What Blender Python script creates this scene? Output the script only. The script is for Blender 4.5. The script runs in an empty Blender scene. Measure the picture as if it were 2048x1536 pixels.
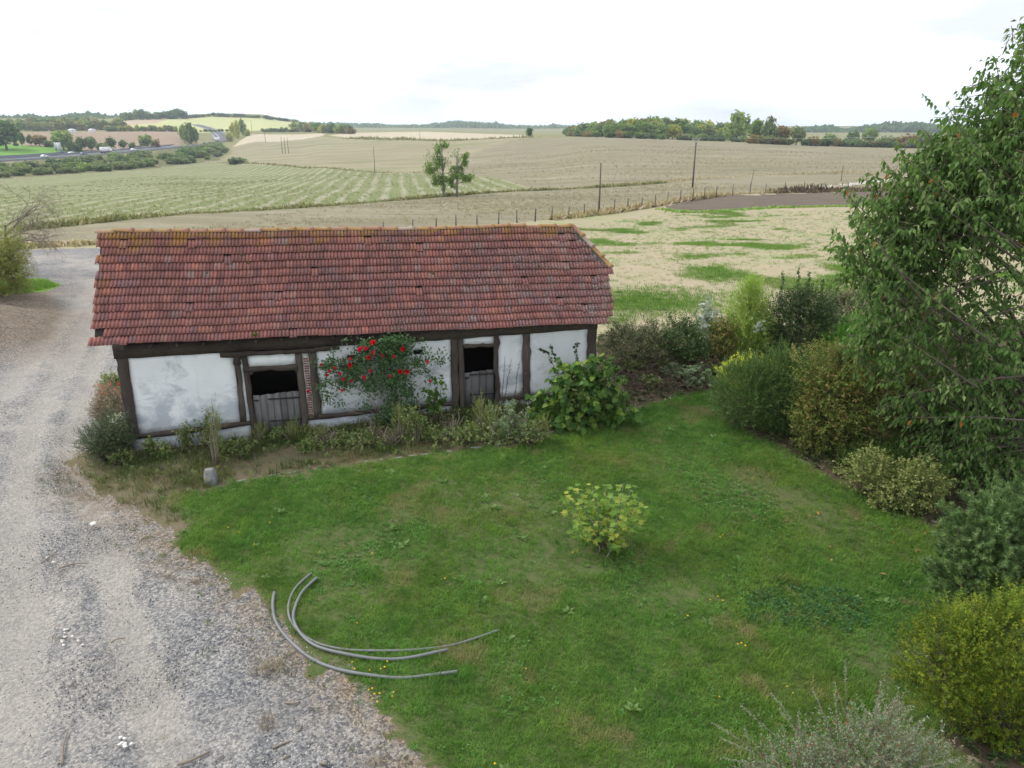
import bpy, math, random
import numpy as np
from mathutils import Vector, Matrix, Euler

random.seed(11)
RNG = np.random.default_rng(11)
scene = bpy.context.scene
COL = scene.collection
PI = math.pi

# ------------------------------------------------------------------ camera
CAM_H = 8.0                       # drone about 8 m above the yard
FPX = 1470.0                      # focal length in pixels of a 2048 wide frame
HORIZON = 250.0
PITCH = math.atan((768 - HORIZON) / FPX)
cam_data = bpy.data.cameras.new('camera')
cam_data.sensor_width = 36.0
cam_data.lens = 36.0 * FPX / 2048.0
cam_data.clip_start = 0.1
cam_data.clip_end = 20000
cam = bpy.data.objects.new('camera', cam_data)
cam.location = (0, 0, CAM_H)
cam.rotation_euler = (PI / 2 - PITCH, 0, 0)
COL.objects.link(cam)
scene.camera = cam

# ------------------------------------------------------------------ sky + sun
SUN_EL, SUN_AZ = math.radians(44), math.radians(-66)     # bright cloud behind the shed, to the left
world = bpy.data.worlds.new('World')
scene.world = world
world.use_nodes = True
wt = world.node_tree
wt.nodes.clear()
w_out = wt.nodes.new('ShaderNodeOutputWorld')
w_bg = wt.nodes.new('ShaderNodeBackground')
w_sky = wt.nodes.new('ShaderNodeTexSky')
w_sky.sky_type = 'NISHITA'
w_sky.sun_disc = False
w_sky.sun_elevation = SUN_EL
w_sky.sun_rotation = SUN_AZ
w_sky.air_density = 1.0
w_sky.dust_density = 2.0
w_tc = wt.nodes.new('ShaderNodeTexCoord')
w_map = wt.nodes.new('ShaderNodeMapping')
w_map.inputs['Scale'].default_value = (1.0, 1.0, 4.2)
w_n = wt.nodes.new('ShaderNodeTexNoise')
w_n.inputs['Scale'].default_value = 2.6
w_n.inputs['Detail'].default_value = 6
w_n.inputs['Roughness'].default_value = 0.55
w_r = wt.nodes.new('ShaderNodeValToRGB')           # cloud sheet: thin grey-blue breaks in white
w_r.color_ramp.elements[0].position = 0.37
w_r.color_ramp.elements[0].color = (8.9, 9.3, 9.9, 1)
w_r.color_ramp.elements[1].position = 0.51
w_r.color_ramp.elements[1].color = (13.0, 13.8, 15.0, 1)
w_mix = wt.nodes.new('ShaderNodeMix')
w_mix.data_type = 'RGBA'
w_mix.inputs[0].default_value = 0.88               # overcast: the sheet hides nearly all blue
w_bg.inputs['Strength'].default_value = 0.117
wt.links.new(w_tc.outputs['Generated'], w_map.inputs['Vector'])
wt.links.new(w_map.outputs[0], w_n.inputs['Vector'])
wt.links.new(w_n.outputs['Fac'], w_r.inputs[0])
wt.links.new(w_sky.outputs[0], w_mix.inputs[6])
wt.links.new(w_r.outputs[0], w_mix.inputs[7])
wt.links.new(w_mix.outputs[2], w_bg.inputs['Color'])
wt.links.new(w_bg.outputs[0], w_out.inputs[0])

sun_data = bpy.data.lights.new('sun', 'SUN')
sun_data.energy = 2.8
sun_data.angle = math.radians(14)
sun_data.color = (1.0, 0.95, 0.86)
sun = bpy.data.objects.new('sun', sun_data)
sd = Vector((math.sin(SUN_AZ) * math.cos(SUN_EL), math.cos(SUN_AZ) * math.cos(SUN_EL), math.sin(SUN_EL)))
sun.rotation_euler = sd.to_track_quat('Z', 'Y').to_euler()
sun.location = (0, 0, 60)
COL.objects.link(sun)

vs = scene.view_settings
vs.view_transform = 'Standard'
vs.look = 'None'
vs.exposure = 0.0
vs.gamma = 1.0
vs.use_curve_mapping = False
scene.render.engine = 'CYCLES'
scene.cycles.max_bounces = 7
scene.cycles.diffuse_bounces = 3
scene.cycles.use_adaptive_sampling = True
scene.cycles.adaptive_threshold = 0.02
scene.cycles.use_light_tree = False
scene.cycles.glossy_bounces = 2
scene.cycles.transmission_bounces = 3
scene.cycles.transparent_max_bounces = 4
scene.cycles.volume_bounces = 0
scene.cycles.caustics_reflective = False
scene.cycles.caustics_refractive = False

# ------------------------------------------------------------------ helpers
def mk(name, V, F, mat=None, parent=None, attrs=None, smooth=False, local=False):
    """One mesh object. F: list of (n,k) int arrays. V in world space unless local."""
    V = np.asarray(V, dtype=np.float64).reshape(-1, 3)
    if parent is not None and not local:
        p = parent
        off = np.zeros(3)
        while p is not None:
            off += np.array(p.location)
            p = p.parent
        V = V - off
    me = bpy.data.meshes.new(name)
    if not isinstance(F, list):
        F = [F]
    F = [np.asarray(f, dtype=np.int32) for f in F if len(f)]
    me.vertices.add(len(V))
    me.vertices.foreach_set('co', V.astype(np.float32).ravel())
    loops = np.concatenate([f.ravel() for f in F]) if F else np.zeros(0, np.int32)
    tot = np.concatenate([np.full(len(f), f.shape[1], np.int32) for f in F]) if F else np.zeros(0, np.int32)
    start = np.concatenate([[0], np.cumsum(tot)[:-1]]).astype(np.int32) if len(tot) else tot
    me.loops.add(len(loops))
    me.loops.foreach_set('vertex_index', loops)
    me.polygons.add(len(tot))
    me.polygons.foreach_set('loop_start', start)
    me.polygons.foreach_set('loop_total', tot)
    if smooth:
        me.polygons.foreach_set('use_smooth', np.ones(len(tot), dtype=bool))
    me.update(calc_edges=True)
    if attrs:
        for k, a in attrs.items():
            at_ = me.attributes.new(k, 'FLOAT', 'POINT')
            at_.data.foreach_set('value', np.asarray(a, dtype=np.float32).ravel())
    if mat is not None:
        me.materials.append(mat)
    o = bpy.data.objects.new(name, me)
    COL.objects.link(o)
    if parent is not None:
        o.parent = parent
    return o

def empty(name, loc):
    o = bpy.data.objects.new(name, None)
    o.empty_display_size = 0.3
    o.location = loc
    COL.objects.link(o)
    return o

def tag(o, label=None, cat=None, group=None, kind=None):
    if label: o['label'] = label
    if cat: o['category'] = cat
    if group: o['group'] = group
    if kind: o['kind'] = kind
    return o

def thing(name, loc, label, cat, group=None):
    return tag(empty(name, loc), label, cat, group)

def copy_tree(o, loc, rotz=0.0, scale=None, label=None, group=None):
    c = o.copy()
    COL.objects.link(c)
    c.location = loc
    c.rotation_euler = (0, 0, rotz)
    if scale is not None: c.scale = scale
    if label: c['label'] = label
    if group: c['group'] = group
    for ch in list(o.children):
        k = ch.copy()
        COL.objects.link(k)
        k.parent = c
        for g in list(ch.children):
            d = g.copy()
            COL.objects.link(d)
            d.parent = k
    return c

def nrm(a):
    a = np.asarray(a, dtype=float)
    return a / np.maximum(np.linalg.norm(a, axis=-1, keepdims=True), 1e-9)

def sstep(a, b, x):
    t = np.clip((np.asarray(x, dtype=float) - a) / (b - a), 0, 1)
    return t * t * (3 - 2 * t)

def _h(ix, iy, seed):
    n = (ix.astype(np.int64) * 374761393 + iy.astype(np.int64) * 668265263 + seed * 1442695041) & 0xFFFFFFFF
    n = ((n ^ (n >> 13)) * 1274126177) & 0xFFFFFFFF
    return ((n ^ (n >> 16)) & 0xFFFF) / 65535.0

def vnoise(x, y, s=1.0, seed=0):
    x = np.asarray(x, dtype=float) / s
    y = np.asarray(y, dtype=float) / s
    ix, iy = np.floor(x), np.floor(y)
    fx, fy = x - ix, y - iy
    fx = fx * fx * (3 - 2 * fx)
    fy = fy * fy * (3 - 2 * fy)
    a = _h(ix, iy, seed); b = _h(ix + 1, iy, seed)
    c = _h(ix, iy + 1, seed); d = _h(ix + 1, iy + 1, seed)
    return (a * (1 - fx) + b * fx) * (1 - fy) + (c * (1 - fx) + d * fx) * fy - 0.5

def fnoise(x, y, s, seed=0, oct=3):
    r = 0; amp = 1.0
    for i in range(oct):
        r = r + amp * vnoise(x, y, s / 2 ** i, seed + 17 * i)
        amp *= 0.5
    return r

# ------------------------------------------------------------------ the lie of the land
TH = 0.19
SA = np.array([-9.752, 17.381])                        # front left corner of the shed
SE = np.array([math.cos(TH), math.sin(TH)])            # along its front
SN = np.array([-math.sin(TH), math.cos(TH)])           # towards its back

KH = FPX / math.cos(PITCH)
T_D = np.array([0, 40, 80, 120, 180, 250, 330, 390, 450, 520, 600, 700, 800, 1000, 1300, 1800, 2500, 3200, 6000.])
_COLS = [   # photo column -> (distance, height) along that direction: the land falls to a valley on the left, then climbs again
    (-500, [(40, 0), (80, -1), (120, -2.3), (180, -4.5), (250, -7.5), (330, -10), (450, -10.5), (540, -8), (700, 2.3), (800, 2), (1000, 8), (1300, 20), (1800, 12), (2500, 8), (6000, 0)]),
    (0, [(40, 0), (80, -1), (120, -2.3), (180, -4.5), (250, -7.5), (330, -10), (450, -10.5), (540, -8), (700, 2.3), (800, 2), (1000, 8), (1300, 17), (1800, 12), (2500, 8), (6000, 0)]),
    (160, [(40, 0), (80, -1), (120, -2.4), (180, -4.8), (250, -7.8), (330, -10), (450, -10.8), (540, -9), (700, 2.3), (800, 2), (1000, 8), (1300, 15.5), (1800, 10), (2500, 8), (6000, 0)]),
    (330, [(40, 0), (80, -1.2), (120, -2.7), (180, -5), (250, -8), (330, -10.2), (450, -11), (570, -10), (700, 2.0), (800, 2), (1000, 10), (1300, 22), (1800, 12), (2500, 8), (6000, 0)]),
    (450, [(40, 0), (80, -1.5), (120, -3), (180, -5.5), (250, -8.5), (330, -10.5), (450, -11), (600, -10.5), (700, -10), (800, -6), (1000, 4), (1300, 25), (1800, 14), (2500, 8), (6000, 0)]),
    (520, [(40, 0), (80, -1.6), (120, -3.2), (180, -5.5), (250, -8.2), (330, -9.8), (450, -9), (600, -7.2), (800, -2), (900, -1), (1300, 24), (1800, 12), (2500, 6), (6000, 0)]),
    (590, [(40, 0), (80, -1.7), (120, -3.3), (180, -5.5), (250, -7.8), (330, -8.8), (450, -8), (600, -5.2), (800, -1), (1000, 4), (1300, 15), (1800, 6), (2500, 5), (6000, 0)]),
    (650, [(40, 0), (80, -1.8), (120, -3.4), (180, -5.5), (250, -7), (330, -7.5), (450, -6), (600, -3), (800, 1), (1000, 0), (1300, -2), (1800, 0), (2500, 4), (6000, 0)]),
    (850, [(40, 0), (80, -2), (120, -3.6), (180, -5.5), (250, -6.5), (330, -5.5), (450, -2.5), (600, .5), (750, 2.2), (1000, 0), (1300, -2), (1800, -2), (2500, 4), (6000, 0)]),
    (1060, [(40, 0), (80, -2.1), (120, -3.2), (180, -4.2), (250, -4), (330, -2), (450, .4), (520, 1.0), (600, 0), (1000, -3), (1300, -5), (1800, -4), (2500, 2), (6000, 0)]),
    (1200, [(40, 0), (80, -2.2), (120, -3.2), (180, -3.3), (250, -2), (330, 0), (430, 1.5), (600, 0), (1000, -5), (1800, -4), (2500, 2), (6000, 0)]),
    (1480, [(40, 0), (80, -1.8), (120, -2.5), (180, -3), (250, -2.8), (330, -1), (400, -.5), (600, -3), (1000, -6), (1800, -4), (2500, 4), (6000, 0)]),
    (1800, [(40, 0), (80, -1.3), (120, -2), (180, -2.5), (250, -2.9), (340, -2.8), (600, -6), (1300, -6), (1800, -2), (2500, 6), (6000, 0)]),
    (2500, [(40, 0), (80, -1.3), (120, -2), (180, -2.5), (250, -2.9), (340, -2.8), (600, -6), (1300, -6), (1800, -2), (2500, 6), (6000, 0)])]
T_X = np.array([float(c[0]) for c in _COLS])
T_Z = np.array([np.interp(T_D, [0.0] + [q[0] for q in c[1]], [0.0] + [q[1] for q in c[1]]) for c in _COLS])

def hz(x, y):
    x = np.asarray(x, dtype=float); y = np.asarray(y, dtype=float)
    shp = np.broadcast(x, y).shape
    x = np.broadcast_to(x, shp); y = np.broadcast_to(y, shp)
    d = np.hypot(x, y)
    az = np.clip(np.arctan2(x, y), -1.2, 1.2)
    col = np.clip(1024 + KH * np.tan(az), T_X[0], T_X[-1])
    ci = np.clip(np.searchsorted(T_X, col) - 1, 0, len(T_X) - 2)
    cf = (col - T_X[ci]) / (T_X[ci + 1] - T_X[ci])
    cf = cf * cf * (3 - 2 * cf)
    dc = np.clip(d, 0, 5999)
    di = np.clip(np.searchsorted(T_D, dc, side='right') - 1, 0, len(T_D) - 2)
    df = (dc - T_D[di]) / (T_D[di + 1] - T_D[di])
    df = df * df * (3 - 2 * df) * 0.6 + df * 0.4
    z = ((T_Z[ci, di] * (1 - df) + T_Z[ci, di + 1] * df) * (1 - cf) +
         (T_Z[ci + 1, di] * (1 - df) + T_Z[ci + 1, di + 1] * df) * cf)
    z = z * np.where(y > 0, 1, 0)
    # the yard climbs gently towards the right-hand end of the shed
    u = (x - SA[0]) * SE[0] + (y - SA[1]) * SE[1]
    v = (x - SA[0]) * SN[0] + (y - SA[1]) * SN[1]
    rise = 0.62 * sstep(-1, 11, u) * sstep(-9, -1.5, v) * (1 - sstep(12, 45, v))
    z = z + rise
    # spoil heaps beside the track
    for (cx, cy, rx, ry, hh) in HEAPS:
        z = z + hh * np.exp(-((x - cx) / rx) ** 2 - ((y - cy) / ry) ** 2)
    # compost heap behind the vine
    near = 1 - sstep(60, 160, d)
    z = z + near * (0.05 * vnoise(x, y, 2.3, 3) + 0.02 * vnoise(x, y, 0.7, 5))
    z = z + sstep(40, 200, d) * 0.5 * vnoise(x, y, 55, 8)
    return z

HEAPS = []

def ray(px, py):
    u = (px - 1024) / FPX
    v = -(py - 768) / FPX
    d = np.array([u, math.cos(PITCH) + v * math.sin(PITCH), -math.sin(PITCH) + v * math.cos(PITCH)])
    return d

_T = 4.0 * 1.012 ** np.arange(0, 600)
def at(px, py):
    """The point of the ground seen at a pixel of the photograph."""
    d = ray(px, py)
    P = d[None] * _T[:, None] + np.array([0, 0, CAM_H])
    below = P[:, 2] < hz(P[:, 0], P[:, 1])
    k = int(np.argmax(below)) if below.any() else len(_T) - 1
    a, b = (_T[k - 1] if k else 1.0), _T[k]
    for _ in range(24):
        m = 0.5 * (a + b)
        q = d * m
        if CAM_H + q[2] < float(hz(q[0], q[1])): b = m
        else: a = m
    q = d * b
    return np.array([q[0], q[1], float(hz(q[0], q[1]))])

def pol(px, dist):
    """Ground point in the direction of a photo column at a given distance."""
    az = math.atan((px - 1024) / KH)
    x, y = dist * math.sin(az), dist * math.cos(az)
    return np.array([x, y, float(hz(x, y))])

def atdepth(px, py, y):
    """Point seen at a pixel, at distance y in front of the camera."""
    d = ray(px, py)
    return d * (y / d[1]) + np.array([0, 0, CAM_H])

_m = at(30, 655); _m2 = at(-60, 690); _m3 = at(-40, 600)
HEAPS = [(_m[0] - 1.6, _m[1] + .6, 2.6, 1.6, .75), (_m2[0] - 1, _m2[1], 3.0, 2.2, 1.0), (_m3[0] - 2, _m3[1], 3.5, 2.5, .8)]
_c = at(1330, 745)
HEAPS.append((_c[0], _c[1] + .2, 2.4, 1.2, .45))

def inpoly(x, y, poly):
    poly = np.asarray(poly)[:, :2]
    r = np.zeros(np.shape(x), dtype=bool)
    n = len(poly)
    j = n - 1
    for i in range(n):
        xi, yi = poly[i]; xj, yj = poly[j]
        c = ((yi > y) != (yj > y)) & (x < (xj - xi) * (y - yi) / (yj - yi + 1e-12) + xi)
        r ^= c
        j = i
    return r

def pdist(x, y, poly, closed=True):
    poly = np.asarray(poly)[:, :2]
    n = len(poly)
    best = np.full(np.shape(x), 1e9)
    for i in range(n if closed else n - 1):
        a = poly[i]; b = poly[(i + 1) % n]
        ab = b - a
        t = np.clip(((x - a[0]) * ab[0] + (y - a[1]) * ab[1]) / (ab @ ab + 1e-12), 0, 1)
        best = np.minimum(best, np.hypot(x - a[0] - t * ab[0], y - a[1] - t * ab[1]))
    return best

# ------------------------------------------------------------------ materials
def newmat(name):
    m = bpy.data.materials.new(name)
    m.use_nodes = True
    nt = m.node_tree
    b = nt.nodes['Principled BSDF']
    b.inputs['Specular IOR Level'].default_value = 0.1
    return m, nt, b

class NT:
    """Small node-tree shorthand."""
    def __init__(s, nt):
        s.nt = nt
    def n(s, t, **kw):
        k = s.nt.nodes.new(t)
        for a, v in kw.items():
            if a.startswith('i_'):
                k.inputs[a[2:].replace('_', ' ')].default_value = v
            else:
                setattr(k, a, v)
        return k
    def l(s, a, b):
        s.nt.links.new(a, b)
    def pos(s, scale=(1, 1, 1), rot=(0, 0, 0), obj=False):
        g = s.n('ShaderNodeTexCoord').outputs['Object'] if obj else s.n('ShaderNodeNewGeometry').outputs['Position']
        m = s.n('ShaderNodeMapping')
        m.inputs['Scale'].default_value = scale
        m.inputs['Rotation'].default_value = rot
        s.l(g, m.inputs['Vector'])
        return m.outputs[0]
    def noise(s, scale, detail=4, rough=0.55, vec=None, dist=0.0):
        k = s.n('ShaderNodeTexNoise')
        k.inputs['Scale'].default_value = scale
        k.inputs['Detail'].default_value = detail
        k.inputs['Roughness'].default_value = rough
        k.inputs['Distortion'].default_value = dist
        s.l(vec if vec is not None else s.pos(), k.inputs['Vector'])
        return k.outputs['Fac']
    def ramp(s, fac, stops, interp='LINEAR'):
        k = s.n('ShaderNodeValToRGB')
        cr = k.color_ramp
        cr.interpolation = interp
        while len(cr.elements) < len(stops):
            cr.elements.new(0.5)
        for e, (p, c) in zip(cr.elements, stops):
            e.position = p
            e.color = (c, c, c, 1) if isinstance(c, (int, float)) else (*c[:3], 1)
        s.l(fac, k.inputs[0])
        return k.outputs[0]
    def mix(s, fac, a, b, mode='MIX'):
        k = s.n('ShaderNodeMix')
        k.data_type = 'RGBA'
        k.blend_type = mode
        for sock, v in ((k.inputs[0], fac), (k.inputs[6], a), (k.inputs[7], b)):
            if isinstance(v, (int, float)): sock.default_value = v
            elif isinstance(v, tuple): sock.default_value = (*v[:3], 1)
            else: s.l(v, sock)
        return k.outputs[2]
    def math(s, op, a, b=0.0):
        k = s.n('ShaderNodeMath', operation=op)
        for sock, v in ((k.inputs[0], a), (k.inputs[1], b)):
            if isinstance(v, (int, float)): sock.default_value = v
            else: s.l(v, sock)
        return k.outputs[0]
    def attr(s, name):
        return s.n('ShaderNodeAttribute', attribute_name=name).outputs['Fac']
    def bump(s, h, strength=0.4, dist=0.02):
        k = s.n('ShaderNodeBump')
        k.inputs['Strength'].default_value = strength
        k.inputs['Distance'].default_value = dist
        s.l(h, k.inputs['Height'])
        return k.outputs[0]

def simple_mat(name, col, rough=0.7, var=0.25, scale=3.0, metal=0.0, spec=0.12):
    m, nt, b = newmat(name)
    N = NT(nt)
    n = N.noise(scale, 5, 0.6, N.pos(obj=True))
    c = N.mix(n, tuple(x * (1 - var) for x in col), tuple(min(1, x * (1 + var)) for x in col))
    N.l(c, b.inputs['Base Color'])
    b.inputs['Roughness'].default_value = rough
    b.inputs['Metallic'].default_value = metal
    b.inputs['Specular IOR Level'].default_value = spec
    return m

LEAF_GAIN = 1.95
def leafmat(name, cols, accent=None, acc=0.97, trans=0.35, patch=0.0, pscale=1.2, rough=0.45, back=1.35, objvar=0.0, spec=0.13):
    """Leaf: colour varies leaf by leaf (attribute rnd), paler underside, some light comes through."""
    m, nt, b = newmat(name)
    N = NT(nt)
    r = N.attr('rnd')
    if objvar:
        r2 = N.math('MULTIPLY', N.n('ShaderNodeObjectInfo').outputs['Random'], objvar)
        r = N.math('ADD', N.math('MULTIPLY', r, 1 - objvar), r2)
    cols = [tuple(min(.8, v * LEAF_GAIN) for v in q) for q in cols]
    stops = [(i / (len(cols) - 1) * 0.94, c) for i, c in enumerate(cols)]
    if accent:
        stops += [(acc, cols[-1]), (min(acc + 0.005, 1), accent)]
    c = N.ramp(r, stops)
    if patch:
        n = N.noise(pscale, 3, 0.6)
        f = N.ramp(n, [(0.35, 0.0), (0.65, 1.0)])
        c = N.mix(f, N.mix(1.0, c, (1 - patch, 1 - patch, 1 - patch), 'MULTIPLY'), c)
    g = N.n('ShaderNodeNewGeometry')
    lc = N.mix(1.0, c, (back, back, back * 1.1), 'MULTIPLY')
    c2 = N.mix(g.outputs['Backfacing'], c, lc)
    N.l(c2, b.inputs['Base Color'])
    b.inputs['Roughness'].default_value = rough
    b.inputs['Specular IOR Level'].default_value = spec
    t = N.n('ShaderNodeBsdfTranslucent')
    tc = N.mix(1.0, c, (1.25, 1.35, 0.7), 'MULTIPLY')
    N.l(tc, t.inputs['Color'])
    ms = N.n('ShaderNodeMixShader')
    ms.inputs[0].default_value = trans
    N.l(b.outputs[0], ms.inputs[1])
    N.l(t.outputs[0], ms.inputs[2])
    N.l(ms.outputs[0], nt.nodes['Material Output'].inputs['Surface'])
    return m

def groundmat(name, a, b_, c=None, s1=0.25, s2=3.0, fine=40.0, patch=None, patch_lo=0.55, patch_hi=0.62, pscale=0.3, pstretch=(1, 1, 1), rot=0.0,
              bump=0.5, bdist=0.03, stripe=None):
    m, nt, bs = newmat(name)
    N = NT(nt)
    P = N.pos(pstretch, (0, 0, rot))
    n1 = N.ramp(N.noise(s1, 8, 0.72, P), [(0.33, 0.0), (0.67, 1.0)])
    n2 = N.ramp(N.noise(s2, 5, 0.65, P), [(0.3, 0.0), (0.7, 1.0)])
    nf = N.noise(fine, 3, 0.7)
    col = N.mix(n1, a, b_)
    if c:
        col = N.mix(N.math('MULTIPLY', n2, 0.6), col, c)
    if stripe:
        ang, per, scol, lo, hi = stripe
        Q = N.pos((1, 1, 1), (0, 0, ang))
        sp = N.n('ShaderNodeSeparateXYZ'); N.l(Q, sp.inputs[0])
        wob = N.math('MULTIPLY', N.math('SUBTRACT', N.noise(0.02, 2), 0.5), 1.6)
        xs = N.math('MULTIPLY', N.math('ADD', sp.outputs[0], wob), 2 * PI / per)
        sn = N.math('ADD', N.math('MULTIPLY', N.math('SINE', xs), 0.5), N.math('MULTIPLY', N.noise(0.22, 6, 0.75, N.pos((1, .22, 1), (0, 0, ang))), 1.9))
        col = N.mix(N.ramp(N.math('MULTIPLY', sn, .5), [(lo, 0.0), (hi, 1.0)]), col, scol)
    if patch:
        pn = N.noise(pscale, 9, 0.74, P)
        col = N.mix(N.ramp(pn, [(patch_lo, 0.0), (patch_hi, .9)]), col, patch)
    col = N.mix(0.55, col, N.ramp(nf, [(0.25, 0.35), (0.75, 0.72)]), 'OVERLAY')
    N.l(col, bs.inputs['Base Color'])
    bs.inputs['Roughness'].default_value = 0.95
    bs.inputs['Specular IOR Level'].default_value = 0.02
    hb = N.math('ADD', N.math('MULTIPLY', n2, 0.6), nf)
    N.l(N.bump(hb, bump, bdist), bs.inputs['Normal'])
    return m

# ------------------------------------------------------------------ footprints, traced on the ground
def W(*pts):
    return np.array([at(*p) for p in pts])
def D(*pts):
    return np.array([pol(*p) for p in pts])

LAWN = W((322, 990), (420, 978), (470, 963), (640, 936), (800, 914), (930, 898), (1050, 880), (1130, 856), (1250, 822), (1330, 795),
         (1440, 778), (1452, 840), (1560, 893), (1640, 940), (1760, 1000), (1880, 1050), (1930, 1120), (1900, 1250), (1830, 1320),
         (1960, 1560), (2150, 1800), (1080, 1800), (890, 1560), (800, 1462), (720, 1392), (650, 1320), (570, 1245), (525, 1200),
         (475, 1158), (420, 1128), (360, 1108), (340, 1080), (378, 1045), (330, 1012))
VERGE = W((140, 945), (190, 900), (262, 870), (500, 830), (900, 790), (1200, 700), (1260, 815), (1250, 825), (1130, 858), (1050, 884), (930, 902), (800, 918),
          (640, 940), (470, 967), (420, 982), (330, 1000), (382, 1045), (340, 1085), (285, 1025), (180, 990))
GRAVEL = W((-700, 2200), (-700, 498), (0, 500), (60, 500), (330, 494), (420, 494), (420, 560), (300, 700), (245, 860), (120, 930), (140, 945),
           (180, 990), (285, 1025), (340, 1085), (360, 1112), (475, 1165), (570, 1250), (720, 1398), (890, 1570), (1080, 1810), (1100, 2300))
BED = W((1190, 700), (1260, 815), (1330, 795), (1440, 778), (1452, 840), (1560, 893), (1640, 940), (1760, 1000), (1880, 1050), (1930, 1120), (1900, 1250),
        (1830, 1320), (1960, 1560), (2150, 1800), (3400, 1800), (3400, 640), (1500, 655), (1200, 668))
GRASSPATCH = W((-150, 600), (0, 590), (60, 588), (118, 572), (95, 562), (40, 560), (-20, 565), (-150, 575))
PADDOCK = W((-100, 486), (300, 478), (700, 464), (912, 456), (1034, 446), (1197, 431), (1310, 414), (1408, 397), (1465, 390), (1700, 381), (2300, 377),
            (3400, 380), (3400, 800), (1500, 800), (1100, 790), (500, 800), (400, 560), (-100, 500))
PLOUGH = W((1325, 413), (1408, 398), (1465, 391), (1700, 383), (2300, 378), (3000, 380), (3000, 405), (2300, 408), (1720, 413), (1560, 416), (1450, 421), (1370, 426))
STRIPED = W((-600, 490), (-50, 468), (80, 456), (300, 433), (640, 413), (880, 393), (1080, 381), (1000, 356), (900, 348), (760, 346), (600, 334), (440, 322), (300, 338), (0, 359), (-600, 396))
ROUGH = W((445, 327), (470, 290), (640, 274), (850, 281), (1060, 276), (960, 300), (905, 345), (760, 346), (600, 334))
EMBANK = W((-600, 395), (0, 358), (300, 337), (440, 320), (456, 300), (440, 293), (300, 306), (0, 326), (-600, 360))
MEADOW = W((-600, 350), (0, 321), (150, 312), (165, 303), (120, 296), (60, 289), (-600, 286))
PATH = W((1490, 386), (1610, 374), (1700, 366), (1830, 352), (1832, 356), (1700, 371), (1612, 380), (1500, 389))
PALE = W((466, 293), (500, 269), (640, 266.5), (652, 268), (640, 273), (560, 283))
PALE2 = W((658, 271), (700, 265.5), (850, 263.5), (1060, 270), (1050, 274), (850, 280), (700, 276))
BROWN = W((40, 290), (45, 264.5), (200, 263.5), (362, 265), (408, 287), (300, 300), (200, 304), (120, 297))
HILLA = W((150, 256), (240, 241), (335, 237.5), (312, 246), (240, 254))
HILLB = W((240, 254), (312, 246), (335, 237.5), (420, 233), (520, 236), (592, 244), (592, 262), (450, 264), (330, 262))

ZONES = [  # later ones win
    ('striped_field', STRIPED, .8), ('rough_field', ROUGH, 2.0), ('embankment', EMBANK, 1.5), ('meadow', MEADOW, .6),
    ('pale_field', PALE, .6), ('pale_field', PALE2, .6), ('brown_field', BROWN, .6), ('hill_field', HILLA, .6), ('green_hill_field', HILLB, .6),
    ('paddock', PADDOCK, .3), ('ploughed_plot', PLOUGH, .5), ('field_path', PATH, .3), ('shrub_bed', BED, .12),
    ('gravel_yard', GRAVEL, .25), ('rough_verge', VERGE, .22), ('grass_patch', GRASSPATCH, .5), ('lawn', LAWN, .2)]

M = {}
M['stubble_field'] = groundmat('stubble', (.19, .167, .105), (.345, .31, .22), (.18, .16, .105), .16, 1.1, 4.0, patch=(.21, .205, .09), patch_lo=.53, patch_hi=.72, pscale=.11,
                               pstretch=(.22, 1, 1), rot=-.22, bump=.8, bdist=.2)
M['striped_field'] = groundmat('striped_stubble', (.18, .20, .09), (.23, .225, .125), (.15, .185, .07), .05, .7, 4.0, stripe=(-.148, 3.4, (.32, .30, .215), .46, .85), bump=.6, bdist=.15)
M['rough_field'] = groundmat('rough_stubble', (.20, .17, .105), (.30, .27, .165), (.33, .295, .21), .06, .35, 3.0, patch=(.15, .18, .07), patch_lo=.52, patch_hi=.66, pscale=.05,
                             pstretch=(.3, 1, 1), bump=.6, bdist=.2)
M['embankment'] = groundmat('embankment_grass', (.10, .12, .045), (.18, .16, .09), None, .1, .6, 3.0)
M['meadow'] = groundmat('meadow_grass', (.13, .27, .05), (.17, .31, .065), None, .05, .5, 2.0)
M['pale_field'] = groundmat('pale_stubble', (.42, .36, .255), (.46, .40, .30), None, .02, .2, 1.5)
M['brown_field'] = groundmat('harrowed_soil', (.27, .20, .145), (.31, .235, .17), None, .02, .2, 1.0)
M['hill_field'] = groundmat('hill_soil', (.42, .33, .22), (.38, .30, .21), None, .02, .2, 1.0)
M['green_hill_field'] = groundmat('hill_crop', (.40, .42, .19), (.45, .43, .22), None, .012, .15, .8)
M['ground'] = groundmat('rough_grassland', (.20, .20, .09), (.27, .24, .12), (.17, .18, .075), .03, .3, 2.0)
M['paddock'] = groundmat('paddock_turf', (.41, .31, .23), (.31, .28, .185), (.25, .25, .14), .22, 1.4, 6.0, patch=(.20, .28, .085), patch_lo=.52, patch_hi=.72, pscale=.26,
                         pstretch=(.55, 1.2, 1), bump=.5, bdist=.08)
M['ploughed_plot'] = groundmat('ploughed_soil', (.085, .067, .052), (.155, .125, .10), (.20, .165, .13), .35, 1.2, 5.0, patch=(.15, .18, .07), patch_lo=.60, patch_hi=.72, pscale=.15, bump=.8, bdist=.15, pstretch=(.3, 1, 1))
M['field_path'] = groundmat('path_dust', (.45, .42, .37), (.38, .35, .31), None, .2, 2.0, 8.0)
M['shrub_bed'] = groundmat('bed_soil', (.085, .062, .045), (.13, .095, .065), (.06, .06, .03), .8, 4.0, 30.0, bump=.7)
M['rough_verge'] = groundmat('verge_soil', (.16, .125, .085), (.12, .12, .05), (.20, .16, .115), .7, 5.0, 35.0, bump=.8)
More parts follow.
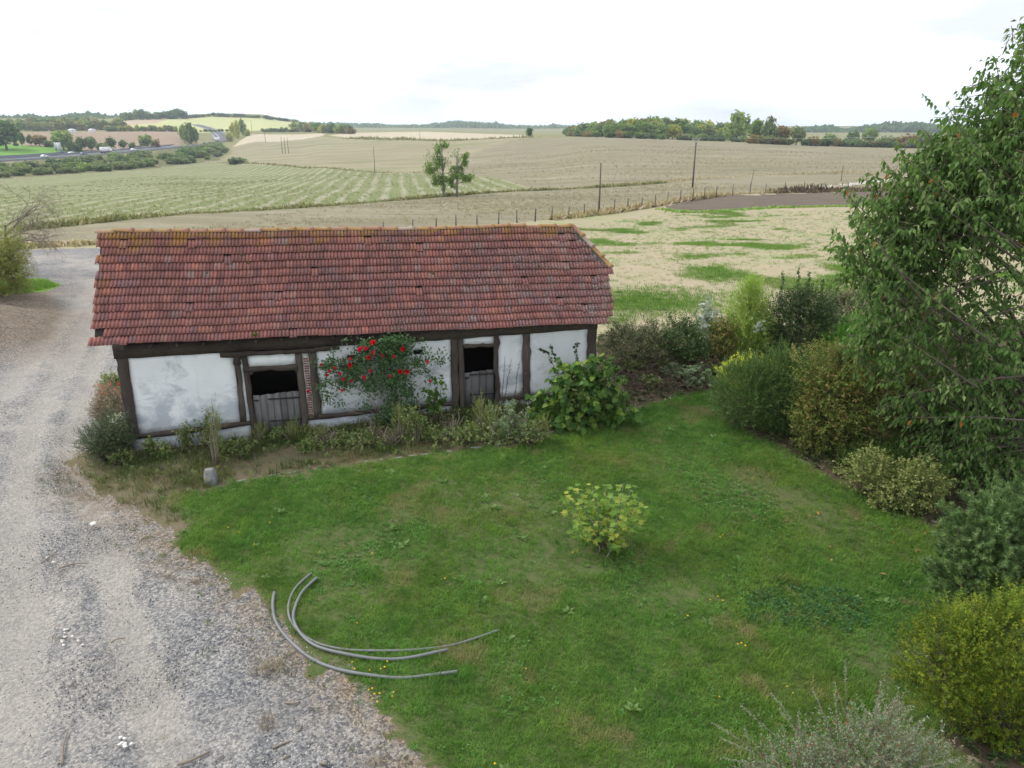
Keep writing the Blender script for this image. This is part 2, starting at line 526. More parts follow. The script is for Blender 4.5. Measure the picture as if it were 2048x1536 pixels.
M['grass_patch'] = groundmat('patch_soil', (.13, .22, .04), (.16, .25, .05), None, .5, 3.0, 20.0)
M['lawn'] = groundmat('lawn_soil', (.06, .11, .025), (.09, .125, .04), (.15, .125, .075), .45, 3.0, 45.0, bump=.7)

def gravel_material():
    m, nt, b = newmat('yard_gravel')
    N = NT(nt)
    dust = N.mix(N.ramp(N.noise(.5, 5, .6), [(.3, 0.), (.7, 1.)]), (.35, .322, .288), (.285, .266, .243))
    grav = N.mix(N.ramp(N.noise(1.1, 5, .65), [(.3, 0.), (.7, 1.)]), (.18, .18, .18), (.28, .27, .258))
    # patches of stony ground against patches of settled dust, driven by where wheels run
    wear = N.attr('wear')
    f = N.math('ADD', N.math('MULTIPLY', N.noise(.75, 7, .7, dist=.6), 1.15), N.math('MULTIPLY', wear, .5))
    col = N.mix(N.ramp(f, [(.66, 0.), (.90, 1.)]), grav, dust)
    # dark damp stains
    st = N.ramp(N.noise(.42, 5, .6), [(.56, 0.), (.74, .6)])
    col = N.mix(st, col, (.14, .142, .148))
    soil = N.mix(N.ramp(N.noise(2.5, 4, .6), [(.3, 0.), (.7, 1.)]), (.15, .12, .09), (.22, .18, .142))
    col = N.mix(N.attr('soil'), col, soil)
    dry = N.math('MULTIPLY', N.attr('dry'), N.ramp(N.noise(3.0, 4, .65), [(.3, .15), (.6, 1.0)]))
    col = N.mix(dry, col, (.21, .165, .12))
    # pebbles
    v = N.n('ShaderNodeTexVoronoi'); v.inputs['Scale'].default_value = 26.0; N.l(N.pos(), v.inputs['Vector'])
    v2 = N.n('ShaderNodeTexVoronoi'); v2.inputs['Scale'].default_value = 60.0; N.l(N.pos(), v2.inputs['Vector'])
    sp = N.n('ShaderNodeSeparateColor'); N.l(v.outputs['Color'], sp.inputs[0])
    sp2 = N.n('ShaderNodeSeparateColor'); N.l(v2.outputs['Color'], sp2.inputs[0])
    amt = N.ramp(f, [(.6, .95), (1.0, .35)])
    col = N.mix(amt, col, N.mix(1.0, col, N.ramp(sp.outputs[0], [(0., (.45, .47, .52)), (.5, (.95, .95, .95)), (1., (1.5, 1.45, 1.38))]), 'MULTIPLY'))
    col = N.mix(N.math('MULTIPLY', amt, .8), col, N.mix(1.0, col, N.ramp(sp2.outputs[0], [(0., .55), (1., 1.45)]), 'MULTIPLY'))
    N.l(col, b.inputs['Base Color'])
    b.inputs['Roughness'].default_value = .92
    b.inputs['Specular IOR Level'].default_value = .05
    hgt = N.math('ADD', N.math('MULTIPLY', N.math('SUBTRACT', 1.0, v.outputs['Distance']), .7), N.math('MULTIPLY', N.noise(7.0, 7, .75), 2.0))
    N.l(N.bump(hgt, .7, .03), b.inputs['Normal'])
    return m
M['gravel_yard'] = gravel_material()

TRACKS = [W((20, 1560), (40, 1300), (30, 1050), (60, 850), (150, 700), (200, 600), (215, 540), (120, 515), (-100, 512)),
          W((-120, 1300), (-90, 1000), (-40, 850), (60, 720), (160, 610), (195, 560), (260, 520), (420, 512)),
          W((330, 1500), (250, 1250), (190, 1050), (130, 900), (170, 780), (220, 640))]

def build_terrain():
    azf = np.radians(np.arange(-39.0, 39.01, 0.13))
    azc = np.radians(np.concatenate([np.arange(-180, -39.5, 3.0)[0:], [-39.4], ]))
    azs = np.concatenate([azc, azf, -azc[::-1][:-1], [PI]])
    yy = np.concatenate([np.arange(1580, 480, -3.6), np.arange(480, 262, -1.7)])
    ang = PITCH + np.arctan((yy - 768) / FPX)
    dn = CAM_H / np.tan(ang)
    dn = dn[dn < 320]
    near = np.array([0.05, 1.5, 3, 4.5, 5.6, 6.4])
    df = np.arange(330, 1400, 8.0)
    dfar = 1400 * 1.045 ** np.arange(0, 36)
    ds = np.concatenate([near[near < dn[0] - .1], dn, df[df > dn[-1] + 3], dfar])
    nA, nD = len(azs), len(ds)
    A, Dd = np.meshgrid(azs, ds)
    X, Y = Dd * np.sin(A), Dd * np.cos(A)
    Z = hz(X, Y)
    # wheel ruts and loose relief on the yard
    wear = np.zeros_like(X)
    nearm = Dd < 75
    for t, tw in zip(TRACKS, (.5, .5, .42)):
        wr = np.zeros_like(X)
        dd = pdist(X[nearm], Y[nearm], t, closed=False)
        wr[nearm] = np.exp(-(dd / tw) ** 2)
        wear = np.maximum(wear, wr)
    bw = np.zeros_like(X); bw[nearm] = .5 * np.exp(-(pdist(X[nearm], Y[nearm], TRACKS[0], closed=False) / 2.4) ** 2)
    rut = wear.copy(); wear = np.maximum(wear, bw)
    ing = np.zeros_like(X, dtype=bool)
    ing[nearm] = inpoly(X[nearm], Y[nearm], GRAVEL)
    fade = 1 - sstep(30, 70, Dd)
    Z = Z + np.where(ing, fade * (-.08 * rut + .035 * vnoise(X, Y, .9, 31) + .03 * vnoise(X, Y, .3, 33) + .018 * vnoise(X, Y, .11, 35)), 0)
    pl = np.zeros_like(X, dtype=bool)
    V = np.stack([X, Y, Z], -1).reshape(-1, 3)
    ii, jj = np.meshgrid(np.arange(nD - 1), np.arange(nA - 1), indexing='ij')
    a = ii * nA + jj
    Q = np.stack([a, a + 1, a + nA + 1, a + nA], -1).reshape(-1, 4)[:, ::-1]
    cx = V[Q].mean(1)
    x, y = cx[:, 0], cx[:, 1]
    d = np.hypot(x, y)
    cls = np.full(len(Q), -1)
    names = ['ground', 'stubble_field'] + list(dict.fromkeys(z[0] for z in ZONES))
    front = (y > 0) & (np.abs(np.arctan2(x, y)) < 1.2)
    cls[:] = 0
    cls[(d < 32) & front] = names.index('rough_verge')
    cls[(d > 45) & (d < 480) & front] = 1
    for nm, poly, jit in ZONES:
        lo = poly[:, :2].min(0) - 3; hi = poly[:, :2].max(0) + 3
        k = np.where((x > lo[0]) & (x < hi[0]) & (y > lo[1]) & (y < hi[1]) & front)[0]
        if not len(k): continue
        s = np.clip(d[k] / 25, .4, 8)
        jx = jit * 2.2 * (vnoise(x[k] / s, y[k] / s, 1.1, 41) + .6 * vnoise(x[k] / s, y[k] / s, .35, 43) + .4 * vnoise(x[k] / s, y[k] / s, .12, 44))
        jy = jit * 2.2 * (vnoise(x[k] / s, y[k] / s, 1.1, 45) + .6 * vnoise(x[k] / s, y[k] / s, .35, 47) + .4 * vnoise(x[k] / s, y[k] / s, .12, 48))
        hit = inpoly(x[k] + jx, y[k] + jy, poly)
        cls[k[hit]] = names.index(nm)
    objs = {}
    for ci, nm in enumerate(names):
        f = Q[cls == ci]
        if not len(f): continue
        used, inv = np.unique(f, return_inverse=True)
        vv = V[used]
        at_ = None
        if nm == 'gravel_yard':
            xx, yy2 = vv[:, 0], vv[:, 1]
            soil = np.zeros(len(vv))
            for (hx, hy, rx, ry, hh) in HEAPS[:3]:
                soil = np.maximum(soil, np.exp(-((xx - hx) / (rx * 1.5)) ** 2 - ((yy2 - hy) / (ry * 1.6)) ** 2))
            ss = W((0, 560), (120, 575), (175, 620), (150, 680), (60, 700), (-200, 720), (-200, 560))
            soil = np.maximum(soil, np.where(inpoly(xx, yy2, ss), 1, 0) * np.clip(pdist(xx, yy2, ss) / 1.5, 0, 1))
            dl = np.minimum(pdist(xx, yy2, LAWN), pdist(xx, yy2, VERGE))
            dry = np.clip(1 - dl / 1.1, 0, 1)
            at_ = {'wear': wear.reshape(-1)[used], 'soil': np.clip(soil * 1.4, 0, 1), 'dry': dry}
        o = mk(nm, vv, inv.reshape(-1, 4), M[nm], attrs=at_, smooth=True)
        o['kind'] = 'structure'
        objs[nm] = o
    return objs

TERR = build_terrain()

# ------------------------------------------------------------------ shape builders
def tube(path, radii, seg=6, cap=True):
    """Tapered tube along a polyline -> V, [quads, tris]"""
    P = np.asarray(path, dtype=float)
    n = len(P)
    r = np.broadcast_to(np.asarray(radii, dtype=float), (n,))
    T = np.gradient(P, axis=0)
    T = nrm(T)
    ref = np.array([0, 0, 1.0]) if abs(T[0][2]) < .9 else np.array([1.0, 0, 0])
    ang = np.arange(seg) * 2 * PI / seg
    V = []
    a = nrm(np.cross(T[0], ref))
    for i in range(n):
        a = nrm(a - T[i] * (a @ T[i]))
        b = np.cross(T[i], a)
        V.append(P[i] + r[i] * (np.cos(ang)[:, None] * a + np.sin(ang)[:, None] * b))
    V = np.concatenate(V)
    q = []
    for i in range(n - 1):
        for k in range(seg):
            q.append([i * seg + k, i * seg + (k + 1) % seg, (i + 1) * seg + (k + 1) % seg, (i + 1) * seg + k])
    t = []
    if cap:
        for k in range(1, seg - 1):
            t.append([0, k + 1, k]); t.append([(n - 1) * seg, (n - 1) * seg + k, (n - 1) * seg + k + 1])
    return V, [np.array(q, np.int32), np.array(t, np.int32).reshape(-1, 3)]

class MB:
    """Collects pieces into one mesh."""
    def __init__(s):
        s.V = []; s.F = {}; s.n = 0; s.A = []
    def add(s, V, F, rnd=0.5):
        V = np.asarray(V, dtype=float).reshape(-1, 3)
        for f in (F if isinstance(F, list) else [F]):
            f = np.asarray(f, dtype=np.int32)
            if len(f): s.F.setdefault(f.shape[1], []).append(f + s.n)
        s.V.append(V); s.n += len(V)
        s.A.append(np.broadcast_to(np.asarray(rnd, dtype=float), (len(V),)))
        return s
    def box(s, lo, hi, rnd=.5):
        x0, y0, z0 = lo; x1, y1, z1 = hi
        V = [(x0, y0, z0), (x1, y0, z0), (x1, y1, z0), (x0, y1, z0), (x0, y0, z1), (x1, y0, z1), (x1, y1, z1), (x0, y1, z1)]
        F = [[0, 3, 2, 1], [4, 5, 6, 7], [0, 1, 5, 4], [1, 2, 6, 5], [2, 3, 7, 6], [3, 0, 4, 7]]
        return s.add(V, np.array(F), rnd)
    def tube(s, path, radii, seg=6, rnd=.5):
        V, F = tube(path, radii, seg)
        return s.add(V, F, rnd)
    def build(s, name, mat, parent=None, smooth=False, local=False, kind=None, xf=None):
        V = np.concatenate(s.V) if s.V else np.zeros((0, 3))
        if xf is not None: V = xf(V)
        F = [np.concatenate(f) for f in s.F.values()]
        o = mk(name, V, F, mat, parent, {'rnd': np.concatenate(s.A)} if s.A else None, smooth, local)
        if kind: o['kind'] = kind
        return o

LEAF = (np.array([[0, 0, 0], [.38, .5, .10], [1, 0, -.10], [.38, -.5, .10], [.45, 0, 0]]), np.array([[0, 4, 1], [1, 4, 2], [4, 3, 2], [0, 3, 4]]))
NEEDLE = (np.array([[0, -.5, 0], [0, .5, 0], [.6, .42, .02], [1, 0, 0], [.6, -.42, .02]]), np.array([[0, 1, 2], [0, 2, 4], [4, 2, 3]]))
BROAD = (np.array([[0, 0, 0], [-.12, .38, .05], [.30, .52, .08], [.62, .34, .02], [1, 0, -.16], [.62, -.34, .02], [.30, -.52, .08], [-.12, -.38, .05], [.36, 0, -.02]]),
         np.array([[8, 0, 1], [8, 1, 2], [8, 2, 3], [8, 3, 4], [8, 4, 5], [8, 5, 6], [8, 6, 7], [8, 7, 0]])[:, ::-1])
LOBED = (np.array([[0, 0, 0], [-.02, .35, .06], [.28, .24, .02], [.55, .52, .06], [.58, .18, 0], [1, 0, -.14], [.58, -.18, 0], [.55, -.52, .06], [.28, -.24, .02], [-.02, -.35, .06]]),
         np.array([[0, 2, 1], [0, 4, 2], [2, 4, 3], [0, 6, 4], [4, 6, 5], [0, 8, 6], [6, 8, 7], [0, 9, 8]]))
CLUMP = (np.array([[0, 0, 0], [.30, .55, .14], [.75, .40, -.05], [1, -.1, .08], [.6, -.52, .12], [.15, -.42, -.04]]), np.array([[0, 2, 1], [0, 3, 2], [0, 4, 3], [0, 5, 4]]))

def leaves(tmpl, P, Dv, Nv, L, Wd):
    """Broadcast a leaf shape over many places -> V (n*k,3), F"""
    tv, tf = tmpl
    n, k = len(P), len(tv)
    Dv = nrm(Dv)
    S = nrm(np.cross(Nv, Dv))
    Nn = np.cross(Dv, S)
    L = np.broadcast_to(L, (n,)); Wd = np.broadcast_to(Wd, (n,))
    V = (P[:, None, :] + Dv[:, None, :] * (tv[None, :, 0:1] * L[:, None, None]) + S[:, None, :] * (tv[None, :, 1:2] * Wd[:, None, None]) +
         Nn[:, None, :] * (tv[None, :, 2:3] * L[:, None, None]))
    F = tf[None] + (np.arange(n) * k)[:, None, None]
    return V.reshape(-1, 3), F.reshape(-1, tf.shape[1])

def rdir(n, rng):
    return nrm(rng.normal(size=(n, 3)))

def leaf_mesh(name, tmpl, P, Dv, Nv, L, Wd, mat, parent, rng, kind='stuff', rnd=None, indiv=0, local=False, leafname='leaf'):
    """Foliage as one part; the `indiv` leaves nearest the camera become parts of their own."""
    n = len(P)
    if rnd is None: rnd = rng.random(n)
    L = np.broadcast_to(L, (n,)).astype(float); Wd = np.broadcast_to(Wd, (n,)).astype(float)
    if indiv:
        pp = P
        px = 1024 + KH * pp[:, 0] / np.maximum(pp[:, 1], 1)
        d = np.linalg.norm(pp - np.array([0, 0, CAM_H]), axis=1) + np.where((px > 2040) | (px < 0), 50, 0) + rng.random(n) * 1.2
        sel = np.zeros(n, bool); sel[np.argsort(d)[:indiv]] = True
        tv, tf = tmpl
        meshes = []
        for k in range(4):
            o = mk(leafname, tv * np.array([1, Wd.mean() / L.mean(), 1]), tf, mat, None, {'rnd': np.full(len(tv), [.15, .4, .65, .9][k])}, local=True)
            meshes.append(o)
        Dn = nrm(Dv); S = nrm(np.cross(Nv, Dn)); Nn = np.cross(Dn, S)
        off = np.array(parent.location)
        for i, k in enumerate(np.where(sel)[0]):
            q = min(3, int(rnd[k] * 4))
            o = bpy.data.objects.new(leafname, meshes[q].data)
            COL.objects.link(o)
            o.parent = parent
            m3 = np.stack([Dn[k], S[k], Nn[k]], 1) * L[k]
            mm = np.eye(4); mm[:3, :3] = m3; mm[:3, 3] = P[k] - off
            o.matrix_local = Matrix(mm.tolist())
        for o in meshes:
            bpy.data.objects.remove(o)
        P, Dv, Nv, L, Wd, rnd = P[~sel], Dv[~sel], Nv[~sel], L[~sel], Wd[~sel], rnd[~sel]
    V, F = leaves(tmpl, P, Dv, Nv, L, Wd)
    o = mk(name, V, F, mat, parent, {'rnd': np.repeat(rnd, len(tmpl[0]))}, local=local)
    if kind: o['kind'] = kind
    return o

def lump(Dv, seed, f=2.2):
    r = np.random.default_rng(seed)
    s = 0
    for i in range(7):
        k = r.normal(size=3) * f * (1 + .5 * i / 7)
        s = s + np.sin(Dv @ k + r.random() * 6.28)
    return s / 7

def shoots(lobes, n, slen, rng, up=.35, rnd_=.35, inner=.35, lumpy=.22, seed=1, zmin=.03, lowdir=-.95):
    """Shoot bases and directions spread through a crown made of ellipsoids."""
    lob = np.array(lobes, dtype=float)
    area = (lob[:, 3] * lob[:, 4] + lob[:, 3] * lob[:, 5] + lob[:, 4] * lob[:, 5])
    k = rng.choice(len(lob), size=n, p=area / area.sum())
    d = rdir(n, rng)
    d[:, 2] = np.where(d[:, 2] < lowdir, -d[:, 2], d[:, 2])
    r = 1 - inner * rng.random(n) ** 1.6
    r = r * (1 + 1.35 * lumpy * lump(d + k[:, None] * 1.7, seed) + 1.0 * lumpy * lump(d * 1.0 + 3.1 * k[:, None], seed + 7, 5.5) + .10 * rng.normal(size=n))
    end = lob[k, :3] + d * lob[k, 3:6] * r[:, None]
    out = nrm(d / lob[k, 3:6])
    sd_ = nrm(out + np.array([0, 0, up]) + rnd_ * rdir(n, rng))
    L = slen * (.6 + .8 * rng.random(n))
    base = end - sd_ * L[:, None]
    keep = end[:, 2] > zmin
    return base[keep], sd_[keep], L[keep]

def shoot_leaves(base, sdir, L, lps, ll, lw, rng, spread=.9, fwd=.5, droop=0.0, size_var=.35, zmin=.0):
    n = len(base)
    t = (np.arange(lps)[None] + rng.random((n, lps))) / lps * .9 + .12
    P = base[:, None] + sdir[:, None] * (t * L[:, None])[..., None]
    side = rng.normal(size=(n, lps, 3))
    side = side - (side * sdir[:, None]).sum(-1, keepdims=True) * sdir[:, None]
    side = nrm(side)
    Dv = nrm(fwd * sdir[:, None] + spread * side + np.array([0, 0, -droop]))
    Nv = nrm(np.array([0, 0, 1.0]) + .6 * rng.normal(size=(n, lps, 3)))
    sz = 1 - size_var * .5 + size_var * rng.random((n, lps))
    P = P.reshape(-1, 3); Dv = Dv.reshape(-1, 3); Nv = Nv.reshape(-1, 3); sz = sz.reshape(-1)
    k = P[:, 2] > zmin
    return P[k], Dv[k], Nv[k], ll * sz[k], lw * sz[k]

M['bark'] = simple_mat('bark', (.11, .09, .07), .9, .4, 6.0)
M['twig'] = simple_mat('twig', (.13, .105, .08), .9, .35, 8.0)
M['dry_twig'] = simple_mat('dry_twig', (.24, .20, .16), .9, .3, 8.0)

def shrub(name, label, cat, base, lobes, n, slen, lps, ll, lw, mat, tmpl=LEAF, seed=1, up=.35, rnd_=.35, inner=.35, lumpy=.22, spread=.9, fwd=.5, droop=0.0,
          stems=14, stem_mat=None, group=None, indiv=0, foliage='foliage', zmin=.03, core=True, clump_var=.0):
    """A shrub standing at `base`: stems plus foliage grown on many shoots."""
    rng = np.random.default_rng(seed)
    base = np.asarray(base, dtype=float)
    t = thing(name, tuple(base), label, cat, group)
    b, s, L = shoots(lobes, n, slen, rng, up, rnd_, inner, lumpy, seed, zmin)
    P, Dv, Nv, LL, WW = shoot_leaves(b, s, L, lps, ll, lw, rng, spread, fwd, droop)
    rn = None
    if clump_var:
        per = rng.random(len(b)) ; rr = np.repeat(per, lps)
        rn = rng.random(len(P))
        if len(rr) >= len(P): rn = np.clip(clump_var * rr[:len(P)] + (1 - clump_var) * rn, 0, 1)
    leaf_mesh(foliage, tmpl, P + base, Dv, Nv, LL, WW, mat, t, rng, indiv=indiv, rnd=rn)
    if stems:
        mb = MB()
        pick = rng.choice(len(b), size=min(stems, len(b)), replace=False)
        for k in pick:
            e = b[k] + s[k] * L[k] * .9
            st = np.array([e[0] * .12 + .04 * rng.normal(), e[1] * .12 + .04 * rng.normal(), -.03])
            mid = (st + e) * .5 + np.array([0, 0, .12 * np.linalg.norm(e)]) + .05 * rng.normal(size=3)
            q = np.array([st, st * .55 + mid * .45 + [0, 0, .04], mid, mid * .4 + e * .6, e])
            mb.tube(q + base, np.linspace(.018, .004, 5), 5)
        mb.build('stems', stem_mat or M['twig'], t, kind='stuff')
    return t

# ------------------------------------------------------------------ the half-timbered shed
def S(P):
    P = np.asarray(P, dtype=float).reshape(-1, 3)
    return np.stack([SA[0] + SE[0] * P[:, 0] + SN[0] * P[:, 1], SA[1] + SE[1] * P[:, 0] + SN[1] * P[:, 1], P[:, 2]], -1)

def plaster_material(name, dirty):
    m, nt, b = newmat(name)
    N = NT(nt)
    base = N.mix(N.ramp(N.noise(1.2, 4, .6), [(.3, 0.), (.7, 1.)]), (.70, .715, .73), (.80, .81, .815))
    # grey algae blooms and rain streaks
    blo = N.noise(1.15, 7, .68, N.pos((1, 1, 1.5)), dist=.4)
    geo = N.n('ShaderNodeSeparateXYZ'); N.l(N.n('ShaderNodeNewGeometry').outputs['Position'], geo.inputs[0])
    low = N.n('ShaderNodeMapRange'); low.inputs[1].default_value = .3; low.inputs[2].default_value = 2.3; low.inputs[3].default_value = 1.0; low.inputs[4].default_value = .0
    N.l(geo.outputs[2], low.inputs[0])
    f = N.math('ADD', blo, N.math('MULTIPLY', low.outputs[0], .15 if not dirty else .28))
    st = N.ramp(f, [(.555, 0.), (.70, .75)])
    base = N.mix(st, base, (.36, .40, .44))
    streak = N.ramp(N.noise(6.0, 4, .6, N.pos((1, 1, .06))), [(.60, 0.), (.75, .28)])
    base = N.mix(streak, base, (.48, .47, .44))
    if dirty:
        base = N.mix(N.ramp(N.noise(2.6, 6, .7), [(.45, 0.), (.7, .8)]), base, (.33, .31, .27))
    N.l(base, b.inputs['Base Color'])
    b.inputs['Roughness'].default_value = .9
    N.l(N.bump(N.noise(14, 6, .65), .35, .02), b.inputs['Normal'])
    return m
M['plaster'] = plaster_material('limewash', False)
M['plinth'] = plaster_material('limewash_plinth', True)

def wood_material(name, a, b_, axis=2):
    m, nt, bs = newmat(name)
    N = NT(nt)
    sc = [9, 9, 9]; sc[axis] = .7
    g = N.noise(3.0, 6, .7, N.pos(tuple(sc), obj=True), dist=.5)
    w = N.noise(1.3, 5, .6, N.pos(obj=True))
    c = N.mix(N.ramp(g, [(.3, 0.), (.7, 1.)]), a, b_)
    c = N.mix(N.ramp(w, [(.4, 0.), (.7, .6)]), c, tuple(.55 * x for x in a))
    ob = N.n('ShaderNodeObjectInfo').outputs['Random']
    c = N.mix(1.0, c, N.ramp(ob, [(0., .75), (1., 1.25)]), 'MULTIPLY')
    N.l(c, bs.inputs['Base Color'])
    bs.inputs['Roughness'].default_value = .85
    N.l(N.bump(g, .6, .012), bs.inputs['Normal'])
    return m
M['oak'] = wood_material('weathered_oak', (.062, .05, .042), (.125, .105, .088))
M['oak_h'] = wood_material('weathered_oak_beam', (.055, .043, .036), (.11, .09, .074), 0)
M['plank'] = wood_material('grey_plank', (.105, .10, .098), (.20, .195, .19))
M['iron'] = simple_mat('rusty_iron', (.055, .045, .042), .7, .4, 20, .3)
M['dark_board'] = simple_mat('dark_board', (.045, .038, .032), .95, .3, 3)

def tile_material(name, rear=False):
    m, nt, b = newmat(name)
    N = NT(nt)
    r = N.math('FRACT', N.math('ADD', N.attr('rnd'), N.n('ShaderNodeObjectInfo').outputs['Random']))
    c = N.ramp(r, [(0., (.26, .115, .11)), (.2, (.33, .142, .125)), (.45, (.385, .165, .138)), (.65, (.43, .185, .15)), (.82, (.29, .165, .17)), (.93, (.51, .205, .15)), (1., (.35, .24, .225))])
    # sooty weathering inside each tile, dark in the gaps between rolls
    c = N.mix(N.ramp(N.noise(7.0, 5, .7), [(.42, 0.), (.72, .65)]), c, (.17, .09, .09))
    c = N.mix(N.ramp(N.noise(.8, 6, .65), [(.42, 0.), (.68, .65)]), c, (.175, .10, .095))
    # pale grey lichen crust, denser towards the right-hand end
    sp = N.n('ShaderNodeSeparateXYZ'); N.l(N.n('ShaderNodeNewGeometry').outputs['Position'], sp.inputs[0])
    right = N.n('ShaderNodeMapRange'); right.inputs[1].default_value = -7; right.inputs[2].default_value = 3; right.inputs[3].default_value = -.06; right.inputs[4].default_value = .075
    N.l(sp.outputs[0], right.inputs[0])
    li = N.math('ADD', N.noise(26.0, 4, .65), N.math('ADD', right.outputs[0], N.math('MULTIPLY', N.math('SUBTRACT', N.noise(1.6, 3), .5), .3)))
    c = N.mix(N.ramp(li, [(.60, 0.), (.68, .75)]), c, (.44, .42, .40))
    # orange lichen, mostly along the ridge and the verges
    top = N.n('ShaderNodeMapRange'); top.inputs[1].default_value = 4.55; top.inputs[2].default_value = 5.4; top.inputs[3].default_value = 0.0; top.inputs[4].default_value = .235
    N.l(sp.outputs[2], top.inputs[0])
    lft = N.n('ShaderNodeMapRange'); lft.inputs[1].default_value = -9.6; lft.inputs[2].default_value = -10.2; lft.inputs[3].default_value = 0.0; lft.inputs[4].default_value = .17
    N.l(sp.outputs[0], lft.inputs[0])
    oy = N.math('ADD', N.math('ADD', N.math('MULTIPLY', N.noise(1.7, 4, .65), .55), N.math('MULTIPLY', N.noise(13.0, 4, .7), .5)), N.math('MAXIMUM', top.outputs[0], lft.outputs[0])) if True else None
    c = N.mix(N.ramp(oy, [(.69, 0.), (.80, .8)]), c, (.38, .21, .035))
    # dark moss cushions
    ms = N.ramp(N.noise(4.6, 3, .5), [(.735, 0.), (.75, .9)])
    c = N.mix(ms, c, (.05, .055, .025))
    N.l(c, b.inputs['Base Color'])
    b.inputs['Roughness'].default_value = .8
    b.inputs['Specular IOR Level'].default_value = .1
    N.l(N.bump(N.noise(40, 4, .7), .4, .008), b.inputs['Normal'])
    return m
M['tile'] = tile_material('clay_tile')

def ridge_material():
    m, nt, b = newmat('ridge_clay')
    N = NT(nt)
    n = N.noise(3.0, 5, .7)
    c = N.ramp(n, [(.30, (.25, .12, .09)), (.45, (.31, .165, .11)), (.53, (.32, .19, .07)), (.60, (.30, .20, .10)), (.68, (.34, .31, .28))])
    ob = N.n('ShaderNodeObjectInfo').outputs['Random']
    c = N.mix(N.ramp(ob, [(.72, 0.), (.85, .55)]), c, (.37, .34, .32))
    N.l(c, b.inputs['Base Color'])
    b.inputs['Roughness'].default_value = .85
    N.l(N.bump(N.noise(25, 5, .7), .6, .01), b.inputs['Normal'])
    return m
M['ridge'] = ridge_material()
M['moss'] = simple_mat('moss', (.075, .085, .022), 1.0, .5, 30, 0, 0)
M['mortar'] = simple_mat('ridge_mortar', (.085, .088, .072), .95, .7, 9)
M['lime'] = simple_mat('lime_mortar', (.52, .51, .48), .95, .25, 14)
M['brick'] = simple_mat('red_brick', (.24, .105, .085), .9, .4, 18)

EAVE_V, RIDGE_V = -.42, 1.5
ROWS, ROWN = 14, 73
def roof_z(u, t):
    ze = np.interp(u, [-.5, 5.6, 12.6], [2.99, 2.95, 2.90]) + .012 * np.sin(u * 1.9)
    zr = np.interp(u, [-.45, 5.4, 12.], [5.43, 5.335, 5.28]) + .012 * np.sin(u * 1.3 + 1)
    return ze * (1 - t) + zr * t - .03 * np.sin(PI * t) * (1 + .5 * np.sin(u * .7))
def RP(u, t, lift=0.0):
    u = np.asarray(u, dtype=float); t = np.asarray(t, dtype=float)
    n_v, n_z = -.785, .62
    return np.stack([u + 0 * t, EAVE_V + (RIDGE_V - EAVE_V) * t + n_v * lift, roof_z(u, t) + n_z * lift], -1)
HIP_T = .57
def uright(t):
    return np.where(t < HIP_T, 12.55 + .33 * t / HIP_T, 12.88 - .92 * (t - HIP_T) / (1 - HIP_T))

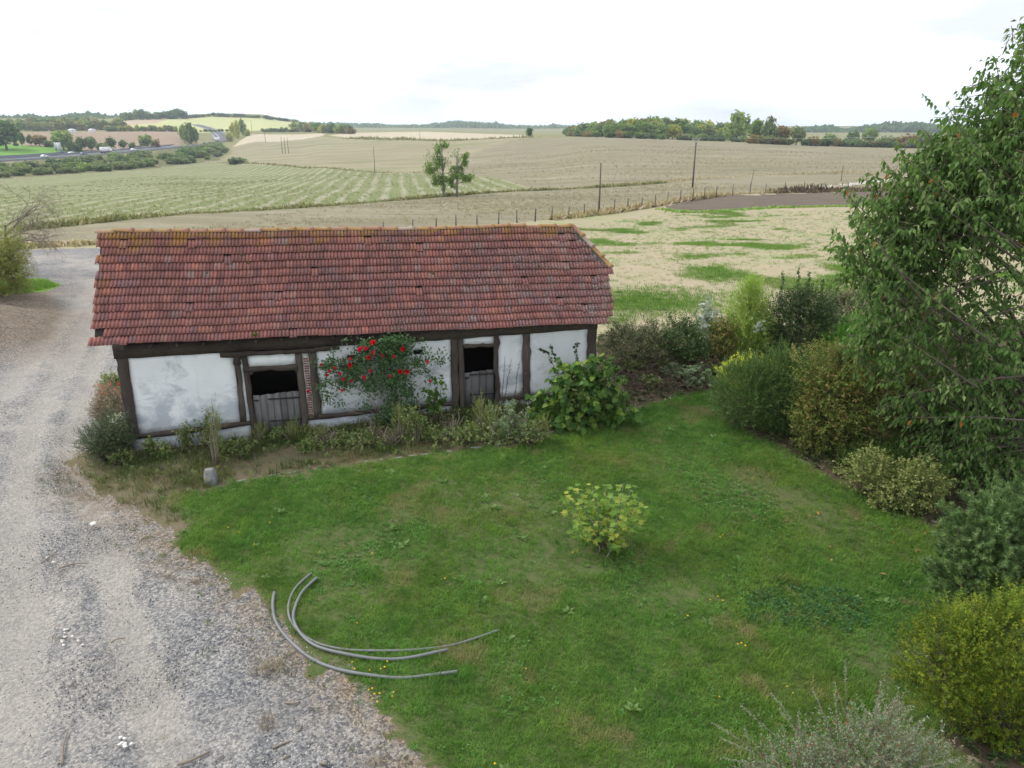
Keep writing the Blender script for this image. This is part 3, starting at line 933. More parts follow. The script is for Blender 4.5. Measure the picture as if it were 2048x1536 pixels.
def build_shed():
    base = np.array([SA[0], SA[1], 0.0])
    shed = thing('half_timbered_shed', tuple(base), 'long half-timbered cowshed with white panels and red tiled roof', 'shed')
    rng = np.random.default_rng(3)

    def panel(name, u0, u1, z0, z1, mat, v=0.0, holes=(), zb0=None, zb1=None, zt0=None, zt1=None, depth=.12, step=.16, bow=.008):
        """Rendered infill: a gently uneven face with real openings and reveals. zb/zt: slanting bottom and top edges."""
        us = sorted(set([u0, u1] + [h[0] for h in holes] + [h[1] for h in holes] + list(np.linspace(u0, u1, max(2, int((u1 - u0) / step) + 1)))))
        zs = sorted(set([z0, z1] + [h[2] for h in holes] + [h[3] for h in holes] + list(np.linspace(z0, z1, max(2, int((z1 - z0) / step) + 1)))))
        us = [a for i, a in enumerate(us) if i == 0 or a - us[i - 1] > 1e-4]
        zs = [a for i, a in enumerate(zs) if i == 0 or a - zs[i - 1] > 1e-4]
        U, Z = np.meshgrid(us, zs)
        k = (U - u0) / (u1 - u0)
        s = (Z - z0) / (z1 - z0)
        Zw = Z.copy()
        if zb0 is not None: Zw = Zw + (1 - s) * ((zb0 * (1 - k) + zb1 * k) - z0)
        if zt0 is not None: Zw = Zw + s * ((zt0 * (1 - k) + zt1 * k) - z1)
        edge = np.minimum(np.minimum(U - u0, u1 - U), np.minimum(Z - z0, z1 - Z))
        Vv = v - bow * fnoise(U * 3, Z * 3, 1.5, 91) * np.clip(edge / .1, 0, 1) + .012 * (edge < 1e-6)
        nu, nz = len(us), len(zs)
        V = np.stack([U, Vv, Zw], -1).reshape(-1, 3)
        F = []; E = []
        def hole(i, j):
            cu, cz = (us[i] + us[i + 1]) / 2, (zs[j] + zs[j + 1]) / 2
            return any(h[0] < cu < h[1] and h[2] < cz < h[3] for h in holes)
        for j in range(nz - 1):
            for i in range(nu - 1):
                if hole(i, j): continue
                F.append([j * nu + i, j * nu + i + 1, (j + 1) * nu + i + 1, (j + 1) * nu + i])
                for (di, dj, a, b) in ((-1, 0, (i, j + 1), (i, j)), (1, 0, (i + 1, j), (i + 1, j + 1)), (0, -1, (i, j), (i + 1, j)), (0, 1, (i + 1, j + 1), (i, j + 1))):
                    ii, jj = i + di, j + dj
                    if ii < 0 or jj < 0 or ii >= nu - 1 or jj >= nz - 1 or hole(ii, jj):
                        E.append((a[1] * nu + a[0], b[1] * nu + b[0]))
        n0 = len(V)
        V2 = V.copy(); V2[:, 1] = v + depth
        for a, b in E:
            F.append([b, a, a + n0, b + n0])
        mk(name, S(np.concatenate([V, V2])), np.array(F), mat, shed)

    def beam(name, p0, p1, w0, w1, mat, v0=-.03, v1=.13, wob=.012, label=None, parent=shed, n=9):
        """Hewn timber from (u,z) p0 to p1, widths w0 -> w1 across, wavy edges."""
        p0 = np.array(p0, float); p1 = np.array(p1, float)
        d = (p1 - p0) / np.linalg.norm(p1 - p0)
        c = np.array([-d[1], d[0]])
        V = []
        for i in range(n):
            t = i / (n - 1)
            q = p0 + (p1 - p0) * t
            w = (w0 * (1 - t) + w1 * t) / 2
            a = q + c * (w + wob * rng.normal() * (0 < i < n - 1)); b = q - c * (w + wob * rng.normal() * (0 < i < n - 1))
            f = v0 + .006 * rng.normal()
            V += [(a[0], f, a[1]), (b[0], f, b[1]), (b[0], v1, b[1]), (a[0], v1, a[1])]
        F = []
        for i in range(n - 1):
            o = i * 4
            for k in range(4):
                F.append([o + k, o + (k + 1) % 4, o + 4 + (k + 1) % 4, o + 4 + k])
        F += [[3, 2, 1, 0], [4 * n - 4, 4 * n - 3, 4 * n - 2, 4 * n - 1]]
        V = S(V)
        ax = V.mean(0)
        o = mk(name, V, np.array(F), mat, parent)
        if label: o['label'] = label
        return o

    # --- timbers
    PO, BE = 'timber_post', 'timber_beam'
    beam(PO, (.04, .42), (.075, 2.58), .22, .27, M['oak'], v0=-.035, n=14)
    beam(PO, (2.735, .60), (2.80, 2.50), .14, .14, M['oak'])
    beam('corbel_block', (2.79, 2.24), (2.80, 2.47), .17, .15, M['oak'], v0=-.10, n=4, label='dark rounded block under the beam end')
    beam(PO, (2.975, .05), (2.965, 2.47), .13, .13, M['oak'], v0=-.034)
    beam(PO, (4.31, .10), (4.30, 2.46), .17, .15, M['oak'], v0=-.03)
    beam(PO, (4.65, .60), (4.645, 2.46), .20, .20, M['oak'], v0=-.036)
    beam(PO, (8.35, .50), (8.345, 2.62), .185, .18, M['oak'], v0=-.036)
    beam(PO, (8.525, .45), (8.525, 2.60), .145, .145, M['oak'], v0=-.03)
    beam(PO, (9.51, .45), (9.49, 2.63), .15, .12, M['oak'], wob=.022, n=12)
    beam(PO, (10.36, .70), (10.315, 2.66), .17, .21, M['oak'], wob=.02, n=12)
    beam(PO, (12.19, .60), (12.19, 2.80), .24, .25, M['oak'], v0=-.036, n=12)
    beam('door_lintel', (2.90, 2.065), (4.26, 2.085), .13, .13, M['oak_h'], v0=-.05)
    beam('door_lintel', (8.58, 2.375), (9.46, 2.375), .085, .085, M['oak_h'], v0=-.045)
    beam('knee_brace', (3.03, 1.93), (3.14, 2.02), .09, .05, M['oak'], v0=-.02, n=3)
    beam('knee_brace', (4.24, 1.95), (4.13, 2.04), .09, .05, M['oak'], v0=-.02, n=3)
    beam('sill_beam', (-.06, .42), (2.92, .605), .125, .10, M['oak_h'], v0=-.04)
    beam('sill_beam', (4.40, .63), (8.27, .76), .125, .095, M['oak_h'], v0=-.04, n=16)
    beam('sill_beam', (9.58, .80), (12.10, .84), .10, .10, M['oak_h'], v0=-.04)
    beam('wall_plate', (-.08, 2.72), (6.10, 2.735), .34, .30, M['oak_h'], v0=-.05, n=22, wob=.008)
    beam('wall_plate', (6.105, 2.72), (12.33, 2.80), .34, .21, M['oak_h'], v0=-.048, n=22, wob=.008)
    beam(BE, (2.40, 2.515), (4.30, 2.50), .13, .10, M['oak_h'], v0=-.09, v1=-.055)
    beam(BE, (3.95, 2.50), (5.35, 2.545), .11, .09, M['oak_h'], v0=-.105, v1=-.06)
    # --- infill
    PP = 'plaster_panel'
    panel(PP, .16, 2.69, .5, 2.56, M['plaster'], zb0=.47, zb1=.63, zt0=2.56, zt1=2.59)
    panel(PP, 2.79, 2.92, .63, 2.5, M['plaster'])
    panel(PP, 3.02, 4.25, 2.12, 2.47, M['plaster'])
    panel(PP, 4.73, 8.27, .7, 2.57, M['plaster'], holes=((5.52, 5.77, 2.14, 2.30), (7.25, 7.52, 2.16, 2.32)), zb0=.69, zb1=.81, zt0=2.57, zt1=2.60)
    panel(PP, 8.59, 9.45, 2.41, 2.62, M['plaster'])
    panel(PP, 9.55, 10.24, .85, 2.66, M['plaster'])
    panel(PP, 10.40, 12.09, .85, 2.70, M['plaster'], zt0=2.66, zt1=2.76)
    panel('plinth', -.05, 2.92, -.3, .36, M['plinth'], v=-.015, zt0=.36, zt1=.56)
    panel('plinth', 4.38, 8.27, -.2, .57, M['plinth'], v=-.015, zt0=.57, zt1=.715)
    panel('plinth', 9.57, 12.31, -.1, .75, M['plinth'], v=-.015, zt0=.75, zt1=.79)
    # --- brick pier between the door jamb and the post
    pier = mk('brick_pier', S([(4.395, 0, .66), (4.555, 0, .66), (4.56, 0, 2.45), (4.39, 0, 2.45), (4.395, .1, .66), (4.555, .1, .66), (4.56, .1, 2.45), (4.39, .1, 2.45)]),
              np.array([[0, 1, 2, 3], [5, 4, 7, 6], [1, 5, 6, 2], [4, 0, 3, 7], [3, 2, 6, 7]]), M['lime'], shed)
    bm_ = None
    for i in range(25):
        z = .70 + i * .0675
        if i == 24: continue
        V = []
        du = .008 * rng.normal()
        for (a, b_, c) in ((0, 0, 0), (1, 0, 0), (1, 1, 0), (0, 1, 0), (0, 0, 1), (1, 0, 1), (1, 1, 1), (0, 1, 1)):
            V.append(((a - .5) * .112 + .002 * rng.normal(), -.006 + b_ * .05 - .004 * rng.random(), c * .047 + .002 * rng.normal() + (a - .5) * .006 * rng.normal()))
        o = mk('brick', S(np.array(V) + np.array([4.475 + du, 0, z])), np.array([[0, 3, 2, 1], [4, 5, 6, 7], [0, 1, 5, 4], [1, 2, 6, 5], [2, 3, 7, 6], [3, 0, 4, 7]]), M['brick'], pier)
    # --- two plank half-doors
    def half_door(u0, u1, z0, tops, v, label, hinges, side):
        n = len(tops)
        d = thing_part('half_door', S([(u0, v, z0)])[0], shed, label)
        w = (u1 - u0) / n
        for i, zt in enumerate(tops):
            a, b = u0 + i * w + .004, u0 + (i + 1) * w - .004
            sk = .01 * rng.normal()
            V = [(a, v, z0), (b, v, z0), (b, v, zt + sk), (a, v, zt - sk), (a, v + .03, z0), (b, v + .03, z0), (b, v + .03, zt + sk), (a, v + .03, zt - sk)]
            V = np.array(V); V[:, 1] += .006 * rng.normal()
            mk('plank', S(V), np.array([[0, 1, 2, 3], [5, 4, 7, 6], [0, 4, 5, 1], [3, 2, 6, 7], [1, 5, 6, 2], [4, 0, 3, 7]]), M['plank'], d)
        for (ha, hb, hz0, hz1) in hinges:
            mb = MB(); mb.box((ha, v - .022, hz0), (hb, v - .008, hz1))
            mb.tube([((ha if side < 0 else hb), v - .02, hz0 - .03), ((ha if side < 0 else hb), v - .02, hz1 + .03)], [.014, .014], 6)
            V = mb.build('strap_hinge', M['iron'], d, xf=S)
        mb = MB()
        k = u0 + .02 if side > 0 else u1 - .14
        hh = tops[0] - .14 if side > 0 else tops[-1] - .14
        mb.box((k, v - .03, hh), (k + .13, v - .01, hh + .022)); mb.box((k + .05, v - .035, hh - .03), (k + .075, v - .012, hh + .035))
        mb.build('latch', M['iron'], d, xf=S)
        return d
    def thing_part(name, loc, parent, label=None):
        o = empty(name, tuple(np.asarray(loc) - np.array(parent.location)))
        o.parent = parent
        if label: o['label'] = label
        return o
    half_door(3.045, 4.225, .12, [1.335, 1.33, 1.345, 1.36, 1.37, 1.375, 1.38], .04, 'grey plank half-door with a notched top edge', [(3.42, 4.24, 1.20, 1.235), (3.40, 4.24, .58, .61)], 1)
    half_door(8.605, 9.43, .55, [1.60, 1.62, 1.635, 1.65], .05, 'grey plank half-door, closed, sloping top', [(8.75, 9.43, 1.535, 1.565), (8.78, 9.43, .95, .98)], 1)
    # --- end and back walls, floor and interior
    def sheet(name, pts, mat, thick, nv):
        P = np.array(pts, float); Q = P + np.array(nv) * thick
        n = len(P)
        F4 = [[i, (i + 1) % n, n + (i + 1) % n, n + i] for i in range(n)]
        fs = [np.array(F4)]
        fs.append(np.array([list(range(n))[::-1]])); fs.append(np.array([list(range(n, 2 * n))]))
        return mk(name, S(np.concatenate([P, Q])), fs, mat, shed)
    zr = lambda u: float(roof_z(u, 1.0))
    sheet('gable_wall', [(0.0, .13, -.3), (0.0, 3.0, -.3), (0.0, 3.0, 2.75), (0.0, 1.5, 5.25), (0.0, .13, 3.45)], M['plaster'], .14, (1, 0, 0))
    sheet('gable_wall', [(12.30, .13, -.1), (12.30, .13, 3.40), (12.30, .78, 4.25), (12.30, 2.2, 4.25), (12.30, 3.0, 2.7), (12.30, 3.0, -.1)], M['plaster'], .14, (-1, 0, 0))
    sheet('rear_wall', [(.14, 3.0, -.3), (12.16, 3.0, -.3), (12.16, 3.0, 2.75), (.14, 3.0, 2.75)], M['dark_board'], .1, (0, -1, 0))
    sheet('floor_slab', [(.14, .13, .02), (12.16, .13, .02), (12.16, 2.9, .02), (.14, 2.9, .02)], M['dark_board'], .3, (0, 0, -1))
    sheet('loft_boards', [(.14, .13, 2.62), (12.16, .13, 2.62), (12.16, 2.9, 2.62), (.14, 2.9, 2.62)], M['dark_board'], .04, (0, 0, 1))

    # --- roof: boarding, tiles, ridge
    us = np.linspace(-.36, 12.5, 40)
    tt = np.linspace(0.012, .985, 15)
    U, T = np.meshgrid(us, tt)
    U = U + (U > 12.3) * (np.minimum(0.18, uright(T) - 12.72)) * (U - 12.3) / .2
    U = np.minimum(U, uright(T) - .12)
    P = RP(U, T, -.02)
    nu, nt_ = len(us), len(tt)
    F = [[j * nu + i, j * nu + i + 1, (j + 1) * nu + i + 1, (j + 1) * nu + i] for j in range(nt_ - 1) for i in range(nu - 1)]
    Pw = P.reshape(-1, 3)
    roof = mk('roof', S(Pw), np.array(F), M['dark_board'], shed)
    roof['label'] = 'red clay tiled roof, clipped at the right-hand end'
    # tile profile: two rolls, 0.176 wide
    w = 13.0 / ROWN
    prof = []
    for k in range(2):
        for (a, h) in ((0.0, .0), (.10, .014), (.26, .028), (.46, .038), (.66, .042), (.82, .036), (.91, .002)):
            prof.append(((k + a) * w / 2, h))
    prof.append((w - .0005, .0))
    prof = np.array(prof)
    np_ = len(prof)
    Lt = .222 + .035
    TV = []
    for (yy, zz) in ((0., .002), (Lt, .066)):
        for (a, h) in prof: TV.append((a, yy, zz + h))
    for (a, h) in prof: TV.append((a, Lt - .010, .044 + h * .8))
    TV = np.array(TV)
    TF = []
    for i in range(np_ - 1):
        TF.append([i, i + 1, np_ + i + 1, np_ + i][::-1])
        TF.append([np_ + i, np_ + i + 1, 2 * np_ + i + 1, 2 * np_ + i][::-1])
    TF = np.array(TF)
    places = []
    for r in range(ROWS):
        tb = r / ROWS
        uL = -.42 + .09 * math.sin(r * 2.4) * .2 + (0.0 if r % 2 == 0 else .0)
        short = {1: .09, 9: .09, 11: .09}.get(r, 0)
        uL += short - (.04 if r == 0 else 0)
        for i in range(ROWN + 2):
            u = uL + i * w
            if r == 1 and i == 0: continue
            uc = u + w / 2
            if u + w * .6 > float(uright(np.array(tb + .5 / ROWS))) + (.06 if tb < HIP_T else -.06): break
            skew = 0.0
            drop = 0.0
            if r == 0 and i < 5: skew = -.13; drop = .02 * (i == 2) + .03 * (i == 4)
            if r == 1 and i < 5: skew = -.10
            if rng.random() < .012: drop += .05; skew += .05 * rng.normal()
            places.append((u, r, skew + .012 * rng.normal(), drop + .004 * rng.normal(), .003 * rng.normal()))
    sl = math.hypot(1.92, 2.4)
    def tile_frame(u, r, skew, drop, lift):
        tb = r / ROWS
        tt_ = tb + 1 / ROWS + .035 / sl
        p1 = RP(np.array(u), np.array(min(tt_, 1.012)))
        p0 = RP(np.array(u), np.array(tb))
        down = p0 - p1
        ln = np.linalg.norm(down)
        y = down / ln
        pr = RP(np.array(u + w), np.array(tb)) - p0
        x = pr / np.linalg.norm(pr)
        z = np.cross(x, -y)
        if z[2] < 0: z = -z
        y = nrm(y + x * skew)
        return p1 + y * drop + z * lift, x, y, z, ln / Lt
    mb = MB()
    tm = mk('roof_tile', TV, TF, M['tile'], None, {'rnd': np.zeros(len(TV))}, local=True)
    data = tm.data
    bpy.data.objects.remove(tm)
    R3 = np.array([[SE[0], SN[0], 0], [SE[1], SN[1], 0], [0, 0, 1.0]])
    # the 300 tiles of the lowest rows, nearest the camera, are separate parts; the rest of the slope is one
    places.sort(key=lambda q: q[1])
    for k, q in enumerate(places):
        o3, x, y, z, sc = tile_frame(*q)
        if k < 300:
            o = bpy.data.objects.new('roof_tile', data)
            COL.objects.link(o)
            o.parent = roof
            mm = np.eye(4)
            mm[:3, 0] = R3 @ x; mm[:3, 1] = R3 @ (y * sc); mm[:3, 2] = R3 @ z
            mm[:3, 3] = S(o3)[0] - base
            o.matrix_local = Matrix(mm.tolist())
        else:
            V = o3 + TV[:, 0:1] * x + TV[:, 1:2] * y * sc + TV[:, 2:3] * z
            mb.add(S(V), TF, rng.random())
    mb.build('roof_tiles_upper', M['tile'], roof, kind='stuff')
    # rear slope and clipped end
    zB = 2.9
    rs = [(-.4, 1.5, zr(-.4) + .03), (11.96, 1.5, zr(11.96) + .03), (12.85, 2.35, 4.25), (12.6, 3.45, zB), (-.4, 3.45, zB + .05)]
    sheet('rear_roof_slope', rs, M['tile'], .03, (0, 0, -1))
    sheet('roof_hip', [(11.98, 1.5, zr(11.96) + .02), (12.88, .66, 4.24), (12.88, 2.35, 4.24)], M['tile'], .03, (0, 0, -1))
    # verge board and rafter feet
    for u in np.arange(.25, 12.4, .62):
        mbx = MB(); mbx.box((u - .035, -.36, 2.86), (u + .035, .1, 2.93)); 
        mbx.build('rafter_foot', M['oak_h'], roof, xf=S)
    # mortar bed under the ridge
    mb = MB()
    n = 90
    uu = np.linspace(-.42, 11.95, n)
    Vm = []
    for i, u in enumerate(uu):
        a = .035 * rng.random()
        p = RP(np.array(u), np.array(.965 - a * .6), .05); q = np.array([u, 1.5, zr(u) + .05])
        s_ = RP(np.array(u), np.array(.965 - a), .025)
        Vm += [s_, p, q]
    Fm = []
    for i in range(n - 1):
        for k in range(2):
            Fm.append([i * 3 + k, (i + 1) * 3 + k, (i + 1) * 3 + k + 1, i * 3 + k + 1])
    mb.add(Vm, np.array(Fm))
    Vm = []; n = 26
    for i in range(n):
        t = HIP_T + (1 - HIP_T) * i / (n - 1)
        ur = float(uright(np.array(t)))
        a = .05 * rng.random()
        Vm += [RP(np.array(ur - .17 - a), np.array(t - .01), .03), RP(np.array(ur - .06), np.array(t), .07), np.array([ur, EAVE_V + 1.92 * t, float(roof_z(ur, t)) + .07])]
    Fm = []
    for i in range(n - 1):
        for k in range(2):
            Fm.append([i * 3 + k, i * 3 + k + 1, (i + 1) * 3 + k + 1, (i + 1) * 3 + k])
    mb.add(Vm, np.array(Fm))
    mb.build('ridge_mortar', M['mortar'], roof, xf=S)
    # ridge tiles: half-round with a raised collar
    def half_round(p, q, r0, name='ridge_tile'):
        p = np.array(p); q = np.array(q)
        d = q - p; L = np.linalg.norm(d); d = d / L
        up = np.array([0, 0, 1.0]); up = nrm(up - d * (up @ d)); sx = np.cross(d, up)
        prof_ = [(0, r0 * 1.28), (.05, r0 * 1.32), (.085, r0 * 1.25), (.10, r0), (L * .9, r0 * .97), (L + .02, r0 * .95)]
        V = []; k = 9
        for (s_, r) in prof_:
            for i in range(k):
                a = PI * i / (k - 1)
                V.append(p + d * s_ + sx * math.cos(a) * r + up * (math.sin(a) * r * .8 - .02))
        F = []
        for j in range(len(prof_) - 1):
            for i in range(k - 1):
                F.append([j * k + i, j * k + i + 1, (j + 1) * k + i + 1, (j + 1) * k + i][::-1])
        F += [[0] + [0] + [0] + [0]][:0]
        caps = np.array([list(range(k)), list(range((len(prof_) - 1) * k, len(prof_) * k))[::-1]])
        o = mk(name, S(V), [np.array(F), caps], M['ridge'], roof, smooth=False)
        return o
    st = 12.38 / 28
    for i in range(28):
        u0, u1 = -.46 + i * st, -.46 + (i + 1) * st
        j0, j1 = .012 * rng.normal(), .012 * rng.normal()
        half_round((u1, 1.5, zr(u1) + .035 + j0), (u0, 1.5, zr(u0) + .035 + j1), .085)
    for i in range(4):
        ta = HIP_T + (1 - HIP_T) * i / 4 - .01; tb = HIP_T + (1 - HIP_T) * (i + 1) / 4
        a = float(uright(np.array(ta))) + .0; b_ = float(uright(np.array(tb)))
        half_round((a + .03, EAVE_V + 1.92 * ta, float(roof_z(a, ta)) + .06), (b_, EAVE_V + 1.92 * tb, float(roof_z(b_, tb)) + .06), .085)
    # moss cushions
    for k, (u, t, s_) in enumerate([(3.35, .035, .075), (2.2, .62, .03), (3.05, .78, .035), (3.2, .70, .03), (5.4, .50, .03), (6.7, .33, .03), (4.4, .24, .028), (7.9, .55, .035), (8.8, .42, .03), (2.5, .33, .03), (1.5, .46, .03), (9.9, .20, .03), (10.8, .60, .035), (6.1, .80, .03), (5.0, .66, .025)]):
        c = RP(np.array(u), np.array(t), .075)
        V = []
        for (a, h, n_) in ((1.0, 0, 9), (.85, .4, 9), (.45, .75, 9), (.05, .85, 9)):
            for i in range(9):
                an = 2 * PI * i / 9; j = 1 + .2 * rng.normal()
                V.append(c + np.array([math.cos(an) * a * s_ * j, -.785 * h * s_ + .62 * math.sin(an) * a * s_ * j * .8, .62 * h * s_ + .785 * math.sin(an) * a * s_ * j * .8]))
        F = [[j * 9 + i, j * 9 + (i + 1) % 9, (j + 1) * 9 + (i + 1) % 9, (j + 1) * 9 + i] for j in range(3) for i in range(9)]
        mk('moss_cushion', S(V), np.array(F), M['moss'], roof)
    return shed
SHED = build_shed()

# ------------------------------------------------------------------ garden plants
CAM = np.array([0, 0, CAM_H])
def mpp(P):
    """metres per photo pixel at a point"""
    P = np.asarray(P)
    return (P[1] * math.cos(PITCH) + (CAM_H - P[2]) * math.sin(PITCH)) / FPX
def onwall(px, py, v):
    """Point seen at a pixel, on the plane v metres behind (+) or before (-) the shed front."""
    d = ray(px, py)
    n = np.array([SN[0], SN[1], 0]); A = np.array([SA[0], SA[1], 0])
    t = ((A - CAM) @ n + v) / (d @ n)
    return CAM + d * t

LM = {}
LM['cherry'] = leafmat('cherry_leaf', [(.032, .064, .017), (.048, .092, .022), (.074, .124, .032), (.125, .16, .06)], (.42, .12, .03), .985, .30, patch=.35, back=1.5, rough=.42)
LM['yew'] = leafmat('yew_needle', [(.032, .06, .015), (.046, .08, .02), (.068, .10, .027)], None, 1, .2, patch=.3, pscale=2.0)
LM['gold'] = leafmat('golden_leaf', [(.19, .22, .025), (.28, .29, .035), (.34, .33, .05)], None, 1, .3)
LM['goldbox'] = leafmat('golden_box_leaf', [(.045, .08, .012), (.065, .105, .013), (.105, .135, .015), (.20, .20, .018)], None, 1, .3, patch=.45, pscale=1.6)
LM['berberis'] = leafmat('berberis_leaf', [(.05, .08, .018), (.075, .11, .024), (.105, .13, .03), (.14, .13, .038), (.22, .125, .065)], None, 1, .3, patch=.35, pscale=1.3)
LM['bamboo'] = leafmat('bamboo_leaf', [(.09, .145, .025), (.13, .185, .035), (.18, .21, .05)], None, 1, .35)
LM['dark'] = leafmat('evergreen_leaf', [(.026, .045, .014), (.036, .06, .018), (.055, .08, .026)], None, 1, .2, patch=.3, rough=.35)
LM['mixed'] = leafmat('hedge_leaf', [(.045, .07, .025), (.08, .10, .04), (.13, .125, .065), (.17, .15, .10)], None, 1, .25, patch=.4)
LM['fern'] = leafmat('conifer_spray', [(.055, .14, .018), (.075, .18, .025), (.10, .21, .035)], None, 1, .25, patch=.3)
LM['vine'] = leafmat('vine_leaf', [(.025, .055, .012), (.036, .078, .015), (.052, .10, .02), (.12, .17, .03)], None, 1, .38, patch=.35, pscale=1.5, rough=.38)
LM['fig'] = leafmat('fig_leaf', [(.065, .12, .022), (.09, .15, .028), (.125, .175, .035), (.20, .205, .04)], None, 1, .4)
LM['rose'] = leafmat('rose_leaf', [(.025, .05, .02), (.04, .075, .028), (.06, .10, .04)], None, 1, .25, rough=.35)
LM['varieg'] = leafmat('cream_edged_leaf', [(.05, .08, .02), (.085, .11, .03), (.18, .18, .07), (.09, .105, .03)], None, 1, .25)
LM['juniper'] = leafmat('juniper_spray', [(.04, .075, .018), (.065, .11, .022), (.10, .14, .028)], None, 1, .2, patch=.3)
LM['pine'] = leafmat('pine_needle', [(.045, .08, .024), (.07, .115, .036), (.105, .15, .055)], None, 1, .15, patch=.35, pscale=2.5)
LM['cotone'] = leafmat('grey_green_leaf', [(.06, .08, .042), (.085, .105, .06), (.115, .135, .085), (.15, .165, .115)], (.22, .04, .025), .955, .25)
LM['grey'] = leafmat('glaucous_leaf', [(.12, .145, .11), (.18, .20, .165), (.23, .25, .21)], None, 1, .25)
LM['rosemary'] = leafmat('rosemary_leaf', [(.022, .034, .014), (.034, .048, .019), (.052, .066, .03)], None, 1, .15, patch=.3)
LM['dry'] = leafmat('dry_leaf', [(.09, .072, .045), (.14, .11, .075), (.20, .165, .12)], None, 1, .2)
LM['white'] = leafmat('white_edged_leaf', [(.14, .17, .09), (.42, .41, .33), (.55, .53, .45)], None, 1, .2)
LM['weed'] = leafmat('weed_leaf', [(.05, .085, .025), (.08, .12, .035), (.12, .15, .05), (.17, .16, .07)], None, 1, .3, patch=.3)
LM['plume'] = leafmat('plume_leaf', [(.065, .09, .025), (.095, .115, .032), (.13, .13, .045)], None, 1, .3)
LM['greyherb'] = leafmat('downy_leaf', [(.06, .088, .042), (.085, .115, .06), (.12, .145, .08)], None, 1, .25)
LM['petal'] = leafmat('rose_petal', [(.36, .006, .012), (.45, .010, .018), (.48, .012, .05)], None, 1, .25, back=1.0, rough=.5)
LM['redflower'] = leafmat('red_flower', [(.30, .02, .025), (.40, .035, .035)], None, 1, .2, back=1.0)
LM['whiteflower'] = leafmat('white_petal', [(.62, .60, .52), (.75, .73, .68)], None, 1, .2, back=1.0)
LM['willow'] = leafmat('willow_leaf', [(.10, .13, .03), (.15, .18, .04), (.19, .19, .06), (.14, .105, .055)], None, 1, .3, patch=.4)
LM['compost'] = leafmat('dead_stalk', [(.04, .029, .02), (.065, .047, .032), (.10, .075, .052)], None, 1, .1)

def ell(px0, py0, px1, py1, base, flat=1.0):
    """Crown ellipsoid (relative to base) that fills a photo box, standing at the distance of `base`."""
    m = mpp(base)
    cx, cy = (px0 + px1) / 2, (py0 + py1) / 2
    P = atdepth(cx, cy, base[1])
    rx = (px1 - px0) / 2 * m; rz = (py1 - py0) / 2 * m / math.cos(PITCH)
    return (P[0] - base[0], P[1] - base[1], P[2] - base[2], rx, rx * flat, rz)

# ---- border on the right, back to front
B_ = at(1268, 726)
shrub('mixed_shrub', 'brownish green hedge shrub beside the right end of the shed', 'shrub', B_, [ell(1200, 632, 1300, 728, B_), ell(1260, 630, 1350, 726, B_)], 900, .35, 9, .075, .034, LM['mixed'], seed=21, stems=25, lumpy=.3)
B_ = at(1372, 724)
shrub('laurel_shrub', 'low dark green laurel shrub left of the bamboo', 'shrub', B_, [ell(1315, 640, 1420, 728, B_)], 800, .25, 8, .085, .04, LM['dark'], seed=22)
B_ = at(1420, 715)
shrub('plume_plant', 'pale grey-leaved tall plant between laurel and bamboo', 'plant', B_, [ell(1388, 600, 1445, 690, B_), ell(1400, 650, 1460, 720, B_)], 110, .5, 7, .16, .09, LM['grey'], BROAD, seed=23, stems=14, lumpy=.3)
shrub('yellowing_shrub', 'yellowish loose shrub under the pale grey-leaved plant', 'shrub', at(1440, 724), [ell(1410, 630, 1480, 724, at(1440, 724))], 420, .3, 8, .08, .035, LM['berberis'], seed=24)
B_ = at(1505, 728)
shrub('bamboo_clump', 'feathery yellow-green bamboo clump', 'bamboo', B_, [ell(1448, 570, 1552, 700, B_), ell(1440, 620, 1545, 735, B_), ell(1470, 548, 1530, 620, B_)], 1500, .5, 12, .12, .014, LM['bamboo'], NEEDLE, seed=25, up=.7, spread=.5, fwd=.7, droop=.25, stems=30, stem_mat=M['dry_twig'], lumpy=.3)
B_ = at(1595, 732)
shrub('evergreen_shrub', 'big rounded dark evergreen shrub right of the bamboo', 'shrub', B_, [ell(1505, 580, 1680, 735, B_, .8), ell(1560, 568, 1660, 660, B_)], 2300, .3, 10, .07, .032, LM['dark'], seed=26, stems=20, lumpy=.25)
rng = np.random.default_rng(5)
for k, (a, b) in enumerate([(1560, 545), (1592, 536), (1612, 545), (1640, 560)]):      # rose suckers over the evergreen
    p0 = atdepth(a, 620, B_[1]); p1 = atdepth(a + 6, b, B_[1] + .2)
    t = thing('tall_sucker', tuple(at(a, 732)), ['first', 'second', 'third', 'fourth'][k] + ' bare leafy sucker from the left above the evergreen shrub', 'plant')
    mb = MB(); mb.tube([atdepth(a, 720, B_[1]), p0, (p0 + p1) / 2 + [.03, 0, 0], p1], [.012, .01, .008, .004], 5); mb.build('stem', M['twig'], t)
    q = np.linspace(.35, 1, 16)[:, None]
    P = p0 * (1 - q) + p1 * q
    P = np.repeat(P, 4, 0); leaf_mesh('foliage', LEAF, P, rdir(64, rng) + [0, 0, .1], rdir(64, rng), .09, .045, LM['dark'], t, rng)
B_ = at(1515, 722)
shrub('white_rose_shrub', 'leafy shrub with a few white flowers before the bamboo', 'shrub', B_ + [0, -.4, 0], [ell(1480, 640, 1580, 728, B_)], 700, .25, 8, .065, .03, LM['dark'], seed=28)
t = bpy.context.scene.objects['white_rose_shrub']
P = np.array([atdepth(1502 + 30 * rng.random(), 636 + 32 * rng.random(), B_[1] - 1.0) for _ in range(14)])
for p in P:
    n = 9
    leaf_mesh('flower', BROAD, np.repeat(p[None], n, 0) + .02 * rng.normal(size=(n, 3)), rdir(n, rng), rdir(n, rng), .055, .05, LM['whiteflower'], t, rng, kind=None)
B_ = at(1728, 752)
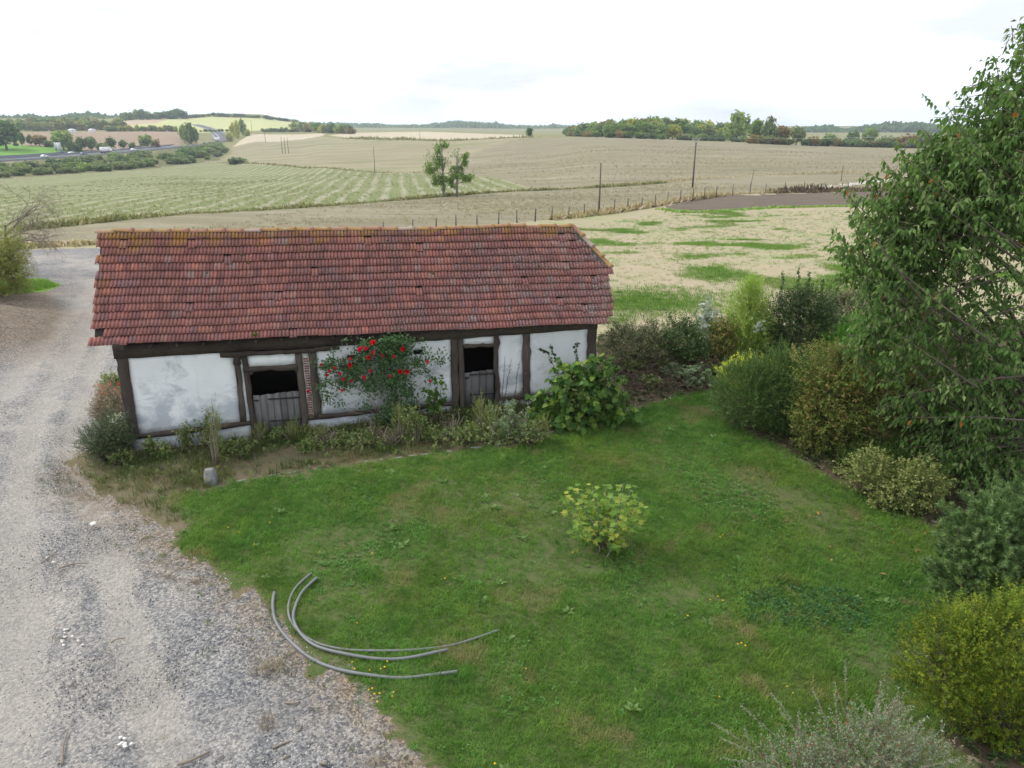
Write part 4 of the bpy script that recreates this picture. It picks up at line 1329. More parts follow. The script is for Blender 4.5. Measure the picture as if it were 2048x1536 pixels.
shrub('green_conifer', 'bright green feathery conifer behind the reddish shrub', 'conifer', B_, [ell(1645, 640, 1800, 760, B_, .8), ell(1690, 625, 1790, 700, B_, .8)], 1700, .35, 14, .09, .012, LM['fern'], NEEDLE, seed=29, up=.9, rnd_=.2, spread=.45, fwd=.9)
B_ = at(1690, 700)
shrub('background_shrub', 'brown-green shrub under the cherry tree by the paddock', 'shrub', B_ + [0, 1.0, 0], [ell(1640, 590, 1780, 720, B_), ell(1760, 580, 1940, 720, B_)], 3600, .35, 9, .10, .045, LM['mixed'], seed=30, lumpy=.3)
B_ = at(1505, 790)
shrub('golden_hedge', 'clipped golden yellow shrub behind the big yew', 'shrub', B_ + [0, .35, 0], [ell(1438, 718, 1580, 790, B_, .6)], 900, .14, 8, .06, .03, LM['gold'], seed=31, up=.8, lumpy=.1, inner=.2)
B_ = at(1545, 885)
shrub('spreading_yew', 'broad dark green spreading yew at the lawn corner', 'yew', B_ + [.1, .9, 0], [ell(1432, 735, 1610, 880, B_, .9), ell(1490, 718, 1680, 905, B_, .9), ell(1560, 780, 1700, 908, B_, .8)], 5200, .45, 20, .06, .011, LM['yew'], NEEDLE, seed=32, up=.55, rnd_=.45, spread=.55, fwd=.75, lumpy=.13, inner=.3)
B_ = at(1715, 935)
shrub('barberry_shrub', 'green and orange tinted barberry between yew and cherry tree', 'shrub', B_ + [.1, .8, 0], [ell(1610, 700, 1790, 860, B_, .8), ell(1592, 780, 1770, 910, B_, .8), ell(1660, 700, 1880, 830, B_), ell(1592, 860, 1760, 945, B_, .7), ell(1720, 780, 1900, 930, B_)], 5200, .34, 11, .055, .03, LM['berberis'], seed=33, lumpy=.32, stems=40, clump_var=.6)
B_ = at(1770, 955)
shrub('low_juniper', 'low spreading golden green juniper below the barberry', 'juniper', B_ + [0, .4, 0], [ell(1670, 885, 1870, 985, B_, .9), ell(1770, 875, 1990, 975, B_, .9), ell(1850, 900, 2060, 1000, B_, .9)], 3000, .3, 16, .05, .012, LM['juniper'], NEEDLE, seed=34, up=.1, lumpy=.3)
B_ = at(1690, 985)
shrub('variegated_euonymus', 'cream-edged trailing plant at the lawn edge under the barberry', 'plant', at(1725, 990), [ell(1650, 895, 1765, 980, B_, .7), ell(1700, 920, 1850, 1012, B_, .6)], 900, .22, 9, .055, .036, LM['varieg'], seed=35, lumpy=.35, stems=20, clump_var=.5)
B_ = at(1840, 1035)
shrub('variegated_euonymus', 'pale cream-edged bush at the lawn edge left of the pine', 'plant', B_ + [0, .3, 0], [ell(1770, 930, 1905, 1045, B_, .7), ell(1740, 985, 1850, 1040, B_, .6)], 800, .22, 9, .06, .04, LM['varieg'], seed=36, lumpy=.35, clump_var=.5)
B_ = at(1985, 1000)
shrub('laurel_shrub', 'dark laurel in the deep shade under the cherry tree', 'shrub', B_ + [.2, 2.2, 0], [ell(1850, 800, 2010, 960, B_), ell(1960, 780, 2200, 960, B_)], 1800, .35, 8, .10, .045, LM['dark'], seed=37)
# ---- dwarf pine: candles of needles
def pine():
    B = at(2000, 1262)
    r = np.random.default_rng(41)
    t = thing('dwarf_pine', tuple(B + [.25, .9, 0]), 'bluish green dwarf mountain pine at the right edge', 'pine')
    lobes = [ell(1866, 1010, 2030, 1262, B, .9), ell(1935, 950, 2170, 1240, B, .9), ell(1900, 980, 2060, 1150, B, .9), ell(2050, 970, 2260, 1260, B, .9)]
    b, s, L = shoots(lobes, 2300, .20, r, .75, .25, .35, .22, 41)
    n, lps = len(b), 60
    tt = r.random((n, lps)) ** .7
    P = b[:, None] + s[:, None] * (tt * L[:, None])[..., None]
    side = r.normal(size=(n, lps, 3)); side = nrm(side - (side * s[:, None]).sum(-1, keepdims=True) * s[:, None])
    Dv = nrm(side * .8 + s[:, None] * .75)
    rn = np.clip(np.repeat(r.random(n) * .5, lps) + .5 * tt.reshape(-1), 0, 1)
    leaf_mesh('foliage', (np.array([[0, -.5, 0], [0, .5, 0], [1, 0, 0]]), np.array([[0, 1, 2]])), P.reshape(-1, 3) + B, Dv.reshape(-1, 3), rdir(n * lps, r), .08, .011, LM['pine'], t, r, rnd=rn)
    mb = MB()
    for k in r.choice(n, 60, replace=False):
        e = b[k]; st = np.array([.25 + .2 * r.normal(), .9 + .2 * r.normal(), 0])
        mb.tube(np.array([st, st * .5 + e * .5 + [0, 0, -.1], e]) + B, [.04, .025, .01], 5)
    mb.build('stems', M['bark'], t, kind='stuff')
pine()
B_ = at(1915, 1235)
shrub('yellow_seedling', 'small yellow-leaved sprig at the foot of the pine', 'plant', B_ + [-.05, -.1, 0], [ell(1890, 1190, 1945, 1238, B_)], 50, .16, 7, .05, .02, LM['gold'], seed=42)
B_ = at(1985, 1180)
shrub('yellow_shoots', 'thin yellow shoots growing out of the pine', 'plant', at(1945, 1258) , [ell(1935, 1140, 2005, 1170, B_)], 22, .22, 8, .05, .02, LM['gold'], seed=43, stems=6)
# ---- golden box, bottom right
B_ = at(2000, 1545)
shrub('golden_box', 'rounded golden green box bush in the bottom right corner', 'shrub', B_ + [.35, .75, 0], [ell(1815, 1285, 2010, 1520, B_, .9), ell(1900, 1262, 2150, 1500, B_, .9), ell(1920, 1380, 2160, 1600, B_, .9)], 5200, .20, 14, .034, .017, LM['goldbox'], seed=44, up=.7, rnd_=.35, lumpy=.2, inner=.25, clump_var=.5)
# ---- grey cotoneaster with berries, bottom
B_ = at(1690, 1640)
def cotoneaster():
    r = np.random.default_rng(45)
    B = at(1690, 1650)
    t = thing('cotoneaster', tuple(B), 'silvery grey-green berry bush with spiky twigs at the bottom', 'shrub')
    lobes = [ell(1480, 1440, 1760, 1700, B, .8), ell(1600, 1390, 1860, 1700, B, .8), ell(1700, 1450, 1930, 1700, B, .8), ell(1440, 1500, 1620, 1720, B, .8)]
    b, s, L = shoots(lobes, 2300, .26, r, .5, .5, .35, .25, 45)
    tips = np.array([(1690, 1322), (1545, 1388), (1625, 1378), (1482, 1410), (1425, 1445), (1442, 1475), (1762, 1365), (1850, 1440), (1890, 1450), (1900, 1480), (1440, 1515), (1670, 1380), (1790, 1400), (1560, 1420), (1915, 1520)])
    bb = []; ss = []; ll = []
    for (a, c) in tips:
        p = atdepth(a, c, B[1] + .25 * r.normal()) - B
        d = nrm(p - np.array([0, 0, .35]) + .1 * r.normal(size=3)); ln = .5
        bb.append(p - d * ln); ss.append(d); ll.append(ln)
    b2, s2, L2 = np.array(bb), np.array(ss), np.array(ll)
    P, Dv, Nv, LL, WW = shoot_leaves(b, s, L, 13, .032, .016, r, .8, .55)
    Q, E, N2, L3, W3 = shoot_leaves(b2, s2, L2, 34, .03, .016, r, .8, .6)
    leaf_mesh('foliage', LEAF, np.concatenate([P, Q]) + B, np.concatenate([Dv, E]), np.concatenate([Nv, N2]), np.concatenate([LL, L3]), np.concatenate([WW, W3]), LM['cotone'], t, r)
    mb = MB()
    for k in range(0, len(b), 3): mb.tube(np.array([b[k] - s[k] * .15, b[k] + s[k] * L[k]]) + B, [.005, .002], 3)
    for k in range(len(b2)): mb.tube(np.array([b2[k] - s2[k] * .2, b2[k] + s2[k] * L2[k]]) + B, [.006, .002], 4)
    mb.build('stems', M['dry_twig'], t, kind='stuff')
    # berries
    k = r.choice(len(P), 260, replace=False)
    mb = MB()
    oc = np.array([[1, 0, 0], [-1, 0, 0], [0, 1, 0], [0, -1, 0], [0, 0, 1], [0, 0, -1.]]) * .011
    of = np.array([[0, 2, 4], [2, 1, 4], [1, 3, 4], [3, 0, 4], [2, 0, 5], [1, 2, 5], [3, 1, 5], [0, 3, 5]])
    for j in k: mb.add(oc + P[j] + B + .01 * r.normal(size=3), of)
    mb.build('berries', simple_mat('red_berry', (.38, .055, .03), .4, .3, 30), t, kind='stuff', smooth=True)
cotoneaster()

# ---- the border goes on past the right edge of the picture
for k, (x, y, rr, hh, mt_, lab) in enumerate([(11.2, 11.6, 1.3, 1.3, 'mixed', 'loose brownish shrub behind the dwarf pine'), (9.4, 6.4, 1.0, .9, 'dark', 'dark low shrub beyond the golden box'), (13.6, 13.2, 1.6, 1.7, 'dark', 'dark evergreen under the right side of the cherry tree'), (15.2, 17.5, 1.8, 2.0, 'mixed', 'brownish shrub behind the cherry trunk'), (11.9, 8.6, 1.3, 1.1, 'juniper', 'spreading juniper right of the golden box')]):
    b0 = np.array([x, y, float(hz(x, y))])
    shrub('border_shrub', lab, 'shrub', b0, [(0, 0, hh * .5, rr, rr, hh * .6), (rr * .5, .3, hh * .4, rr * .7, rr * .7, hh * .5)], 900, .35, 9, .08, .036, LM[mt_], seed=700 + k, lumpy=.3)

# ---- compost bed between vine and yew
rng = np.random.default_rng(50)
B_ = at(1320, 770)
t = thing('compost_heap', tuple(B_), 'heap of dead brown stalks and cuttings beside the vine', 'compost heap')
n = 2600
q = np.array([at(1245 + 175 * a, 722 + 66 * b) for a, b in rng.random((160, 2))])
P = q[rng.integers(0, len(q), n)] + rng.normal(size=(n, 3)) * [.25, .25, .0] + np.array([0, 0, 1]) * rng.random((n, 1)) * .28
Dv = rdir(n, rng) * [1, 1, .45]
leaf_mesh('stalks', NEEDLE, P, Dv, rdir(n, rng), .10 + .3 * rng.random(n), .012, LM['compost'], t, rng)
for k, (a, c, w) in enumerate([(1390, 770, 40), (1352, 752, 26), (1300, 772, 24), (1420, 748, 22), (1330, 735, 20), (1268, 742, 26)]):
    B2 = at(a, c)
    shrub('leafy_plant', ['largest blue-green', 'second', 'low', 'small', 'round', 'dark'][k] + ' leafy plant growing on the compost bed', 'plant', B2, [ell(a - w, c - w * .9, a + w, c + 4, B2, .9)], 90, .16, 5, .10, .075, LM['greyherb'] if k < 2 else LM['weed'], BROAD, seed=60 + k, stems=5, up=.4)

# ---- cherry tree on the right
def cherry():
    r = np.random.default_rng(71)
    B = np.array([11.6, 15.4, float(hz(11.6, 15.4))])
    t = thing('cherry_tree', tuple(B), 'tall cherry tree with drooping leaves at the right edge', 'tree')
    mb = MB(); mt = MB()
    tr = np.array([[0, 0, -.1], [.05, .05, 1.0], [-.1, .1, 3], [.15, 0, 5.5], [.05, .1, 8], [0, 0, 10]])
    mt.tube(tr + B, [.26, .21, .17, .13, .08, .03], 9)
    boxes = [(1975, 60, 2240, 330, 1.0), (1880, 170, 2180, 470, 1.0), (1830, 250, 2000, 420, .7), (1790, 285, 2120, 600, 1.0), (1700, 415, 1960, 630, .8), (1740, 330, 1930, 540, .8), (1760, 520, 2120, 840, 1.0), (1800, 700, 2180, 955, 1.0), (2050, 200, 2420, 560, 1.0), (2120, 420, 2560, 800, 1.0), (2100, 640, 2520, 980, 1.0), (1700, 560, 1860, 760, .7)]
    lobes = []
    for (a0, b0, a1, b1, fl) in boxes:
        dep = B + [0, .0, 0]
        e = list(ell(a0 - 32, b0, a1 - 32, b1, dep, fl)); e[3] *= .93; e[5] *= .95; lobes.append(e)
    LP, LD, LN, LR = [], [], [], []
    def sprays(n, inner, lumpy, seed, slen):
        b, s, L = shoots(lobes, n, slen, r, .15, .55, inner, lumpy, seed, zmin=.4)
        px = 1024 + KH * (b[:, 0] + B[0]) / (b[:, 1] + B[1])
        k = (px < 2130) | (r.random(len(b)) < .6)
        b, s, L = b[k], s[k], L[k]
        m_ = 15
        tt = (np.arange(m_)[None] + r.random((len(b), m_))) / m_
        bend = (tt ** 2 * .30 * L[:, None])[..., None] * np.array([0, 0, -1.0])
        P = b[:, None] + s[:, None] * (tt * L[:, None])[..., None] + bend
        side = np.cross(s, [0, 0, 1.0]); side = nrm(side)[:, None] * np.where(np.arange(m_) % 2, 1, -1)[None, :, None]
        dv = nrm(side * (.30 + .4 * r.random((len(b), m_, 1))) + s[:, None] * .30 + np.array([0, 0, -1.0]) * (.5 + .8 * r.random((len(b), m_, 1))) + .28 * r.normal(size=(len(b), m_, 3)))
        nv = nrm(side * .8 + np.array([0, -.25, .75]) + .5 * r.normal(size=(len(b), m_, 3)))
        LP.append((P + dv * .03).reshape(-1, 3)); LD.append(dv.reshape(-1, 3)); LN.append(nv.reshape(-1, 3))
        LR.append(np.clip(.45 * np.repeat(r.random(len(b)), m_) + .55 * r.random(len(b) * m_), 0, 1))
        return b, s, L
    b, s, L = sprays(3700, .5, .38, 71, .78)
    # branch tips that stand clear of the crown
    tips = [(1662, 456), (1688, 372), (1700, 420), (1735, 345), (1765, 318), (1800, 285), (1822, 330), (1850, 276), (1893, 208), (1905, 262), (1950, 140), (1968, 190), (1990, 152), (2035, 88), (1712, 545), (1716, 612), (1745, 480), (1735, 640), (1770, 720), (1765, 800), (1775, 835), (1800, 880), (1830, 915), (1860, 930), (1920, 940)]
    tb, ts, tl = [], [], []
    for (a, c_) in tips:
        for rep_ in range(3):
            e = atdepth(a + 6 * r.normal() * (rep_ > 0), c_ + 6 * r.normal() * (rep_ > 0) + 10 * rep_, B[1] - .2 + .5 * r.normal()) - B
            inn = np.array([.9 + .2 * r.normal(), .3 * r.normal(), -.75 if c_ < 640 else .45])
            d = nrm(-inn + .2 * r.normal(size=3)); ln = 1.5 + .6 * r.random()
            tb.append(e - d * ln); ts.append(d); tl.append(ln)
    tb, ts, tl = np.array(tb), np.array(ts), np.array(tl)
    m_ = 44
    tt = (np.arange(m_)[None] + r.random((len(tb), m_))) / m_
    P = tb[:, None] + ts[:, None] * (tt * tl[:, None])[..., None] + .05 * r.normal(size=(len(tb), m_, 3))
    sd0 = nrm(np.cross(ts, [0, 0, 1.0]))[:, None] * np.where(np.arange(m_) % 2, 1, -1)[None, :, None]
    dv = nrm(sd0 * .45 + ts[:, None] * .2 + np.array([0, 0, -1.0]) * (.6 + .7 * r.random((len(tb), m_, 1))) + .28 * r.normal(size=(len(tb), m_, 3)))
    LP.append(P.reshape(-1, 3)); LD.append(dv.reshape(-1, 3)); LN.append(nrm(sd0 + np.array([0, -.2, .8]) + .5 * r.normal(size=P.shape)).reshape(-1, 3)); LR.append(r.random(len(tb) * m_))
    for k in range(len(tb)): mb.tube(np.array([tb[k] - ts[k] * .8 + [.2, 0, -.1], tb[k], tb[k] + ts[k] * tl[k]]) + B, [.022, .014, .004], 5)
    for k in range(0, len(b), 2):
        kk = np.linspace(0, 1, 4)[:, None]
        q = b[k] + s[k] * L[k] * kk + np.array([0, 0, -.30 * L[k]]) * kk ** 2
        mb.tube(q + B, [.010, .008, .006, .004], 4)
    # limbs from the trunk out to groups of sprays
    pick = r.choice(len(b), 62, replace=False)
    for k in pick:
        e = b[k]; h0 = np.clip(e[2] - (.35 + .35 * r.random()) * math.hypot(e[0], e[1]) - .2, .8, 9.2)
        st = np.array([np.interp(h0, tr[:, 2], tr[:, 0]), np.interp(h0, tr[:, 2], tr[:, 1]), h0])
        kk = np.linspace(0, 1, 7)[:, None]
        q = st * (1 - kk) + e * kk + np.array([0, 0, .12]) * np.sin(PI * kk) * np.linalg.norm(e - st) + np.cumsum(.09 * r.normal(size=(7, 3)), 0) * kk * (1.15 - kk)
        mb.tube(q + B, np.linspace(.05, .010, 7), 5)
    LP = np.concatenate(LP); LD = np.concatenate(LD); LN = np.concatenate(LN); LR = np.concatenate(LR)
    Ls = .10 + .06 * r.random(len(LP))
    mt.build('trunk', M['bark'], t, smooth=True)
    mb.build('branches', M['bark'], t, kind='stuff')
    leaf_mesh('foliage', LEAF, LP + B, LD, LN, Ls, Ls * .48, LM['cherry'], t, r, indiv=280, rnd=LR)
cherry()

# ---- vine heap against the shed
def vine():
    r = np.random.default_rng(81)
    B = at(1175, 852)
    t = thing('grape_vine', tuple(B), 'tangled broad-leaved vine heap at the right end of the shed', 'vine')
    lobes = [ell(1085, 720, 1215, 850, B, .6), ell(1130, 705, 1225, 800, B, .6), ell(1150, 740, 1262, 858, B, .7), ell(1070, 800, 1200, 866, B, .7), ell(1180, 800, 1285, 862, B, .7), ell(1055, 775, 1120, 850, B, .6)]
    b, s, L = shoots(lobes, 420, .35, r, .2, .5, .45, .42, 81)
    P, Dv, Nv, LL, WW = shoot_leaves(b, s, L, 6, .155, .135, r, .8, .3, .45)
    out = nrm(P - np.array([0, .6, .3]))
    Nv = nrm(out * .7 + np.array([0, -.3, .7]) + .35 * r.normal(size=P.shape))
    leaf_mesh('foliage', BROAD, P + B, Dv, Nv, LL, WW, LM['vine'], t, r, indiv=260)
    b, s, L = shoots([ell(1095, 725, 1240, 850, B, .55)], 500, .3, r, .3, .5, .7, .2, 82)
    P, Dv, Nv, LL, WW = shoot_leaves(b, s, L, 7, .065, .032, r)
    leaf_mesh('undergrowth', LEAF, P + B, Dv, Nv, LL, WW, LM['weed'], t, r)
    mb = MB()
    for k in r.choice(len(b), 40, replace=False): mb.tube(np.array([[.2 * r.normal(), .2, 0], b[k] * .5 + [0, 0, .2], b[k]]) + B, [.012, .009, .005], 4)
    mb.build('stems', M['twig'], t, kind='stuff')
vine()
B_ = at(1150, 845)
rng = np.random.default_rng(83)
for k, (pts, lab) in enumerate([([(1120, 760), (1095, 705), (1078, 700)], 'leafy bramble arching left over the vine heap'), ([(1160, 740), (1150, 695), (1156, 685)], 'upright bramble tip above the vine heap'), ([(1130, 740), (1110, 715), (1100, 690)], 'bramble shoot leaning on the white panel')]):
    Q = np.array([onwall(a, c, -.35) for a, c in pts])
    t = thing('bramble_shoot', tuple(at(1150, 845)), lab, 'plant')
    mb = MB(); path = np.concatenate([[at(1150, 845)], Q]); mb.tube(path, np.linspace(.012, .004, len(path)), 5); mb.build('stem', M['twig'], t)
    m_ = 70
    s = np.sort(rng.random(m_)) * 2
    P = np.stack([np.interp(s, np.arange(3), Q[:, c]) for c in range(3)], -1)
    leaf_mesh('foliage', LEAF, P, rdir(m_, rng), nrm(rng.normal(size=(m_, 3)) + [0, 0, .8]), .085, .05, LM['dark'], t, rng)

# ---- climbing rose
def rose():
    r = np.random.default_rng(91)
    B = np.array(onwall(792, 850, -.45)); B[2] = float(hz(B[0], B[1]))
    t = thing('climbing_rose', tuple(B), 'climbing rose with red blooms against the white wall', 'rose')
    wl = lambda a, c, v=-.4: np.array(onwall(a, c, v))
    mb = MB()
    mb.tube([B, wl(790, 800, -.40), wl(783, 760, -.36), wl(778, 715, -.32), wl(783, 680, -.38)], [.07, .065, .06, .05, .025], 8)
    mb.build('trunk', M['bark'], t, smooth=True)
    canes = [[(770, 838), (735, 790), (700, 765), (660, 742), (642, 735)], [(765, 838), (730, 800), (690, 785), (655, 790), (645, 800)], [(775, 838), (745, 780), (720, 755), (690, 735), (668, 720)],
             [(780, 830), (755, 770), (725, 720), (712, 705)], [(790, 830), (810, 770), (845, 740), (880, 720), (890, 715)], [(792, 835), (820, 780), (850, 760), (865, 745)],
             [(785, 820), (800, 760), (830, 730), (845, 700)], [(770, 840), (735, 815), (700, 815), (665, 790), (640, 780)], [(765, 845), (725, 825), (690, 822), (655, 800)],
             [(778, 835), (760, 790), (738, 760), (735, 735)], [(790, 835), (830, 800), (860, 790), (880, 775)], [(780, 830), (765, 760), (750, 715), (735, 690)], [(785, 815), (805, 740), (815, 700), (812, 680)],
             [(770, 842), (748, 800), (712, 770), (655, 765)], [(776, 838), (752, 785), (700, 745), (650, 735)], [(782, 825), (768, 775), (742, 735), (722, 722)]]
    mc = MB(); P, Dv = [], []
    for c in canes:
        q = np.array([wl(a + 3 * r.normal(), b + 3 * r.normal(), -.42 - .18 * r.random()) for a, b in c])
        kk = np.linspace(0, len(q) - 1, 14)
        q = np.stack([np.interp(kk, np.arange(len(q)), q[:, j]) for j in range(3)], -1) + .012 * r.normal(size=(14, 3))
        mc.tube(q, np.linspace(.010, .0035, 14), 4)
        for j in range(4):                                         # thin side twigs
            a = q[r.integers(5, 14)]; e = a + np.array([.22 * r.normal(), -.08 * r.random(), .08 + .18 * r.random()])
            mc.tube([a, (a + e) / 2 + .02 * r.normal(size=3), e], [.004, .003, .002], 3)
            P.append(e + .05 * r.normal(size=(5, 3)))
        P.append(q[10:] + .04 * r.normal(size=(4, 3))); P.append(q[11:] + .06 * r.normal(size=(3, 3)))
    mc.build('canes', M['dry_twig'], t, kind='stuff')
    clus = [(790, 685, 22, 13, 240), (775, 705, 24, 20, 330), (805, 700, 18, 16, 170), (730, 705, 20, 14, 160), (703, 735, 24, 18, 240), (690, 760, 20, 14, 120), (650, 735, 13, 8, 40), (645, 770, 10, 8, 40),
            (745, 770, 22, 22, 140), (800, 745, 22, 26, 170), (815, 795, 18, 40, 200), (835, 725, 14, 10, 60), (760, 745, 26, 30, 160), (660, 725, 8, 6, 20), (783, 780, 12, 40, 150), (735, 688, 12, 6, 60), (850, 705, 6, 8, 16), (880, 722, 6, 4, 14), (785, 825, 18, 22, 160), (812, 835, 16, 18, 130), (760, 838, 14, 14, 90)]
    for (a, b, sa, sb, n) in clus:
        n = int(n * .8); g = r.normal(size=(n, 2)) * .55
        P.append(np.array([wl(a + sa * x, b + sb * y, -.36 - .34 * r.random()) for x, y in g]))
    P = np.concatenate(P); n = len(P)
    P = np.repeat(P, 3, 0) + .05 * r.normal(size=(3 * n, 3)); n *= 3
    leaf_mesh('foliage', LEAF, P, rdir(n, r) + [0, 0, -.2], nrm(np.array([0, -.5, .8]) + .6 * r.normal(size=(n, 3))), .078, .052, LM['rose'], t, r)
    fl = [(855, 265), (870, 258), (705, 345), (770, 335), (690, 352), (1210, 340), (858, 390), (970, 420), (805, 440), (1098, 430), (585, 455), (250, 522), (585, 525), (590, 560), (405, 563), (345, 597), (312, 645), (1490, 490),
          (1175, 607), (1258, 605), (1048, 660), (765, 690), (510, 692), (605, 712), (495, 825), (98, 835), (1522, 718), (825, 600), (745, 665), (470, 632)]
    for k, (a, b) in enumerate(fl):
        p = wl(600 + a / 5.85, 640 + b / 5.85, -.72 if k not in (25,) else -.15)
        sz = .07 if k in (0, 2, 3, 5, 6, 8, 12, 18, 19) else .045
        n = 16
        d = rdir(n, r); d = nrm(d + np.array([0, -.9, .5]))
        leaf_mesh('bloom', BROAD, np.repeat(p[None], n, 0), d, rdir(n, r), sz * 1.25, sz * 1.3, LM['petal'], t, r, kind=None, rnd=np.full(n, r.random()))
rose()

# ---- fig bush on the lawn
def fig():
    r = np.random.default_rng(101)
    B = at(1212, 1092)
    t = thing('fig_bush', tuple(B), 'small young fig bush standing alone on the lawn', 'fig bush')
    tips = [(1135, 985), (1150, 965), (1185, 965), (1210, 965), (1225, 975), (1248, 955), (1262, 970), (1280, 985), (1290, 1005), (1130, 1005), (1145, 1020), (1165, 1000), (1195, 995), (1220, 1000), (1245, 995), (1265, 1010), (1160, 1040), (1180, 1025), (1205, 1030),
            (1235, 1030), (1260, 1040), (1275, 1030), (1180, 1060), (1230, 1060), (1250, 1065), (1150, 1055), (1200, 1050), (1245, 1080)]
    mb = MB(); P, Dv = [], []
    for (a, b) in tips:
        e = atdepth(a, b + 10, B[1] + .35 * r.normal())
        st = B + [.05 * r.normal(), .05 * r.normal(), -.02]
        mid = st * .5 + e * .5 + [.04 * r.normal(), .04 * r.normal(), -.05]
        mb.tube([st, mid, e], [.012, .008, .005], 5)
        for j in range(16):
            f = .55 + .5 * r.random()
            p = mid * (1 - (f - .5) * 2) + e * (f - .5) * 2 if f > .5 else mid
            az = r.random() * 6.28
            d = np.array([math.cos(az), math.sin(az), -.25 + .5 * r.random()])
            P.append(p + nrm(d) * .05); Dv.append(d)
    P = np.array(P); Dv = np.array(Dv)
    mb.build('stems', simple_mat('fig_bark', (.20, .18, .15), .9, .25, 10), t, kind='stuff')
    L = .11 + .06 * r.random(len(P))
    leaf_mesh('foliage', LOBED, P, Dv, nrm(np.array([0, -.15, 1.0]) + .45 * r.normal(size=P.shape)), L, L * .95, LM['fig'], t, r, indiv=len(P) - 200)
    P = B + r.normal(size=(160, 3)) * [.22, .18, 0] + [0, 0, .02]
    leaf_mesh('dry_grass', NEEDLE, P, nrm(r.normal(size=(160, 3)) * [.5, .5, .2] + [0, 0, 1]), rdir(160, r), .16 + .14 * r.random(160), .008, LM['dry'], t, r)
fig()

# ---- left of the shed
B_ = at(196, 938)
shrub('rosemary_bush', 'dense dark rosemary bush at the left corner of the shed', 'shrub', B_ + [0, .5, 0], [ell(130, 855, 235, 940, B_, .8), ell(165, 838, 255, 925, B_, .8)], 1700, .24, 14, .04, .009, LM['rosemary'], NEEDLE, seed=111, up=.5, lumpy=.3)
B_ = at(212, 880)
shrub('dry_shrub', 'faded beige shrub with dead flower heads left of the shed', 'shrub', B_ + [0, .6, 0], [ell(158, 775, 245, 880, B_, .8), ell(150, 800, 215, 870, B_, .8)], 900, .3, 9, .05, .02, LM['dry'], seed=112, lumpy=.3, stems=60, stem_mat=M['dry_twig'])
B_ = at(240, 900)
shrub('white_leaved_plant', 'white variegated plant hugging the left corner post', 'plant', B_, [ell(215, 825, 262, 905, B_, .6)], 260, .2, 7, .065, .042, LM['white'], seed=113, clump_var=.5)
B_ = at(220, 826)
shrub('red_flowered_shrub', 'green shrub with red flowers behind the beige one', 'shrub', B_ + [0, .5, 0], [ell(178, 752, 248, 830, B_, .8)], 700, .25, 8, .055, .028, LM['weed'], seed=114, lumpy=.3)
t = bpy.context.scene.objects['red_flowered_shrub']
rng = np.random.default_rng(115)
for _ in range(14):
    p = atdepth(190 + 48 * rng.random(), 762 + 30 * rng.random(), B_[1] - .2)
    leaf_mesh('flower', BROAD, np.repeat(p[None], 8, 0) + .03 * rng.normal(size=(8, 3)), rdir(8, rng), rdir(8, rng), .05, .04, LM['redflower'], t, rng, kind=None)
B_ = at(255, 930)
shrub('leafy_weed', 'green weed below the white variegated plant', 'weed', B_, [ell(215, 895, 275, 935, B_, .6)], 130, .18, 6, .06, .035, LM['weed'], seed=116)

# ---- weeds in front of the shed
weeds = [  # px, base py, top py, half width, kind
    ('plume', 432, 932, 800, 32, 'tall yellow-green plume weed behind the stone marker'), ('leaf', 372, 905, 845, 26, 'leafy sapling against the white plinth near the left'), ('leaf', 415, 900, 822, 34, 'sapling with round leaves under the first white panel'),
    ('leaf', 300, 912, 868, 18, 'small weed at the foot of the left plinth'), ('leaf', 330, 915, 880, 14, 'thin weed on the left plinth, right of the small one'), ('plume', 520, 905, 845, 18, 'yellowing plume weed before the left door jamb'), ('plume', 585, 900, 838, 26, 'feathery weed in front of the left half-door'),
    ('leaf', 560, 900, 850, 24, 'dark leafy weed at the foot of the left half-door'), ('plume', 640, 900, 850, 28, 'greyish weed below the brick pier'), ('leaf', 690, 905, 860, 30, 'low green weed under the middle panel'), ('dry', 745, 905, 830, 22, 'dead grey stalks left of the rose trunk'),
    ('leaf', 735, 915, 855, 30, 'leafy weed left of the rose trunk'), ('plume', 800, 900, 800, 22, 'green climber at the foot of the rose'), ('leaf', 830, 890, 800, 24, 'bushy weed right of the rose trunk'), ('dry', 900, 875, 815, 28, 'brown dead weeds under the second post pair'),
    ('vine', 872, 850, 742, 20, 'young maple-leaved shoot right of the rose'), ('plume', 960, 865, 785, 18, 'pale plume weed before the right half-door'), ('plume', 985, 880, 800, 32, 'bushy yellow-green weed left of the downy herb'), ('herb', 1025, 885, 785, 34, 'downy grey-green herb left of the vine'),
    ('leaf', 930, 890, 840, 34, 'low weed under the right half-door'), ('plume', 945, 900, 845, 20, 'small yellow-green plume on the lawn edge'), ('plume', 1085, 880, 830, 20, 'olive plume weed beside the vine leaves'), ('leaf', 870, 900, 850, 28, 'dark weed at the plinth between rose and door'), ('leaf', 1060, 890, 835, 30, 'leafy weed at the left foot of the vine'),
    ('dry', 660, 910, 850, 26, 'dead stalks below the climbing rose canes'), ('dry', 780, 910, 850, 20, 'brown grass clump at the rose trunk'), ('leaf', 480, 915, 868, 26, 'low weed right of the plume by the stone'), ('leaf', 620, 915, 870, 30, 'spreading weed before the left door'), ('leaf', 1000, 905, 858, 34, 'spreading weed on the verge below the downy herb')]
